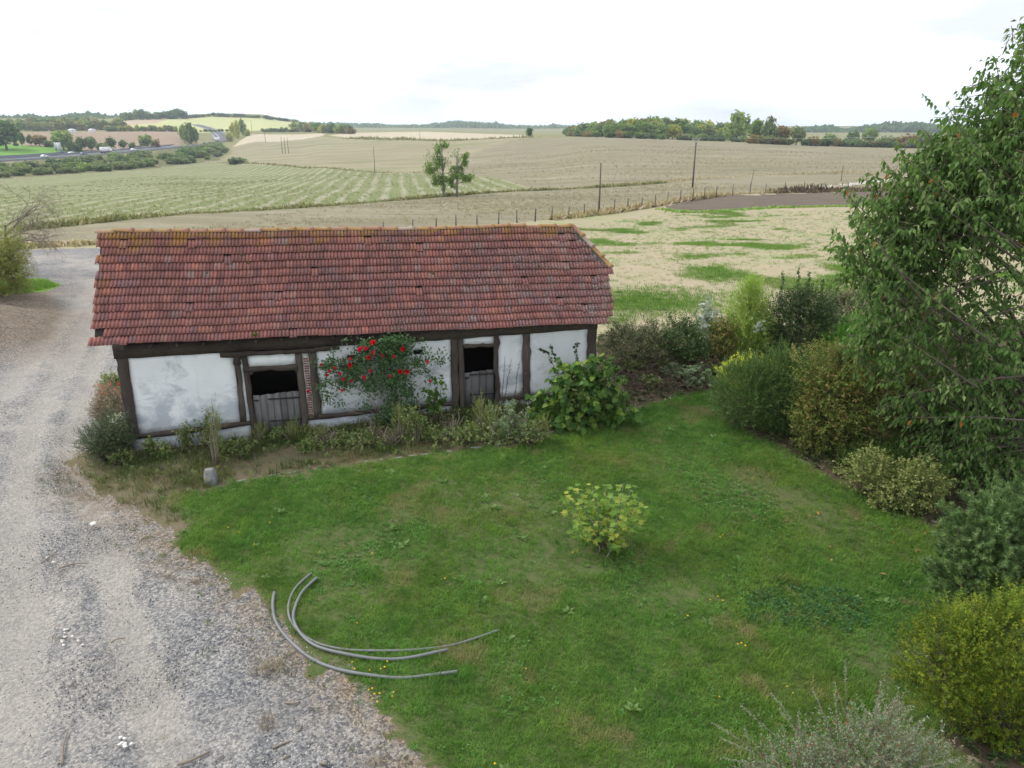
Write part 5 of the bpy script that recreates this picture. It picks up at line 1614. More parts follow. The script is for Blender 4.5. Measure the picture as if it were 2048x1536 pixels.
for k, (kd, px, py, top, hw, lab) in enumerate(weeds):
    if py >= 895 and px > 500: py -= 14 + (k * 7) % 9
    hw *= (1.15 + .06 * ((k * 5) % 7)) if px > 500 else .9
    B2 = at(px, py)
    e = ell(px - hw, top, px + hw, py + 2, B2, .8)
    if kd == 'plume':
        shrub('plume_weed', lab, 'weed', B2, [e, ell(px - hw * .5, top - 4, px + hw * .5, (top + py) / 2, B2)], 130, .3, 14, .045, .008, LM['plume'], NEEDLE, seed=200 + k, up=1.2, rnd_=.3, spread=.5, fwd=.8, stems=12, stem_mat=M['dry_twig'], inner=.8)
    elif kd == 'leaf':
        shrub('leafy_weed', lab, 'weed', B2, [e], 95, .25, 7, .07, .042, LM['weed'], seed=200 + k, up=.7, inner=.8, stems=12, lumpy=.3)
    elif kd == 'dry':
        shrub('dead_weed', lab, 'weed', B2, [e], 110, .35, 6, .04, .012, LM['compost'], NEEDLE, seed=200 + k, up=1.4, inner=.9, stems=30, stem_mat=M['dry_twig'])
    elif kd == 'vine':
        shrub('maple_shoot', lab, 'plant', B2, [e], 36, .2, 5, .13, .12, LM['vine'], LOBED, seed=200 + k, up=.5, inner=.9, stems=4)
    else:
        shrub('downy_herb', lab, 'plant', B2, [e], 100, .25, 8, .085, .045, LM['greyherb'], LEAF, seed=200 + k, up=.8, inner=.8, stems=14)
# bare dead stalks against the wall right of the second door
rng = np.random.default_rng(300)
for k, (a0, b0, a1, b1) in enumerate([(1003, 800, 1010, 710), (1008, 790, 1022, 718), (1028, 790, 1038, 722), (1035, 800, 1052, 742)]):
    p0 = np.array(onwall(a0, b0, -.25)); p0[2] -= .25; p1 = np.array(onwall(a1, b1, -.12))
    t = thing('dead_stalk', tuple(p0), ['leftmost', 'second', 'third', 'rightmost'][k] + ' of the four bare stalks against the panel by the right door', 'plant')
    kk = np.linspace(0, 1, 8)[:, None]
    q = p0 * (1 - kk) + p1 * kk + .012 * rng.normal(size=(8, 3))
    mb = MB(); mb.tube(q, np.linspace(.012, .004, 8), 5); mb.build('stem', M['bark'], t)
    n = 60; s = rng.random((n, 1)) * .95
    P = p0 * (1 - s) + p1 * s + .02 * rng.normal(size=(n, 3))
    leaf_mesh('seed_heads', LEAF, P, rdir(n, rng), rdir(n, rng), .035, .02, LM['compost'], t, rng)

# ---- tree and thicket at the left edge
def left_tree():
    r = np.random.default_rng(121)
    B = at(-5, 590)
    t = thing('willow_thicket', tuple(B), 'yellow-green bushy tree at the left edge beside the track', 'tree')
    lobes = [ell(-110, 470, 50, 595, B, .9), ell(-60, 450, 48, 540, B, .9), ell(-10, 500, 66, 592, B, .8)]
    b, s, L = shoots(lobes, 2600, .5, r, .2, .5, .4, .3, 121)
    P, Dv, Nv, LL, WW = shoot_leaves(b, s, L, 9, .10, .035, r, .8, .5, .3)
    leaf_mesh('foliage', LEAF, P + B, Dv, Nv, LL, WW, LM['willow'], t, r)
    mb = MB(); mb.tube(np.array([[0, 0, -.1], [.1, 0, 1.2], [0, .1, 2.6]]) + B, [.16, .12, .06], 7); mb.build('trunk', M['bark'], t, smooth=True)
    B2 = at(5, 548)
    t = thing('bare_tree', tuple(B2), 'bare grey spreading twigs of a leafless tree at the left edge', 'tree')
    mb = MB()
    top = atdepth(10, 450, B2[1])
    mb.tube([B2, B2 * .5 + top * .5 + [.2, 0, 0], top], [.13, .09, .04], 7); mb.build('trunk', M['bark'], t, smooth=True)
    mb = MB()
    def grow(p, d, L, rad, lev):
        q = [p]; dd = d.copy()
        for i in range(5):
            dd = nrm(dd + .22 * r.normal(size=3) + np.array([0, 0, -.03 * lev])); q.append(q[-1] + dd * L / 5)
        mb.tube(q, np.linspace(rad, rad * .45, 6), 4 if lev < 2 else 3)
        if lev < 4:
            for _ in range(4 if lev < 3 else 5):
                k = r.integers(1, 6)
                grow(q[k], nrm(dd + .75 * rdir(1, r)[0]), L * (.5 + .25 * r.random()), rad * .45, lev + 1)
    for k in range(14):
        f = .35 + .65 * r.random()
        grow(B2 * (1 - f) + top * f, nrm(np.array([.9 + .3 * r.normal(), .5 * r.normal(), .35 + .4 * r.random()])), 2.3, .04, 1)
    mb.build('branches', M['dry_twig'], t, kind='stuff')
left_tree()

# ------------------------------------------------------------------ grass and ground litter (stuff)
def proto_collection(name, objs):
    c = bpy.data.collections.new(name)
    for o in objs:
        for k in list(o.users_collection): k.objects.unlink(o)
        c.objects.link(o)
    return c

def tuft(name, n, h, w, spread, lean, mat, seed, bend=.5):
    r = np.random.default_rng(seed)
    V, F, A = [], [], []
    for i in range(n):
        a = r.random() * 2 * PI; q = spread * math.sqrt(r.random())
        p = np.array([math.cos(a) * q, math.sin(a) * q, -.005])
        az = r.random() * 2 * PI
        d = np.array([math.cos(az), math.sin(az), 0])
        s = np.array([-d[1], d[0], 0]) * w * (.7 + .6 * r.random()) / 2
        hh = h * (.5 + .8 * r.random()); ln = lean * (.3 + r.random())
        m_ = p + d * ln * hh * .35 + np.array([0, 0, hh * .62])
        t_ = p + d * ln * hh * (1 + bend) * .8 + np.array([0, 0, hh])
        k = len(V)
        V += [p - s, p + s, m_ + s * .8, m_ - s * .8, t_]
        F += [[k, k + 1, k + 2], [k, k + 2, k + 3], [k + 3, k + 2, k + 4]]
        A += [r.random()] * 5
    o = mk(name, V, np.array(F), mat, None, {'rnd': A}, local=True)
    return o

def herb(name, n, size, mat, seed, tmpl=BROAD, up=.25, h=.05):
    r = np.random.default_rng(seed)
    az = r.random(n) * 2 * PI
    D_ = np.stack([np.cos(az), np.sin(az), up + .4 * r.random(n)], -1)
    P = D_ * [1, 1, 0] * .02 + np.array([0, 0, 1]) * h * r.random((n, 1))
    V, F = leaves(tmpl, P, D_, np.tile([0, 0, 1.0], (n, 1)) + .3 * r.normal(size=(n, 3)), size * (.6 + .6 * r.random(n)), size * .6)
    return mk(name, V, F, mat, None, {'rnd': np.repeat(r.random(n), len(tmpl[0]))}, local=True)

def scatter(name, src_V, src_F, dens, coll, density, smin, smax, label, cat, seed, tilt=.25):
    """Plants strewn over a patch of ground with geometry nodes (kind stuff)."""
    o = mk(name, src_V, src_F, None, None, {'dens': dens})
    tag(o, label, cat, kind='stuff')
    ng = bpy.data.node_groups.new(name + '_scatter', 'GeometryNodeTree')
    ng.interface.new_socket('Geometry', in_out='INPUT', socket_type='NodeSocketGeometry')
    ng.interface.new_socket('Geometry', in_out='OUTPUT', socket_type='NodeSocketGeometry')
    N = ng.nodes; Lk = ng.links
    gi = N.new('NodeGroupInput'); go = N.new('NodeGroupOutput')
    dp = N.new('GeometryNodeDistributePointsOnFaces'); dp.distribute_method = 'RANDOM'
    dp.inputs['Seed'].default_value = seed
    na = N.new('GeometryNodeInputNamedAttribute'); na.data_type = 'FLOAT'; na.inputs['Name'].default_value = 'dens'
    mu = N.new('ShaderNodeMath'); mu.operation = 'MULTIPLY'; mu.inputs[1].default_value = density
    Lk.new(na.outputs['Attribute'], mu.inputs[0])
    Lk.new(gi.outputs[0], dp.inputs['Mesh']); Lk.new(mu.outputs[0], dp.inputs['Density'])
    ci = N.new('GeometryNodeCollectionInfo'); ci.inputs['Collection'].default_value = coll; ci.inputs['Separate Children'].default_value = True; ci.inputs['Reset Children'].default_value = True
    io = N.new('GeometryNodeInstanceOnPoints'); io.inputs['Pick Instance'].default_value = True
    rv = N.new('FunctionNodeRandomValue'); rv.data_type = 'FLOAT_VECTOR'
    rv.inputs[0].default_value = (-tilt, -tilt, 0); rv.inputs[1].default_value = (tilt, tilt, 6.283)
    rs = N.new('FunctionNodeRandomValue'); rs.data_type = 'FLOAT'
    rs.inputs[2].default_value = smin; rs.inputs[3].default_value = smax; rs.inputs['Seed'].default_value = 5
    Lk.new(dp.outputs['Points'], io.inputs['Points']); Lk.new(ci.outputs[0], io.inputs['Instance'])
    Lk.new(rv.outputs[0], io.inputs['Rotation']); Lk.new(rs.outputs[1], io.inputs['Scale'])
    Lk.new(io.outputs[0], go.inputs[0])
    md = o.modifiers.new('scatter', 'NODES'); md.node_group = ng
    return o

def patch_grid(poly, step, jit=.0, grow=0.0):
    """Grid sheet over a footprint, following the ground."""
    poly = np.asarray(poly)[:, :2]
    lo, hi = poly.min(0) - grow - step, poly.max(0) + grow + step
    xs = np.arange(lo[0], hi[0], step); ys = np.arange(lo[1], hi[1], step)
    X, Y = np.meshgrid(xs, ys)
    V = np.stack([X, Y, hz(X, Y)], -1).reshape(-1, 3)
    nx, ny = len(xs), len(ys)
    ii, jj = np.meshgrid(np.arange(ny - 1), np.arange(nx - 1), indexing='ij')
    a = ii * nx + jj
    Q = np.stack([a, a + 1, a + nx + 1, a + nx], -1).reshape(-1, 4)
    c = V[Q].mean(1)
    k = inpoly(c[:, 0], c[:, 1], poly)
    if grow: k |= pdist(c[:, 0], c[:, 1], poly) < grow
    Q = Q[k]
    u, inv = np.unique(Q, return_inverse=True)
    return V[u], inv.reshape(-1, 4)

def grassmat(name, cols, dry, dryamt=.5, pscale=.55, lo=.52, hi=.70, yell=None):
    m, nt, b = newmat(name)
    N = NT(nt)
    r = N.attr('rnd')
    c = N.ramp(r, [(i / (len(cols) - 1), q) for i, q in enumerate(cols)])
    P = N.pos()
    if yell:
        c = N.mix(N.ramp(N.noise(.35, 4, .6, P), [(.42, 0.), (.66, .8)]), c, yell)
    c = N.mix(N.ramp(N.noise(1.5, 4, .6, P), [(.35, 0.), (.68, .9)]), c, N.mix(1.0, c, (.50, .60, .55), 'MULTIPLY'))
    c = N.mix(N.ramp(N.noise(5.5, 4, .65, P), [(.40, 0.), (.66, .85)]), c, N.mix(1.0, c, (.55, .66, .62), 'MULTIPLY'))
    c = N.mix(N.math('MULTIPLY', N.ramp(N.noise(pscale, 5, .65, P), [(lo, 0.), (hi, 1.)]), dryamt), c, dry)
    N.l(c, b.inputs['Base Color'])
    b.inputs['Roughness'].default_value = .5
    b.inputs['Specular IOR Level'].default_value = .06
    t = N.n('ShaderNodeBsdfTranslucent'); N.l(N.mix(1.0, c, (1.2, 1.3, .7), 'MULTIPLY'), t.inputs['Color'])
    ms = N.n('ShaderNodeMixShader'); ms.inputs[0].default_value = .3
    N.l(b.outputs[0], ms.inputs[1]); N.l(t.outputs[0], ms.inputs[2]); N.l(ms.outputs[0], nt.nodes['Material Output'].inputs['Surface'])
    return m

GM = grassmat('lawn_blade', [(.125, .27, .048), (.17, .335, .062), (.225, .385, .088)], (.34, .28, .15), .8, .7, .55, .68, yell=(.26, .35, .06))
GM2 = grassmat('verge_blade', [(.075, .13, .03), (.11, .16, .045), (.18, .18, .075)], (.27, .22, .125), .75, .8, .46, .66)
CM = leafmat('clover_leaf', [(.04, .10, .02), (.055, .125, .026), (.075, .145, .038)], None, 1, .3)
WM = leafmat('plantain_leaf', [(.06, .11, .03), (.09, .14, .045), (.12, .16, .065)], None, 1, .3)

lawn_c = proto_collection('lawn_tufts', [tuft('tuft', 26, .055, .0055, .07, .8, GM, s) for s in (1, 2, 3, 4)])
LV, LF = patch_grid(LAWN, .12)
keep = (LV[LF].mean(1)[:, 1] > 5.5)
LF = LF[keep]
lx, ly = LV[:, 0], LV[:, 1]
edge = pdist(lx, ly, LAWN)
den = np.clip(edge / .35, .15, 1) * np.clip(.95 + 1.6 * fnoise(lx, ly, 1.6, 51), .28, 1)
scatter('lawn_grass', LV, LF, den, lawn_c, 270, .5, 1.5, 'short green grass of the lawn', 'grass', 1)
clover_c = proto_collection('clover_tufts', [herb('clover', 14, .032, CM, s, BROAD, .15, .035) for s in (11, 12, 13)])
dens2 = np.clip(2.2 * (fnoise(lx, ly, 1.1, 61) - .10), 0, 1)
_p = at(1600, 1215); _q = at(1450, 1175)
dens2 = np.maximum(dens2, 1.5 * np.exp(-((lx - _p[0]) / 1.15) ** 2 - ((ly - _p[1]) / .55) ** 2))
rough_c = proto_collection('lawn_rough', [tuft('tuft', 30, .10, .006, .10, .7, GM, s) for s in (5, 6)])
scatter('rough_tufts', LV, LF, np.clip(3.0 * (fnoise(lx, ly, .9, 57) - .12), 0, 1), rough_c, 60, .6, 1.5, 'darker taller tufts in the lawn', 'grass', 12)
scatter('clover', LV, LF, np.clip(dens2, 0, 1), clover_c, 100, .7, 1.4, 'patches of clover in the lawn', 'clover', 2)
weed_c = proto_collection('lawn_weeds', [herb('plantain', 9, .11, WM, s, LEAF, .35, .02) for s in (21, 22, 23)])
dens3 = np.clip(1.5 * fnoise(lx, ly, 2.2, 71) + .35, 0.03, 1) * np.clip(1.6 - (lx + 9) / 9, .25, 1.2)
mat_c = proto_collection('creeping_mat_sprigs', [herb('sprig', 16, .035, leafmat('creeping_leaf', [(.02, .055, .018), (.03, .075, .022), (.04, .09, .03)], None, 1, .25), s, BROAD, .25, .07) for s in (14, 15)])
dm_ = np.exp(-((lx - _p[0] - .1) / .95) ** 4 - ((ly - _p[1]) / .62) ** 4) * np.clip(.75 + 1.2 * fnoise(lx, ly, .5, 64), 0, 1)
scatter('creeping_mat', LV, LF, np.where(dm_ > .15, dm_, 0), mat_c, 260, .7, 1.4, 'dark green creeping mat in the lawn on the right', 'ground cover', 13)
scatter('lawn_weeds', LV, LF, dens3, weed_c, 3.0, .5, 1.25, 'broad-leaved weeds scattered in the lawn', 'weeds', 3)

verge_c = proto_collection('verge_tufts', [tuft('tuft', 18, .17, .008, .10, .6, GM2, s) for s in (31, 32)] + [tuft('tuft', 14, .09, .007, .09, .9, GM2, 33)] + [herb('herb', 9, .07, LM['weed'], 34, LEAF, .5, .09)])
VV, VF = patch_grid(VERGE, .12)
vx, vy = VV[:, 0], VV[:, 1]
un = (vx - SA[0]) * SE[0] + (vy - SA[1]) * SE[1]; vn_ = (vx - SA[0]) * SN[0] + (vy - SA[1]) * SN[1]
dv = np.clip(.62 + 1.5 * fnoise(vx, vy, 1.2, 81), .12, 1) * np.clip(pdist(vx, vy, VERGE) / .3, .15, 1) * ((vn_ < -.12) | (un < -.1))
scatter('verge_grass', VV, VF, dv, verge_c, 120, .5, 1.4, 'rough dry grass and weeds along the shed front', 'rough grass', 4)
tall_c = proto_collection('tall_verge', [tuft('tuft', 22, .42, .009, .12, .45, GM2, s) for s in (35, 36)] + [herb('herb', 22, .085, LM['weed'], s, LEAF, .7, .32) for s in (37, 38)])
dv2 = np.where((vn_ < -.1) & (vn_ > -1.0) & (un > -.2), 1, 0) * np.clip((un - .6) / 3.4, .04, 1) * np.clip(.5 + 1.4 * fnoise(vx, vy, .8, 84), .05, 1)
scatter('wall_foot_weeds', VV, VF, dv2, tall_c, 60, .35, 1.0, 'tangle of tall weeds at the foot of the white wall', 'weeds', 5)

bed_c = proto_collection('bed_litter', [herb('ivy', 12, .06, LM['dark'], s, BROAD, .2, .06) for s in (41, 42)] + [tuft('tuft', 14, .12, .008, .1, .8, GM2, 43), herb('litter', 8, .07, LM['dry'], 44, LEAF, .02, .01)])
BV, BF = patch_grid(BED, .25)
k = (BV[BF].mean(1)[:, 1] > 6) & (BV[BF].mean(1)[:, 0] < 16)
BF = BF[k]
scatter('bed_ground_cover', BV, BF, np.clip(.6 + fnoise(BV[:, 0], BV[:, 1], 1.5, 86), .15, 1), bed_c, 55, .6, 1.4, 'dark ivy, litter and grass under the border shrubs', 'ground cover', 6)

pad_c = proto_collection('paddock_tufts', [tuft('tuft', 16, .09, .012, .16, .8, grassmat('paddock_blade', [(.17, .31, .06), (.22, .36, .07), (.28, .37, .10)], (.35, .30, .17), .5, .3), s) for s in (51, 52)])
PV, PF = patch_grid(W((1150, 455), (1330, 425), (1700, 420), (2300, 420), (2300, 640), (1500, 655), (1210, 665)), .5)
dpd = np.clip(2.2 * (fnoise(PV[:, 0] * .7, PV[:, 1], 2.6, 87) - .16), 0.02, .8)
_g = at(1290, 605)
dpd = np.maximum(dpd, 1.2 * np.exp(-((PV[:, 0] - _g[0]) / 2.8) ** 2 - ((PV[:, 1] - _g[1]) / 2.0) ** 2))
scatter('paddock_grass', PV, PF, np.clip(dpd, 0, 1), pad_c, 90, .6, 1.5, 'green grass tufts in the pale paddock', 'grass', 7)
GV, GF = patch_grid(GRASSPATCH, .25)
scatter('trackside_grass', GV, GF, np.clip(pdist(GV[:, 0], GV[:, 1], GRASSPATCH) / .4, .1, 1), pad_c, 60, .8, 2.0, 'bright green grass beside the track under the left tree', 'grass', 8)

# pebbles on the yard
pb = []
for s in range(4):
    r = np.random.default_rng(400 + s)
    oc = np.array([[1, 0, 0], [-1, 0, 0], [0, 1, 0], [0, -1, 0], [0, 0, .55], [0, 0, -.5], [.6, .6, .3], [-.6, .5, .3], [.5, -.6, .3], [-.6, -.6, .25]]) * (1 + .25 * r.normal(size=(10, 1)))
    f = np.array([[0, 6, 4], [6, 2, 4], [2, 7, 4], [7, 1, 4], [1, 9, 4], [9, 3, 4], [3, 8, 4], [8, 0, 4], [6, 0, 5], [2, 6, 5], [7, 2, 5], [1, 7, 5], [9, 1, 5], [3, 9, 5], [8, 3, 5], [0, 8, 5]])
    pm, nt_, b_ = newmat('pebble_%d' % s); N_ = NT(nt_)
    oi = N_.n('ShaderNodeObjectInfo').outputs['Random']
    N_.l(N_.ramp(oi, [(0, (.10, .115, .14)), (.4, (.20, .205, .215)), (.7, (.34, .325, .30)), (.93, (.45, .42, .37)), (1, (.7, .68, .64))]), b_.inputs['Base Color']); b_.inputs['Roughness'].default_value = .85
    pb.append(mk('pebble', oc * .02, f, pm, None, local=True))
peb_c = proto_collection('pebbles', pb)
YV, YF = patch_grid(W((-200, 1700), (-200, 800), (120, 800), (140, 945), (180, 990), (285, 1025), (340, 1085), (360, 1112), (475, 1165), (570, 1250), (720, 1398), (890, 1570), (950, 1700)), .15)
YF = YF[(YV[YF].mean(1)[:, 1] > 5.5)]
dy = np.clip(3.0 * (fnoise(YV[:, 0], YV[:, 1], 1.3, 88) + .06), .06, 1)
for t_ in TRACKS[:2]: dy = dy * (1 - .7 * np.exp(-(pdist(YV[:, 0], YV[:, 1], t_, False) / .7) ** 2))
scatter('yard_pebbles', YV, YF, dy, peb_c, 620, .18, 1.0, 'loose grey gravel stones on the yard', 'gravel', 9, tilt=3.0)
drygr_c = proto_collection('yard_weeds', [tuft('tuft', 16, .07, .006, .08, .9, GM2, s) for s in (61, 62)] + [herb('herb', 7, .05, LM['weed'], 63, LEAF, .3, .02)])
dl_ = np.minimum(pdist(YV[:, 0], YV[:, 1], LAWN), pdist(YV[:, 0], YV[:, 1], VERGE))
scatter('yard_edge_weeds', YV, YF, np.clip(1 - dl_ / 1.0, 0, 1) ** 1.5 * np.clip(.45 + fnoise(YV[:, 0], YV[:, 1], .7, 89) * 1.6, 0, 1) + .004, drygr_c, 45, .5, 1.3, 'sparse dry weeds where the gravel meets the lawn', 'weeds', 10)

# ------------------------------------------------------------------ small things on the ground
ORD = ['first', 'second', 'third', 'fourth', 'fifth', 'sixth', 'seventh', 'eighth', 'ninth', 'tenth', 'eleventh', 'twelfth', 'thirteenth', 'fourteenth', 'fifteenth', 'sixteenth', 'seventeenth', 'eighteenth', 'nineteenth', 'twentieth',
       'twenty-first', 'twenty-second', 'twenty-third', 'twenty-fourth', 'twenty-fifth', 'twenty-sixth', 'twenty-seventh', 'twenty-eighth', 'twenty-ninth', 'thirtieth']
M['pipe'] = simple_mat('grey_plastic_pipe', (.17, .175, .175), .5, .25, 3, 0, .35)
def spline(P, n):
    P = np.asarray(P, float); k = len(P)
    t = np.linspace(0, k - 1, n); i = np.clip(t.astype(int), 0, k - 2); f = (t - i)[:, None]
    p0 = P[np.maximum(i - 1, 0)]; p1 = P[i]; p2 = P[i + 1]; p3 = P[np.minimum(i + 2, k - 1)]
    return .5 * ((2 * p1) + (-p0 + p2) * f + (2 * p0 - 5 * p1 + 4 * p2 - p3) * f ** 2 + (-p0 + 3 * p1 - 3 * p2 + p3) * f ** 3)
for pts, lab, rr, h in [([(549, 1187), (546, 1215), (553, 1247), (580, 1285), (625, 1320), (690, 1345), (760, 1356), (830, 1356), (915, 1347)], 'outermost of the curved grey pipes, lying along the gravel edge', .028, .026),
                        ([(635, 1160), (605, 1190), (590, 1220), (588, 1245), (600, 1270), (630, 1295), (680, 1312), (750, 1322), (820, 1320), (895, 1306)], 'middle curved grey pipe lying on the lawn', .025, .055),
                        ([(624, 1148), (595, 1175), (580, 1200), (577, 1225), (585, 1250), (605, 1272), (640, 1290), (690, 1301), (730, 1305), (800, 1304), (880, 1296), (940, 1283), (998, 1264)], 'innermost curved grey pipe with the longest tail on the lawn', .022, .026)]:
    P = np.array([at(*p) for p in pts]); Q = spline(P, 70)
    Q[:, 2] = hz(Q[:, 0], Q[:, 1]) + h + .012 * np.sin(np.arange(70) * .3)
    V, F = tube(Q, rr, 10)
    tag(mk('plastic_pipe', V, F, M['pipe'], smooth=True), lab, 'pipe', 'curved pipes on the lawn edge')

# stone marker
def stone():
    B = at(418, 972); r = np.random.default_rng(7)
    t = []
    rings = [(-.1, 1.12, 1.1), (.0, 1.1, 1.08), (.10, 1.06, 1.02), (.20, .98, .95), (.29, .90, .86), (.345, .78, .74), (.365, .55, .5)]
    V = []; k = 14
    for z, a, b in rings:
        for i in range(k):
            an = 2 * PI * i / k
            c, s = math.cos(an), math.sin(an)
            q = (abs(c) ** 3.2 + abs(s) ** 3.2) ** (-1 / 3.2)
            V.append((B[0] + .135 * a * c * q + .008 * r.normal(), B[1] + .15 + .13 * b * s * q + .008 * r.normal(), B[2] + z + .03 * c * (z > .4) + .006 * r.normal()))
    F = [[j * k + i, j * k + (i + 1) % k, (j + 1) * k + (i + 1) % k, (j + 1) * k + i] for j in range(len(rings) - 1) for i in range(k)]
    m, nt, b = newmat('marker_stone'); N = NT(nt)
    c = N.mix(N.ramp(N.noise(9, 6, .7), [(.35, 0.), (.65, 1.)]), (.17, .17, .175), (.29, .285, .28))
    c = N.mix(N.ramp(N.noise(5, 4, .6), [(.62, 0.), (.66, .9)]), c, (.42, .29, .07))
    N.l(c, b.inputs['Base Color']); b.inputs['Roughness'].default_value = .9; N.l(N.bump(N.noise(30, 5, .7), .6, .015), b.inputs['Normal'])
    o = mk('stone_marker', V, [np.array(F), np.array([list(range((len(rings) - 1) * k, len(rings) * k))])], m, smooth=False)
    tag(o, 'short squared grey stone post at the lawn corner', 'stone')
stone()

# concrete edging between verge and lawn
E_ = W((300, 945), (470, 963), (640, 936), (800, 914), (930, 898), (1050, 880), (1120, 858))
M['edging'] = simple_mat('edging_concrete', (.27, .265, .24), .95, .4, 8)
t = thing('lawn_edging', tuple(at(640, 936)), 'sunken pale concrete edging between lawn and verge', 'edging')
rng = np.random.default_rng(130)
Q = spline(E_[1:], 27)
for i in range(26):
    a, b = Q[i], Q[i + 1]
    d = nrm((b - a)[:2]); s = np.array([-d[1], d[0]]) * .03
    a2 = a[:2] + d * .01; b2 = b[:2] - d * .01
    za, zb = a[2] + .0 + .014 * rng.normal(), b[2] + .0 + .014 * rng.normal()
    V = [(*(a2 - s), za - .1), (*(b2 - s), zb - .1), (*(b2 + s), zb - .1), (*(a2 + s), za - .1), (*(a2 - s), za), (*(b2 - s), zb), (*(b2 + s), zb), (*(a2 + s), za)]
    mk('edging_block', V, np.array([[4, 5, 6, 7], [0, 1, 5, 4], [1, 2, 6, 5], [2, 3, 7, 6], [3, 0, 4, 7]]), M['edging'], t)

# sticks on the yard
sticks = [(83, 1127, 115, 1110, 'short dark stick with a pale chip on the far track'), (118, 1138, 175, 1128, 'thin straight stick right of the far track'), (222, 1287, 252, 1277, 'dark stick in the middle of the gravel'),
          (125, 1530, 137, 1460, 'long pale stick at the bottom left'), (356, 1530, 420, 1504, 'thick grey branch at the bottom edge'), (545, 1498, 585, 1483, 'bent pale stick near the bottom centre'), (565, 1520, 580, 1512, 'short stub beside the bent pale stick'),
          (570, 1407, 600, 1405, 'small stick below the dry grass clump'), (595, 1465, 603, 1452, 'upright-lying chip near the bent stick'), (140, 1375, 152, 1362, 'dark chip in the left wheel track'), (430, 1525, 448, 1512, 'dark chip right of the grey branch'), (640, 1525, 655, 1530, 'pale chip at the bottom edge')]
rng = np.random.default_rng(140)
for (a, b, c, d, lab) in sticks:
    p, q = at(a, b), at(c, d)
    m_ = (p + q) / 2 + [0.02 * rng.normal(), .02 * rng.normal(), .015]
    Q = spline([p + [0, 0, .015], m_ + [0, 0, .015], q + [0, 0, .015]], 7)
    V, F = tube(Q, np.linspace(.017, .009, 7) * (1.6 if 'thick' in lab else 1), 6)
    tag(mk('stick', V, F, M['dry_twig']), lab, 'stick', 'sticks on the gravel')
# white lumps of chalk
for k, (a, b, n, sc, lab) in enumerate([(188, 1050, 1, .075, 'single white stone at the edge of the verge'), (140, 1282, 11, .03, 'chalk chip in the white cluster on the gravel'), (255, 1485, 7, .035, 'chalk chip in the white cluster at the bottom'), (105, 1117, 2, .03, 'chalk chip beside the dark stick')]):
    for i in range(n):
        p = at(a + (rng.normal() * 12 if n > 1 else 0), b + (rng.normal() * 11 if n > 1 else 0))
        oc = np.array([[1, 0, 0], [-1, 0, 0], [0, 1, 0], [0, -1, 0], [0, 0, .5], [0, 0, -.4], [.6, .6, .3], [-.6, .5, .3], [.5, -.6, .3], [-.6, -.6, .25]]) * (1 + .3 * rng.normal(size=(10, 1))) * sc
        f = np.array([[0, 6, 4], [6, 2, 4], [2, 7, 4], [7, 1, 4], [1, 9, 4], [9, 3, 4], [3, 8, 4], [8, 0, 4], [6, 0, 5], [2, 6, 5], [7, 2, 5], [1, 7, 5], [9, 1, 5], [3, 9, 5], [8, 3, 5], [0, 8, 5]])
        tag(mk('chalk_stone', oc + p + [0, 0, sc * .3], f, simple_mat('chalk', (.72, .70, .65), .9, .1, 9) if i == 0 else bpy.data.materials['chalk'] if 'chalk' in bpy.data.materials else None), lab, 'stone', 'chalk stones %d' % k if n > 1 else None)
# dry grass clumps in the gravel
for (a, b, hh, n, lab) in [(545, 1340, .34, 130, 'biggest dry brown grass clump in the gravel by the pipes'), (535, 1448, .22, 60, 'small upright dry grass clump on bare sand'), (340, 1160, .14, 40, 'little green-brown tuft in the stony gravel'), (330, 1155, .1, 20, 'tiny tuft left of the little one'), (755, 1525, .14, 40, 'dry tuft at the bottom edge near the lawn'), (395, 1165, .12, 30, 'tuft in the gravel left of the pipes')]:
    r = np.random.default_rng(int(a)); P0 = at(a, b)
    P = P0 + r.normal(size=(n, 3)) * [.10 * hh / .2, .07 * hh / .2, 0]; P[:, 2] = P0[2]
    o = leaf_mesh('grass_clump', NEEDLE, P, nrm(r.normal(size=(n, 3)) * [.5, .5, .1] + [0, 0, 1]), rdir(n, r), hh * (.5 + .7 * r.random(n)), .008, LM['dry'], None, r, kind=None)
    tag(o, lab, 'grass clump')
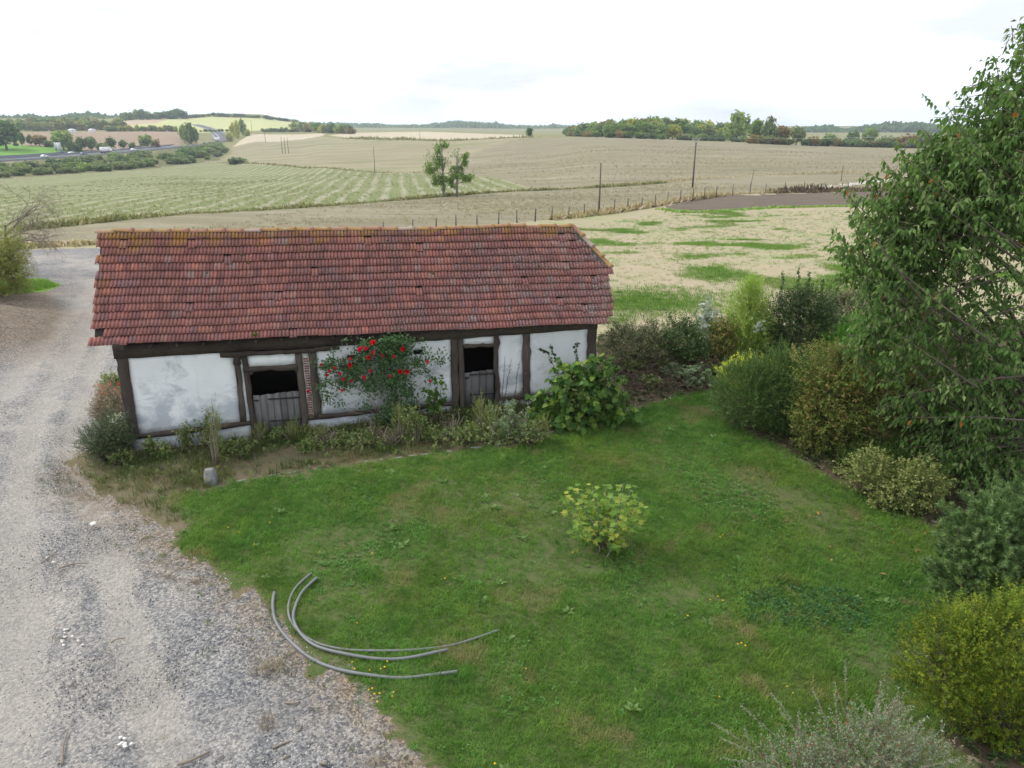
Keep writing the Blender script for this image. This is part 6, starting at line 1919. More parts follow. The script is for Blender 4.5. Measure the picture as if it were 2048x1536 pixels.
# dandelions and fallen leaves on the lawn
yel = simple_mat('dandelion_yellow', (.62, .40, .02), .6, .1, 20)
r = np.random.default_rng(150)
fl = [(770, 1340), (762, 1345), (775, 1330), (740, 1348), (705, 1331), (710, 1345), (745, 1385), (750, 1395), (738, 1387), (760, 1395), (785, 1400), (788, 1392), (755, 1410), (640, 1110), (715, 1252), (890, 1163), (540, 1050), (545, 1040), (510, 1095), (457, 1060), (480, 1070),
      (1335, 1010), (1155, 1108), (1052, 1345), (1475, 1295), (1482, 1293), (1490, 1298), (1420, 1205), (1435, 1200), (1445, 1208), (1573, 1380), (1585, 1393), (1438, 1402), (990, 1535), (1145, 1110), (1440, 1080), (1445, 1075), (1375, 1238), (1472, 1260), (745, 1112)]
dm = None
for (a, b) in fl:
    p = at(a, b)
    if dm is None:
        an = np.arange(8) * 2 * PI / 8
        V = np.concatenate([[[0, 0, .012]], np.stack([np.cos(an) * .017, np.sin(an) * .017, .002 * np.ones(8)], -1), np.stack([np.cos(an) * .012, np.sin(an) * .012, -.006 * np.ones(8)], -1)])
        F3 = np.array([[0, 1 + i, 1 + (i + 1) % 8] for i in range(8)]); F4 = np.array([[1 + i, 9 + i, 9 + (i + 1) % 8, 1 + (i + 1) % 8] for i in range(8)])
        o = mk('dandelion', V, [F3, F4], yel, None, local=True); dm = o
    else:
        o = dm.copy(); COL.objects.link(o)
    o.location = p + [0, 0, .06 + .02 * r.random()]
    s = .7 + .5 * r.random(); o.scale = (s, s, s)
    tag(o, 'small yellow dandelion head in the lawn', 'flower', 'yellow flowers dotted over the lawn')
dl = None
om = leafmat('fallen_leaf', [(.13, .055, .025), (.18, .09, .035), (.17, .12, .06)], None, 1, .1, objvar=1.0)
for i in range(30):
    a, b = (1480 + 420 * r.random() ** .8, 1000 + 230 * r.random())
    p = at(a, b)
    if not inpoly(np.array([p[0]]), np.array([p[1]]), LAWN)[0]: continue
    if dl is None:
        o = mk('fallen_leaf', LEAF[0] * [.11, .05, .11], LEAF[1], om, None, {'rnd': np.full(5, .5)}, local=True); dl = o
    else:
        o = dl.copy(); COL.objects.link(o)
    o.location = p + [0, 0, .05 + .01 * r.random()]; o.rotation_euler = (.4 * r.normal(), .4 * r.normal(), 6.28 * r.random())
    s = .6 + .6 * r.random(); o.scale = (s, s, s)
    tag(o, 'fallen orange leaf on the lawn near the cherry tree', 'leaf', 'fallen cherry leaves on the lawn')

# ------------------------------------------------------------------ fence, poles, wires
M['post'] = wood_material('fence_wood', (.10, .085, .072), (.18, .16, .14))
M['pole'] = wood_material('pole_wood', (.10, .09, .08), (.16, .15, .135))
M['concrete'] = simple_mat('pole_concrete', (.36, .35, .33), .9, .15, 4)
M['steel'] = simple_mat('galvanised_steel', (.42, .43, .44), .5, .15, 6, .4)
posts = [(768, 464, 445), (826, 460, 440), (872, 458, 437), (912, 456, 431), (954, 453, 431), (997, 450, 425), (1034, 446, 422), (1070, 443, 419), (1103, 440, 416), (1137, 437, 414), (1168, 434, 409), (1197, 431, 405), (1228, 427, 401), (1255, 422, 399), (1283, 418, 396), (1310, 415, 391),
         (1335, 408, 386), (1359, 406, 382), (1385, 402, 379), (1408, 399, 376), (1432, 395, 373), (1465, 391, 370), (1500, 388, 368), (1531, 387, 367), (1569, 386, 365), (1607, 385, 365), (1649, 384, 366), (1695, 383, 367)]
rng = np.random.default_rng(160)
tops = []
for i, (a, b, c) in enumerate(posts):
    p = at(a, b); h = (b - c) * mpp(p) * 1.04
    lean = .04 * rng.normal(size=2) * h
    rad = .065 + .025 * rng.random()
    Q = np.array([p + [0, 0, -.2], p + [lean[0] * .5, lean[1] * .5, h * .5], p + [lean[0], lean[1], h]])
    V, F = tube(Q, [rad, rad * .95, rad * .85], 7)
    tag(mk('fence_post', V, F, M['post']), '%s wooden fence post along the paddock, counting from the shed roof' % ORD[i], 'fence post', 'paddock fence posts')
    tops.append(Q)
for k, f in enumerate((.55, .92)):
    P = []
    for q in tops: P.append(q[1] * (1 - (f - .5) * 2) + q[2] * (f - .5) * 2 + [0, -.07, 0])
    V, F = tube(P, .004, 3)
    tag(mk('fence_wire', V, F, M['steel']), ['lower', 'upper'][k] + ' wire strung along the paddock fence posts', 'wire')

def pole(a, b, c, r, mat, lab, dx=0, name='utility_pole', cat='pole'):
    p = at(a, b); h = (b - c) * mpp(p) * 1.02
    t = thing(name, tuple(p), lab, cat)
    top = p + [dx * mpp(p), 0, h]
    V, F = tube([p + [0, 0, -.3], p * .5 + top * .5, top], [r, r * .85, r * .7], 8)
    mk('pole_shaft', V, F, mat, t)
    return t, top
pole(1198, 428, 332, .10, M['pole'], 'bare wooden pole beside the paddock fence')
t, pt = pole(1385, 375, 291, .17, M['pole'], 'tall power pole with crossarms in the stubble field')
mb = MB(); mb.tube([pt + [-.75, 0, -.55], pt + [.75, 0, -.55]], .06, 6); mb.tube([pt + [-.75, 0, .55], pt + [.75, .3, .60]], .05, 6); mb.tube([pt, pt + [-.7, 0, .55]], .04, 5); mb.tube([pt, pt + [.55, .1, .6]], .04, 5); mb.tube([pt + [.2, .1, -.1], pt + [.7, .3, .75]], .05, 5)
mb.build('crossarm', M['steel'], t)
for dx in (-.7, 0.0, .7):
    mb = MB(); mb.tube([pt + [dx, 0, .55], pt + [dx, 0, .80]], [.05, .04], 6); mb.build('insulator', M['concrete'], t)
pole(1499, 386, 341, .06, M['pole'], 'thin leaning pole at the ploughed plot', dx=4)
pole(1682, 362, 331, .07, M['pole'], 'thin pole with a capped top near the field path')
pole(1822, 342, 313, .07, M['concrete'], 'thin pale pole beside the cherry branches')
pole(750, 347, 297, .10, M['pole'], 'lone pole in the striped field')
for k, (a, b, c) in enumerate([(565, 307, 276), (571, 307, 277), (577, 306, 277)]):
    pole(a, b, c, .16, M['pole'], ['left', 'middle', 'right'][k] + ' of the three close-set poles in the rough field')
pole(531, 284, 262, .2, M['pole'], 'pole at the foot of the pale hill field')
pole(504, 264, 242, .2, M['pole'], 'pole beside the yellow trees on the far slope')
pole(840, 276, 264, .15, M['pole'], 'short pole on the dark hedge line left of centre')
pole(1313, 274, 261, .12, M['concrete'], 'short pale pole before the wood')
q2 = pol(1985, 320); q2 = q2 + [0, 0, 9.5]
for k, dx in enumerate((-.7, 0, .7)):
    a = pt + [dx, 0, .8]; b = q2 + [dx, 0, 0]
    s = np.linspace(0, 1, 24)[:, None]
    P = a * (1 - s) + b * s; P[:, 2] -= (4 * s * (1 - s) * 1.2)[:, 0]
    V, F = tube(P, .018, 3)
    tag(mk('power_line', V, F, M['steel']), ['nearest', 'middle', 'farthest'][k] + ' power line from the tall pole to the right', 'wire')

# ------------------------------------------------------------------ rough grass strips (field edges)
SM1 = leafmat('field_edge_grass', [(.085, .095, .035), (.12, .125, .05), (.19, .16, .085)], None, 1, .2, patch=.3, pscale=.3)
SM2 = leafmat('dry_edge_grass', [(.17, .135, .085), (.24, .19, .13), (.15, .14, .06)], None, 1, .2)
def strip(name, pts, width, h, n, mat, lab, seed):
    r = np.random.default_rng(seed)
    P = spline(np.array([at(*p) for p in pts]), 200)
    seg = np.concatenate([[0], np.cumsum(np.linalg.norm(np.diff(P[:, :2], axis=0), axis=1))])
    s = r.random(n) * seg[-1]
    wv = .55 + .9 * np.clip(vnoise(s, s * 0, 7.0, seed) + .5, 0, 1)
    Q = np.stack([np.interp(s, seg, P[:, c]) for c in range(3)], -1)
    Q[:, :2] += r.normal(size=(n, 2)) * width * .4
    Q[:, 2] = hz(Q[:, 0], Q[:, 1]) - .03
    L = h * wv * (.5 + .8 * r.random(n))
    o = leaf_mesh(name, NEEDLE, Q, nrm(r.normal(size=(n, 3)) * [.55, .55, .1] + [0, 0, .8]), rdir(n, r), L, .06 + L * .22, mat, None, r)
    tag(o, lab, 'rough grass', kind='stuff')
strip('field_edge_grass', [(40, 462), (80, 457), (200, 445), (300, 434), (460, 424), (640, 413), (780, 402), (880, 394), (970, 387), (1080, 381), (1200, 375), (1330, 366)], 1.0, .55, 5200, SM1, 'dark rough grass along the edge of the striped field', 161)
strip('field_edge_grass', [(440, 325), (560, 331), (700, 341), (760, 346), (840, 346), (900, 347)], 2.0, .8, 1200, SM1, 'dark grassy line at the far edge of the striped field', 162)
strip('field_edge_grass', [(700, 277), (850, 281), (960, 279), (1060, 275)], 8, 1.5, 1600, SM1, 'dark green bank below the pale far field', 163)
strip('fence_line_grass', [(1100, 440), (1200, 429), (1290, 416), (1400, 398), (1470, 389), (1560, 386), (1700, 383), (1900, 380)], .9, .7, 3600, SM2, 'dry brown weeds along the paddock fence', 164)
strip('plot_edge_grass', [(1320, 418), (1380, 425), (1460, 421), (1560, 416), (1700, 413), (1850, 411)], 1.3, .35, 1800, leafmat('plot_edge_blade', [(.07, .13, .025), (.10, .17, .03), (.14, .18, .05)], None, 1, .2), 'green grass along the near edge of the ploughed plot', 168)
strip('trackside_verge', [(20, 498), (70, 495), (130, 491), (200, 488), (300, 484), (450, 478)], 1.0, .5, 1500, SM2, 'dry verge behind the track at the left', 165)
strip('docks', [(1540, 386), (1600, 385), (1700, 383), (1800, 382), (1950, 381)], 1.6, 1.0, 1300, leafmat('dock_stem', [(.055, .036, .025), (.085, .058, .038), (.075, .07, .03)], None, 1, .1), 'reddish brown docks behind the ploughed plot', 166)
strip('field_ridge_grass', [(1180, 375), (1300, 367), (1500, 352), (1700, 345), (1850, 338)], 2.0, .5, 1300, SM2, 'dry grassy ridge across the stubble field', 167)

# tufts that roughen the stubble
def stubble(name, poly, dens_noise, density, mat, lab, seed, step=2.0, h=.16):
    V, F = patch_grid(poly, step)
    c = proto_collection(name + '_tufts', [tuft('tuft', 14, h, .028, .22, .9, mat, seed + s) for s in (1, 2)])
    dn = np.clip(.5 + dens_noise * fnoise(V[:, 0] * .6, V[:, 1], 9.0, seed), 0.04, 1)
    scatter(name, V, F, dn, c, density, .6, 1.6, lab, 'stubble', seed)
SM3 = leafmat('straw_tuft', [(.10, .082, .048), (.16, .135, .08), (.12, .12, .05)], None, 1, .2)
SM4 = leafmat('stubble_weed', [(.07, .085, .03), (.10, .115, .045), (.15, .135, .075)], None, 1, .2)
NEARF = W((250, 478), (640, 415), (880, 396), (1080, 384), (1330, 368), (1600, 368), (1880, 352), (1880, 376), (1465, 389), (1310, 413), (1034, 445), (700, 462))
stubble('stubble_straw', NEARF, 1.6, 1.5, SM3, 'pale straw stubble just beyond the paddock fence', 210)
stubble('stubble_straw', W((960, 384), (910, 350), (1000, 312), (1300, 292), (1850, 312), (1880, 350), (1500, 350), (1200, 374)), 1.8, .35, SM3, 'pale straw stubble of the wide field', 220, 3.0, .22)
stubble('stubble_weeds', W((-50, 470), (300, 434), (640, 414), (880, 394), (1060, 381), (900, 350), (700, 346), (300, 352), (-50, 380)), 1.6, .55, SM4, 'green weeds growing through the striped stubble', 230, 2.5, .2)

# ------------------------------------------------------------------ trees of the middle distance
def field_tree(px, py, top, lobes, lab, seed, lean=0):
    r = np.random.default_rng(seed)
    B = at(px, py); m = mpp(B)
    t = thing('ash_tree', tuple(B), lab, 'tree')
    H = (py - top) * m
    mt = MB(); mt.tube(np.array([[0, 0, -.1], [.05, 0, H * .22], [lean * .4, 0, H * .5], [lean, 0, H * .85]]) + B, [.24, .19, .13, .03], 8)
    mt.build('trunk', simple_mat('ash_bark', (.21, .195, .18), .9, .2, 4), t, smooth=True)
    mb = MB(); P, Dv = [], []
    for (a0, b0, a1, b1, n, bare) in lobes:
        e = np.array(ell(a0, b0, a1, b1, B, .9))
        c = e[:3]
        st = np.array([lean * .3, 0, min(max(c[2] * .62, H * .25), H * .8)])
        mb.tube(np.array([st, (st + c) * .5 + [0, 0, -.1], c]) + B, [.09, .06, .035], 5)
        k = max(8, n // 14)
        for _ in range(k):
            d = rdir(1, r)[0]; q = c + d * e[3:6] * (.45 + .6 * r.random())
            mb.tube(np.array([c, (c + q) * .5 + .05 * r.normal(size=3), q]) + B, [.022, .014, .008], 3)
            if bare:
                for __ in range(6): mb.tube(np.array([q, q + rdir(1, r)[0] * .45 + [0, 0, .2]]) + B, [.009, .004], 3)
            mm_ = 26 if not bare else 4
            P.append(q + r.normal(size=(mm_, 3)) * e[3:6] * .22)
    P = np.concatenate(P); n = len(P)
    P = np.repeat(P, 3, 0) + .1 * r.normal(size=(3 * n, 3)); n *= 3
    mb.build('branches', M['dry_twig'], t, kind='stuff')
    leaf_mesh('foliage', LEAF, P + B, rdir(n, r) + [0, 0, -.5], rdir(n, r), .28, .16, leafmat('ash_leaf_%d' % seed, [(.06, .105, .025), (.09, .145, .03), (.14, .19, .045)], None, 1, .3, patch=.4, pscale=.8), t, r)
field_tree(887, 393, 278, [(862, 278, 895, 305, 110, False), (848, 292, 880, 330, 60, True), (845, 325, 875, 350, 130, False), (860, 318, 892, 345, 110, False), (860, 345, 886, 372, 110, False), (875, 350, 898, 378, 90, False), (880, 305, 905, 330, 50, True)], 'left one of the two thin trees in the striped field', 171)
field_tree(914, 393, 292, [(900, 300, 925, 330, 60, True), (915, 300, 945, 322, 30, True), (920, 308, 940, 330, 70, False), (902, 330, 925, 352, 90, False), (905, 345, 935, 365, 130, False), (925, 350, 948, 368, 110, False), (898, 352, 912, 374, 80, False)], 'right one of the two thin trees in the striped field', 172, .3)

FT = {}
def far_mats(nm, cols, patch=.35):
    return leafmat(nm, cols, None, 1, .3, patch=patch, pscale=.35, objvar=.6)
FM = {'dark': far_mats('far_dark', [(.05, .085, .03), (.07, .11, .036), (.10, .14, .05)]), 'mid': far_mats('far_mid', [(.09, .135, .04), (.125, .175, .05), (.17, .215, .07)]),
      'yellow': far_mats('far_yellow', [(.18, .19, .04), (.24, .24, .045), (.29, .27, .06)]), 'orange': far_mats('far_orange', [(.12, .095, .04), (.17, .125, .045), (.19, .15, .06)]),
      'pale': far_mats('far_sunlit_tint', [(.14, .16, .06), (.19, .20, .08), (.23, .215, .10)]), 'bush': far_mats('far_bush', [(.075, .105, .042), (.11, .14, .055), (.16, .165, .085)])}  # pale variant: sunlit brightness painted into the leaf colour
def far_proto(kind, shape, seed):
    """Unit tree, 1 m tall with a crown 1 m wide, standing at the origin."""
    key = (kind, shape, seed)
    if key in FT: return FT[key]
    r = np.random.default_rng(500 + seed)
    if shape == 'round':
        lobes = [(0, 0, .62, .46, .46, .36), (.16 * r.normal(), .1, .45, .34, .34, .28), (-.2, .1 * r.normal(), .55, .3, .3, .26)]; n, sz = 300, .15
    elif shape == 'tall':
        lobes = [(0, 0, .6, .44, .44, .36), (.18, 0, .38, .42, .42, .3), (-.2, .05, .5, .36, .36, .3), (.05 * r.normal(), .05, .82, .24, .24, .19)]; n, sz = 340, .14
    else:
        lobes = [(0, 0, .45, .5, .5, .48), (.25, 0, .3, .3, .3, .3), (-.25, .1, .35, .3, .3, .33)]; n, sz = 240, .17
    b, s, L = shoots(lobes, n, .12, r, .3, .4, .45, .3, seed, zmin=.02, lowdir=-1)
    P, Dv, Nv, LL, WW = shoot_leaves(b, s, L, 3, sz, sz * .85, r)
    V, F = leaves(CLUMP, P, Dv, Nv, LL * .8, WW * .8)
    t = empty('tree_model', (0, 0, 0))
    cr = mk('crown', V, F, FM[kind], t, {'rnd': np.repeat(r.random(len(P)), len(CLUMP[0]))}, local=True); cr['kind'] = 'stuff'
    if shape != 'bush':
        V, F = tube(np.array([[0, 0, -.05], [.01, 0, .25], [0, .01, .6]]), [.035, .028, .012], 6)
        mk('trunk', V, F, M['bark'], t, local=True)
    FT[key] = t
    return t
rngT = np.random.default_rng(180)
def far_tree(px, base, top, wpx, kind, shape, lab, group=None, name='tree', cat='tree', dist=None):
    B = at(px, base) if dist is None else pol(px, dist)
    m = mpp(B)
    H = (base - top) * m if dist is None else (top * m)
    p = far_proto(kind, shape, int(rngT.integers(0, 3)))
    wd = wpx * m
    o = copy_tree(p, tuple(B + [0, 0, -.03 * H]), rngT.random() * 6.28, (wd, wd, H), None, None)
    o.name = name
    tag(o, lab, cat, group)
    return o
# hedge trees beyond the motorway
for (px, b, tp, w, kd, sh, lab) in [(14, 299, 241, 66, 'dark', 'round', 'big dark tree at the left edge of the meadow'), (45, 292, 266, 14, 'dark', 'round', 'small dark tree right of the big one by the meadow'), (62, 291, 270, 15, 'dark', 'round', 'round dark tree at the top of the meadow'), (80, 292, 270, 26, 'orange', 'round', 'brownish tree at the top of the meadow'),
                                (97, 294, 280, 18, 'dark', 'bush', 'low bush right of the brownish tree'), (128, 300, 262, 44, 'mid', 'round', 'large green tree behind the white billboard'), (164, 301, 274, 22, 'dark', 'round', 'tree right of the billboard'), (184, 301, 274, 24, 'bush', 'round', 'second tree right of the billboard'), (205, 303, 284, 22, 'dark', 'bush', 'low bush above the truck'),
                                (223, 298, 275, 22, 'dark', 'round', 'tree above the truck on the motorway'), (247, 297, 280, 18, 'dark', 'round', 'small tree right of the one above the truck'), (265, 297, 284, 14, 'dark', 'bush', 'bush between the two small trees by the motorway'), (295, 296, 270, 30, 'mid', 'round', 'rounded tree left of the motorway bend'), (312, 296, 278, 16, 'orange', 'bush', 'brown bush at the motorway bend'),
                                (150, 303, 285, 26, 'dark', 'bush', 'dark bush at the foot of the billboard tree'), (370, 286, 250, 18, 'mid', 'tall', 'left tree of the group at the road cutting'), (383, 287, 247, 22, 'dark', 'tall', 'tallest tree of the group at the road cutting'), (393, 287, 256, 14, 'dark', 'round', 'right tree of the group at the road cutting'),
                                (468, 277, 246, 14, 'yellow', 'tall', 'left yellow poplar at the end of the road cutting'), (476, 278, 242, 12, 'yellow', 'tall', 'middle yellow poplar at the end of the road cutting'), (486, 272, 239, 16, 'mid', 'tall', 'green tree among the yellow poplars'), (460, 283, 262, 14, 'yellow', 'bush', 'yellow bush beside the motorway cutting'), (495, 272, 258, 12, 'yellow', 'bush', 'small yellow bush under the green poplar'),
                                (1059, 275, 256, 15, 'dark', 'round', 'lone small round tree on the field crest'), (475, 328, 314, 38, 'bush', 'bush', 'low wide bush at the corner of the striped field')]:
    far_tree(px, b, tp, w, kd, sh, lab)
# bushes on the motorway embankment
near_e = [(-40, 360), (0, 356), (100, 350), (200, 344), (300, 336), (400, 324), (445, 314)]
far_e = [(-40, 334), (0, 331), (100, 326), (200, 317), (300, 310), (400, 299), (445, 292)]
for i in range(150):
    f = rngT.random()
    px = -40 + 490 * rngT.random()
    b = np.interp(px, [q[0] for q in near_e], [q[1] for q in near_e]) * (1 - f) + np.interp(px, [q[0] for q in far_e], [q[1] for q in far_e]) * f
    h = 8 + 9 * rngT.random()
    far_tree(px, b, b - h, h * (1.3 + rngT.random()), 'bush' if rngT.random() < .65 else ('dark' if rngT.random() < .6 else 'mid'), 'bush', 'scrubby bush on the motorway embankment', 'bushes on the motorway embankment', 'bush', 'bush')
# the wood on the ridge to the right
woodtop = ([1125, 1150, 1180, 1220, 1260, 1300, 1350, 1400, 1440], [258, 250, 245, 241, 238, 236, 238, 243, 250])
for i in range(84):
    px = 1128 + 330 * rngT.random()
    row = i % 3
    base = np.interp(px, [1125, 1300, 1480], [271, 277, 283]) 
    B = at(px, base); dd = np.hypot(B[0], B[1]) + row * 16 + 5 * rngT.random()
    tp = np.interp(px, *woodtop) + 7 * rngT.random() + (6 if row == 0 else 0)
    hpx = base - tp
    kd = rngT.choice(['dark', 'mid', 'mid', 'yellow' if px > 1220 else 'mid', 'pale' if row else 'mid', 'orange' if rngT.random() < .4 else 'dark'])
    far_tree(px, 0, hpx, hpx * (.7 + .5 * rngT.random()), kd, 'tall' if rngT.random() < .6 else 'round', 'tree in the wood on the ridge beyond the stubble field', 'trees of the ridge wood', dist=dd)
for i in range(40):
    px = 1128 + 390 * rngT.random()
    base = np.interp(px, [1125, 1300, 1480, 1520], [272, 278, 284, 287])
    far_tree(px, base, base - 9 - 6 * rngT.random(), 14 + 10 * rngT.random(), rngT.choice(['dark', 'bush', 'dark', 'orange', 'mid']), 'bush', 'bush along the edge of the ridge wood', 'bushes at the edge of the ridge wood', 'bush', 'bush')
for (px, b, tp, w, kd, sh, lab) in [(1415, 277, 242, 34, 'yellow', 'round', 'bright yellow tree at the right end of the wood'), (1462, 281, 247, 30, 'orange', 'round', 'orange-brown tree right of the bright yellow one'), (1473, 284, 225, 46, 'mid', 'tall', 'tallest tree at the right end of the wood'), (1440, 280, 246, 26, 'dark', 'round', 'dark tree between the yellow and the orange one'),
                                (1512, 287, 240, 36, 'mid', 'tall', 'tree right of the tallest one by the wood'), (1535, 288, 236, 28, 'bush', 'tall', 'slim open tree in the hedge line'), (1562, 289, 252, 28, 'orange', 'round', 'brownish round tree in the hedge line'), (1592, 290, 255, 34, 'bush', 'round', 'broad grey-green tree in the hedge line'), (1625, 292, 272, 30, 'orange', 'bush', 'reddish bush in the hedge line'),
                                (1658, 291, 266, 30, 'mid', 'bush', 'light green bush in the hedge line'), (1706, 292, 263, 26, 'dark', 'round', 'left one of the two round trees in the hedge line'), (1738, 292, 257, 34, 'mid', 'round', 'right one of the two round trees in the hedge line'), (1775, 295, 270, 36, 'bush', 'bush', 'broad bush right of the round trees'), (1815, 296, 266, 34, 'orange', 'bush', 'brown-grey bush beside the cherry leaves'),
                                (1850, 297, 262, 36, 'bush', 'round', 'grey tree behind the cherry branches'), (1380, 277, 250, 26, 'dark', 'round', 'dark tree left of the bright yellow one')]:
    far_tree(px, b, tp, w, kd, sh, lab)
for i in range(44):
    px = 1490 + 430 * rngT.random()
    base = np.interp(px, [1480, 1600, 1800, 1900], [286, 291, 296, 298])
    far_tree(px, base, base - 10 - 8 * rngT.random(), 18 + 14 * rngT.random(), rngT.choice(['bush', 'dark', 'bush', 'orange']), 'bush', 'hedge bush at the far edge of the stubble field', 'hedge bushes beyond the stubble field', 'bush', 'bush')
# hill-top woods on the left
def nth(n):
    return '%d%s' % (n, 'th' if 10 <= n % 100 <= 20 else {1: 'st', 2: 'nd', 3: 'rd'}.get(n % 10, 'th'))
def row(n, x0, x1, base, hp, wp, kinds, lab, grp, shapes=('round', 'tall', 'bush')):
    for i in range(n):
        px = x0 + (x1 - x0) * (i + rngT.random()) / n
        b = np.interp(px, *base)
        h = hp * (.65 + .6 * rngT.random())
        far_tree(px, b, b - h, wp * (.7 + .7 * rngT.random()), rngT.choice(kinds), rngT.choice(shapes), nth(i + 1) + ' from the left, ' + lab, grp)
row(20, 240, 372, ([240, 300, 372], [241, 239, 237]), 17, 15, ['dark', 'mid', 'dark'], 'tree of the small wood on top of the hill', 'trees on the hill top')
row(22, 370, 600, ([370, 420, 500, 600], [236.5, 233, 235, 245]), 7, 13, ['dark', 'mid', 'bush'], 'tree on the hill crest behind the yellow-green field', 'trees on the hill crest')
row(34, 585, 705, ([585, 650, 705], [262, 266, 268]), 17, 15, ['mid', 'dark', 'orange', 'yellow', 'pale'], 'tree in the autumn copse below the hill', 'trees of the autumn copse')
row(16, 525, 600, ([525, 600], [264, 264]), 8, 10, ['mid', 'dark', 'pale'], 'tree in the row at the foot of the yellow-green field', 'trees below the yellow-green field')
row(40, 20, 250, ([20, 120, 250], [262, 262, 258]), 18, 18, ['pale', 'mid', 'pale', 'bush'], 'tree painted sunlit-pale on the far slope at the left', 'trees on the far left slope')
row(26, 20, 190, ([20, 120, 190], [252, 252, 248]), 15, 18, ['mid', 'bush', 'pale'], 'tree higher on the far left slope', 'trees higher on the far left slope')
row(28, 215, 355, ([215, 300, 355], [263, 262.5, 263]), 10, 12, ['pale', 'yellow', 'mid', 'bush'], 'tree in the row tinted as if sunlit behind the brown field', 'trees behind the brown field')
row(10, 400, 455, ([400, 455], [263.5, 264]), 5, 7, ['dark', 'mid'], 'small tree above the motorway cutting', 'small trees above the cutting')

# far blue woods: a mass nobody could count
def far_wood(pts, depth, n, sz, lab, seed, dist):
    r = np.random.default_rng(seed)
    px = np.array([p[0] for p in pts]); top = np.array([p[1] for p in pts])
    X = px[0] + (px[-1] - px[0]) * r.random(n)
    d = dist + depth * r.random(n)
    az = np.arctan((X - 1024) / KH)
    x, y = d * np.sin(az), d * np.cos(az)
    tp = np.interp(X, px, top) + 2.6 * vnoise(X, X * 0, 12, seed) + 1.6 * vnoise(X, X * 0, 4, seed + 1)
    ztop = CAM_H - (tp - HORIZON) / FPX * d
    g = hz(x, y)
    z = np.maximum(g, ztop - sz) * 1.0
    f = r.random(n)
    z = g + np.maximum(ztop - g, 3) * (1 - .75 * f ** 2) - sz * .5
    P = np.stack([x, y, z], -1)
    o = leaf_mesh('distant_wood', CLUMP, P, rdir(n, r), nrm(rdir(n, r) + [0, -.6, .6]), sz * (.6 + .7 * r.random(n)), sz * .8, FM['dark'], None, r)
    tag(o, lab, 'wood', kind='stuff')
far_wood([(620, 248), (680, 247), (760, 250), (800, 253), (860, 250), (900, 244), (960, 246), (1040, 252), (1080, 256), (1110, 250), (1150, 256), (1250, 262)], 500, 9000, 9, 'distant blue-green wooded ridge beyond the pale field', 191, 2100)
far_wood([(1540, 262), (1600, 256), (1660, 252), (1690, 262), (1720, 254), (1760, 249), (1830, 246), (1870, 252), (1930, 258), (2000, 250), (2150, 252)], 300, 7000, 8, 'distant blue wooded hill on the right horizon', 192, 1500)
far_wood([(-60, 240), (20, 240), (60, 236), (110, 240), (180, 232), (240, 238)], 200, 3000, 8, 'hazy wooded ridge on the left horizon', 193, 1350)

# ------------------------------------------------------------------ motorway with its traffic
M['asphalt'] = groundmat('asphalt', (.16, .16, .165), (.19, .19, .19), None, .02, .3, 2.0)
M['marking'] = simple_mat('road_paint', (.75, .75, .73), .7, .05, 1)
M['barrier'] = simple_mat('barrier_concrete', (.14, .15, .165), .8, .15, .5)
NE = np.array([at(*p) for p in [(-200, 344), (-60, 329), (0, 324), (80, 319.5), (150, 315), (230, 308.5), (300, 302), (350, 297), (395, 292), (425, 288.5), (445, 285)]] + [pol(458, 800), pol(452, 880), pol(430, 960), pol(400, 1040)])
NE = spline(NE, 120)
tg = nrm(np.gradient(NE[:, :2], axis=0)); sdv = np.stack([-tg[:, 1], tg[:, 0]], -1)
def road_off(o_, h):
    P = NE.copy(); P[:, :2] += sdv * o_
    P[:, 2] = np.maximum(hz(P[:, 0], P[:, 1]), NE[:, 2]) * 0 + NE[:, 2] + h
    return P
def ribbon(name, o0, o1, h, mat, parent=None, drop=0):
    A, B2 = road_off(o0, h), road_off(o1, h)
    n = len(A)
    V = np.concatenate([A, B2])
    F = [[i, i + 1, n + i + 1, n + i] for i in range(n - 1)]
    if drop:
        C2, D2 = A - [0, 0, drop], B2 - [0, 0, drop]
        V = np.concatenate([V, C2, D2])
        F += [[2 * n + i, 2 * n + i + 1, i + 1, i] for i in range(n - 1)] + [[n + i, n + i + 1, 3 * n + i + 1, 3 * n + i] for i in range(n - 1)]
    return mk(name, V, np.array(F), mat, parent)
road = ribbon('motorway', 0, 26, .9, M['asphalt'], drop=2.5); road['kind'] = 'structure'
for o_ in (1.2, 10.8, 15.0, 24.8): ribbon('edge_line', o_, o_ + .35, .93, M['marking'], road)
for (o_, lab) in ((12.6, 'dark central crash barrier of the motorway'), (25.6, 'dark crash barrier on the far side of the motorway')):
    A = ribbon('crash_barrier', o_, o_ + .5, 1.9, M['barrier'], drop=1.0); tag(A, lab, 'barrier')
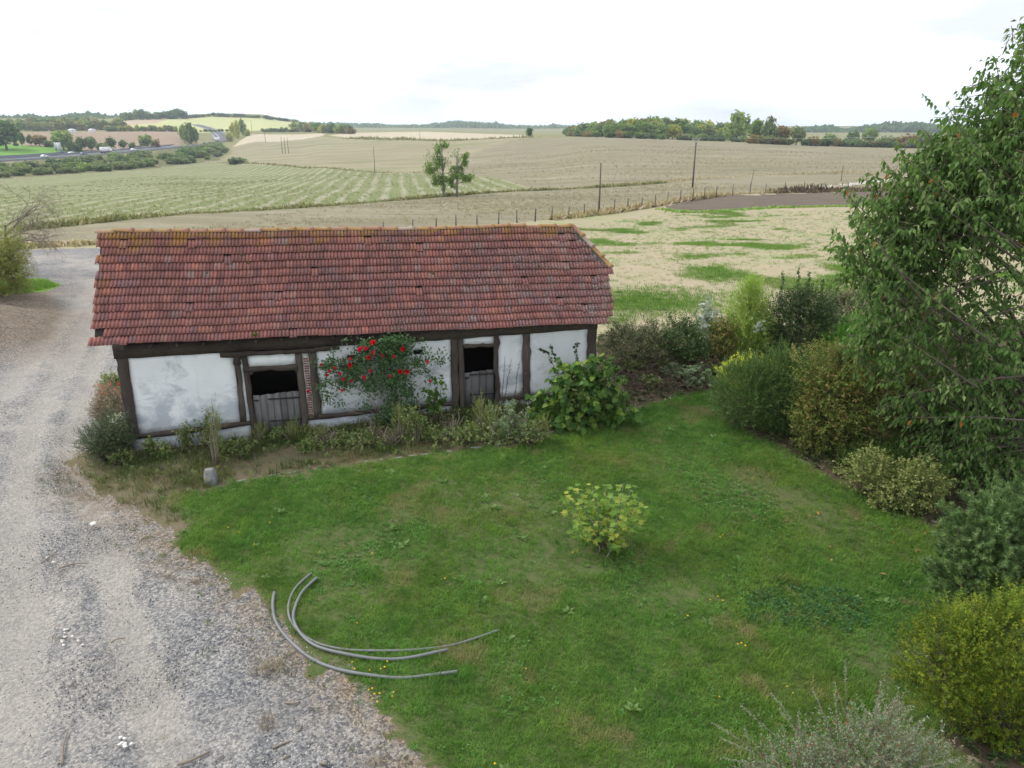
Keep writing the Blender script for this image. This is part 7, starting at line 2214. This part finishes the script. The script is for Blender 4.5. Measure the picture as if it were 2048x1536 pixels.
def car_proto(col, name):
    t = empty(name, (0, 0, 0))
    paint = simple_mat(name + '_paint', col, .35, .03, 1, 0, .5)
    prof = np.array([(-2.1, .35), (-2.12, .75), (-1.95, .95), (-1.75, 1.0), (-1.25, 1.42), (-.2, 1.47), (.45, 1.38), (1.1, .98), (1.95, .82), (2.1, .6), (2.1, .35)])
    n = len(prof)
    V = np.concatenate([np.stack([prof[:, 0], np.full(n, s) * np.where(prof[:, 1] > 1.1, .72, .86), prof[:, 1]], -1) for s in (-1, 1)])
    F4 = [[i, (i + 1) % n, n + (i + 1) % n, n + i] for i in range(n)]
    mk('car_body', V, [np.array(F4), np.array([list(range(n))[::-1], list(range(n, 2 * n))])], paint, t, local=True)
    gl = simple_mat(name + '_glass', (.03, .035, .045), .15, .1, 1, 0, .5)
    for s in (-1, 1):
        w = np.array([(-1.5, 1.04), (-1.2, 1.36), (.35, 1.33), (.85, 1.04)])
        y = np.where(w[:, 1] > 1.1, .735, .845)
        mk('side_window', np.concatenate([np.stack([w[:, 0], s * y, w[:, 1]], -1), np.stack([w[:, 0], s * (y + .02), w[:, 1]], -1)]), [np.array([[0, 1, 2, 3], [7, 6, 5, 4]])], gl, t, local=True)
    mk('windscreen', [(.5, -.66, 1.37), (.5, .66, 1.37), (1.06, .78, 1.02), (1.06, -.78, 1.02), (.54, -.66, 1.39), (.54, .66, 1.39), (1.1, .78, 1.04), (1.1, -.78, 1.04)], np.array([[4, 7, 6, 5]]), gl, t, local=True)
    for x in (-1.3, 1.3):
        for s in (-1, 1):
            V, F = tube([(x, s * .7, .32), (x, s * .9, .32)], .32, 12)
            mk('wheel', V, F, M['iron'], t, local=True)
    return t
def truck_proto():
    t = empty('box_truck', (0, 0, 0))
    wp = simple_mat('truck_white', (.8, .8, .8), .4, .03, 1)
    mb = MB(); mb.box((-4.2, -1.25, 1.0), (2.1, 1.25, 3.5)); mb.build('cargo_box', wp, t, local=True)
    mb = MB(); mb.box((-4.2, -1.1, .7), (3.9, 1.1, .98)); mb.build('chassis', M['iron'], t, local=True)
    pr = np.array([(2.3, .6), (2.3, 2.9), (3.3, 2.9), (4.0, 1.9), (4.1, .6)])
    V = np.concatenate([np.stack([pr[:, 0], np.full(5, s), pr[:, 1]], -1) for s in (-1.2, 1.2)])
    mk('cab', V, [np.array([[i, (i + 1) % 5, 5 + (i + 1) % 5, 5 + i] for i in range(5)]), np.array([[4, 3, 2, 1, 0], [5, 6, 7, 8, 9]])], wp, t, local=True)
    mk('cab_window', [(3.36, -1.05, 2.85), (3.36, 1.05, 2.85), (3.98, 1.05, 1.97), (3.98, -1.05, 1.97)], np.array([[0, 3, 2, 1]]), simple_mat('cab_glass', (.03, .04, .05), .15, .1, 1), t, local=True)
    for x in (-3.2, -2.2, 3.1):
        for s in (-1, 1):
            V, F = tube([(x, s * .85, .5), (x, s * 1.22, .5)], .5, 12); mk('wheel', V, F, M['iron'], t, local=True)
    return t
pxs = 1024 + KH * NE[:, 0] / NE[:, 1]
def place(t, px, off, lab, cat, back=False, kmax=None):
    k = int(np.argmin(np.abs(pxs[:kmax or 88] - px)))
    P = road_off(off, .9)[k]
    t.location = tuple(P)
    t.rotation_euler = (0, 0, math.atan2(tg[k, 1], tg[k, 0]) + (PI if back else 0))
    tag(t, lab, cat)
place(car_proto((.78, .78, .78), 'white_car'), 90, 3.2, 'white hatchback on the motorway, leftmost vehicle', 'car')
place(car_proto((.10, .12, .16), 'dark_car'), 162, 3.2, 'dark car on the motorway left of the truck', 'car')
place(car_proto((.75, .76, .77), 'white_car'), 186, 18.0, 'white car on the far carriageway left of the truck', 'car', True)
place(truck_proto(), 213, 4.0, 'white box truck on the motorway', 'truck')
place(car_proto((.7, .7, .72), 'silver_car'), 266, 3.2, 'silver car on the motorway right of the truck', 'car')
place(car_proto((.78, .78, .78), 'white_car'), 275, 18.0, 'white car on the far carriageway right of the truck', 'car', True)
place(truck_proto(), 441, 4.0, 'white lorry in the motorway bend', 'truck')
place(car_proto((.2, .2, .22), 'grey_car'), 424, 5.0, 'grey car following the lorry in the bend', 'car')
# billboard
def billboard():
    B = at(118, 307) + [0, 0, .3]; m = mpp(B)
    t = thing('billboard', tuple(B), 'white back of a roadside billboard on posts', 'billboard')
    w, h0, h1 = 15 * m / 2, 1.6, 20 * m
    ax = nrm(np.array([1, -.25, 0])); ny = np.array([.25, 1, 0]) / 1.03
    mb = MB()
    def bx(x0, x1, y0, y1, z0, z1):
        c = [(x, y, z) for z in (z0, z1) for (x, y) in ((x0, y0), (x1, y0), (x1, y1), (x0, y1))]
        V = np.array([B + ax * p[0] + ny * p[1] + [0, 0, p[2]] for p in c])
        return V, np.array([[0, 3, 2, 1], [4, 5, 6, 7], [0, 1, 5, 4], [1, 2, 6, 5], [2, 3, 7, 6], [3, 0, 4, 7]])
    for i in range(3):
        V, F = bx(-w + i * 2 * w / 3 + .03, -w + (i + 1) * 2 * w / 3 - .03, 0, .12, h0 if i else h0 + 1.2, h1); mk('panel', V, F, simple_mat('sign_back', (.62, .63, .64), .5, .06, 1), t)
    V, F = bx(-w, -w + 2 * w / 3 - .06, 0, .1, h0, h0 + 1.15); mk('panel', V, F, simple_mat('sign_blue', (.10, .17, .33), .5, .05, 1), t)
    for x in (-w * .6, w * .6):
        V, F = bx(x - .12, x + .12, -.3, -.02, -.2, h1 - .3); mk('post', V, F, M['steel'], t)
    V, F = bx(w * .7, w * 1.3, .2, .5, 0, 1.5); mk('cabinet', V, F, simple_mat('cabinet_blue', (.12, .20, .36), .5, .05, 1), t)
billboard()
# two white farm roofs far away
for k, (px, d, w, lab) in enumerate([(142, 780, 2.6, 'left one of two small white sheds on the far slope'), (182, 800, 2.4, 'right one of two small white sheds on the far slope')]):
    B = pol(px, d); t = thing('white_barn', tuple(B), lab, 'barn')
    mb = MB(); mb.box((B[0] - w / 2, B[1] - 4, B[2] - .5), (B[0] + w / 2, B[1] + 4, B[2] + 1.9)); mb.build('wall', M['plaster'], t)
    V = [(B[0] - w / 2 - .3, B[1] - 4.3, B[2] + 1.85), (B[0] + w / 2 + .3, B[1] - 4.3, B[2] + 1.85), (B[0] + w / 2 + .3, B[1], B[2] + 2.9), (B[0] - w / 2 - .3, B[1], B[2] + 2.9), (B[0] + w / 2 + .3, B[1] + 4.3, B[2] + 1.85), (B[0] - w / 2 - .3, B[1] + 4.3, B[2] + 1.85)]
    mk('roof', V, [np.array([[0, 1, 2, 3], [3, 2, 4, 5]]), np.array([[1, 4, 2], [0, 3, 5]])], simple_mat('sheet_roof', (.6, .6, .6), .6, .05, 1), t)
# models used only as the source of copies
for t in FT.values():
    for ch in list(t.children): bpy.data.objects.remove(ch)
    bpy.data.objects.remove(t)

# ------------------------------------------------------------------ haze
def haze():
    x0, x1, y0, y1, z0, z1 = -3800, 3800, -60, 3600, -32, 75
    mb = MB(); mb.box((x0, y0, z0), (x1, y1, z1))
    m = bpy.data.materials.new('thin_haze'); m.use_nodes = True
    nt = m.node_tree; nt.nodes.clear()
    o = nt.nodes.new('ShaderNodeOutputMaterial'); v = nt.nodes.new('ShaderNodeVolumePrincipled')
    v.inputs['Color'].default_value = (.80, .88, 1.0, 1)
    v.inputs['Density'].default_value = HAZE
    v.inputs['Anisotropy'].default_value = .3
    nt.links.new(v.outputs[0], o.inputs['Volume'])
    b = mb.build('haze', m)
    tag(b, 'thin blue haze over the far fields and woods', 'haze', kind='stuff')
HAZE = 0.0002
haze()
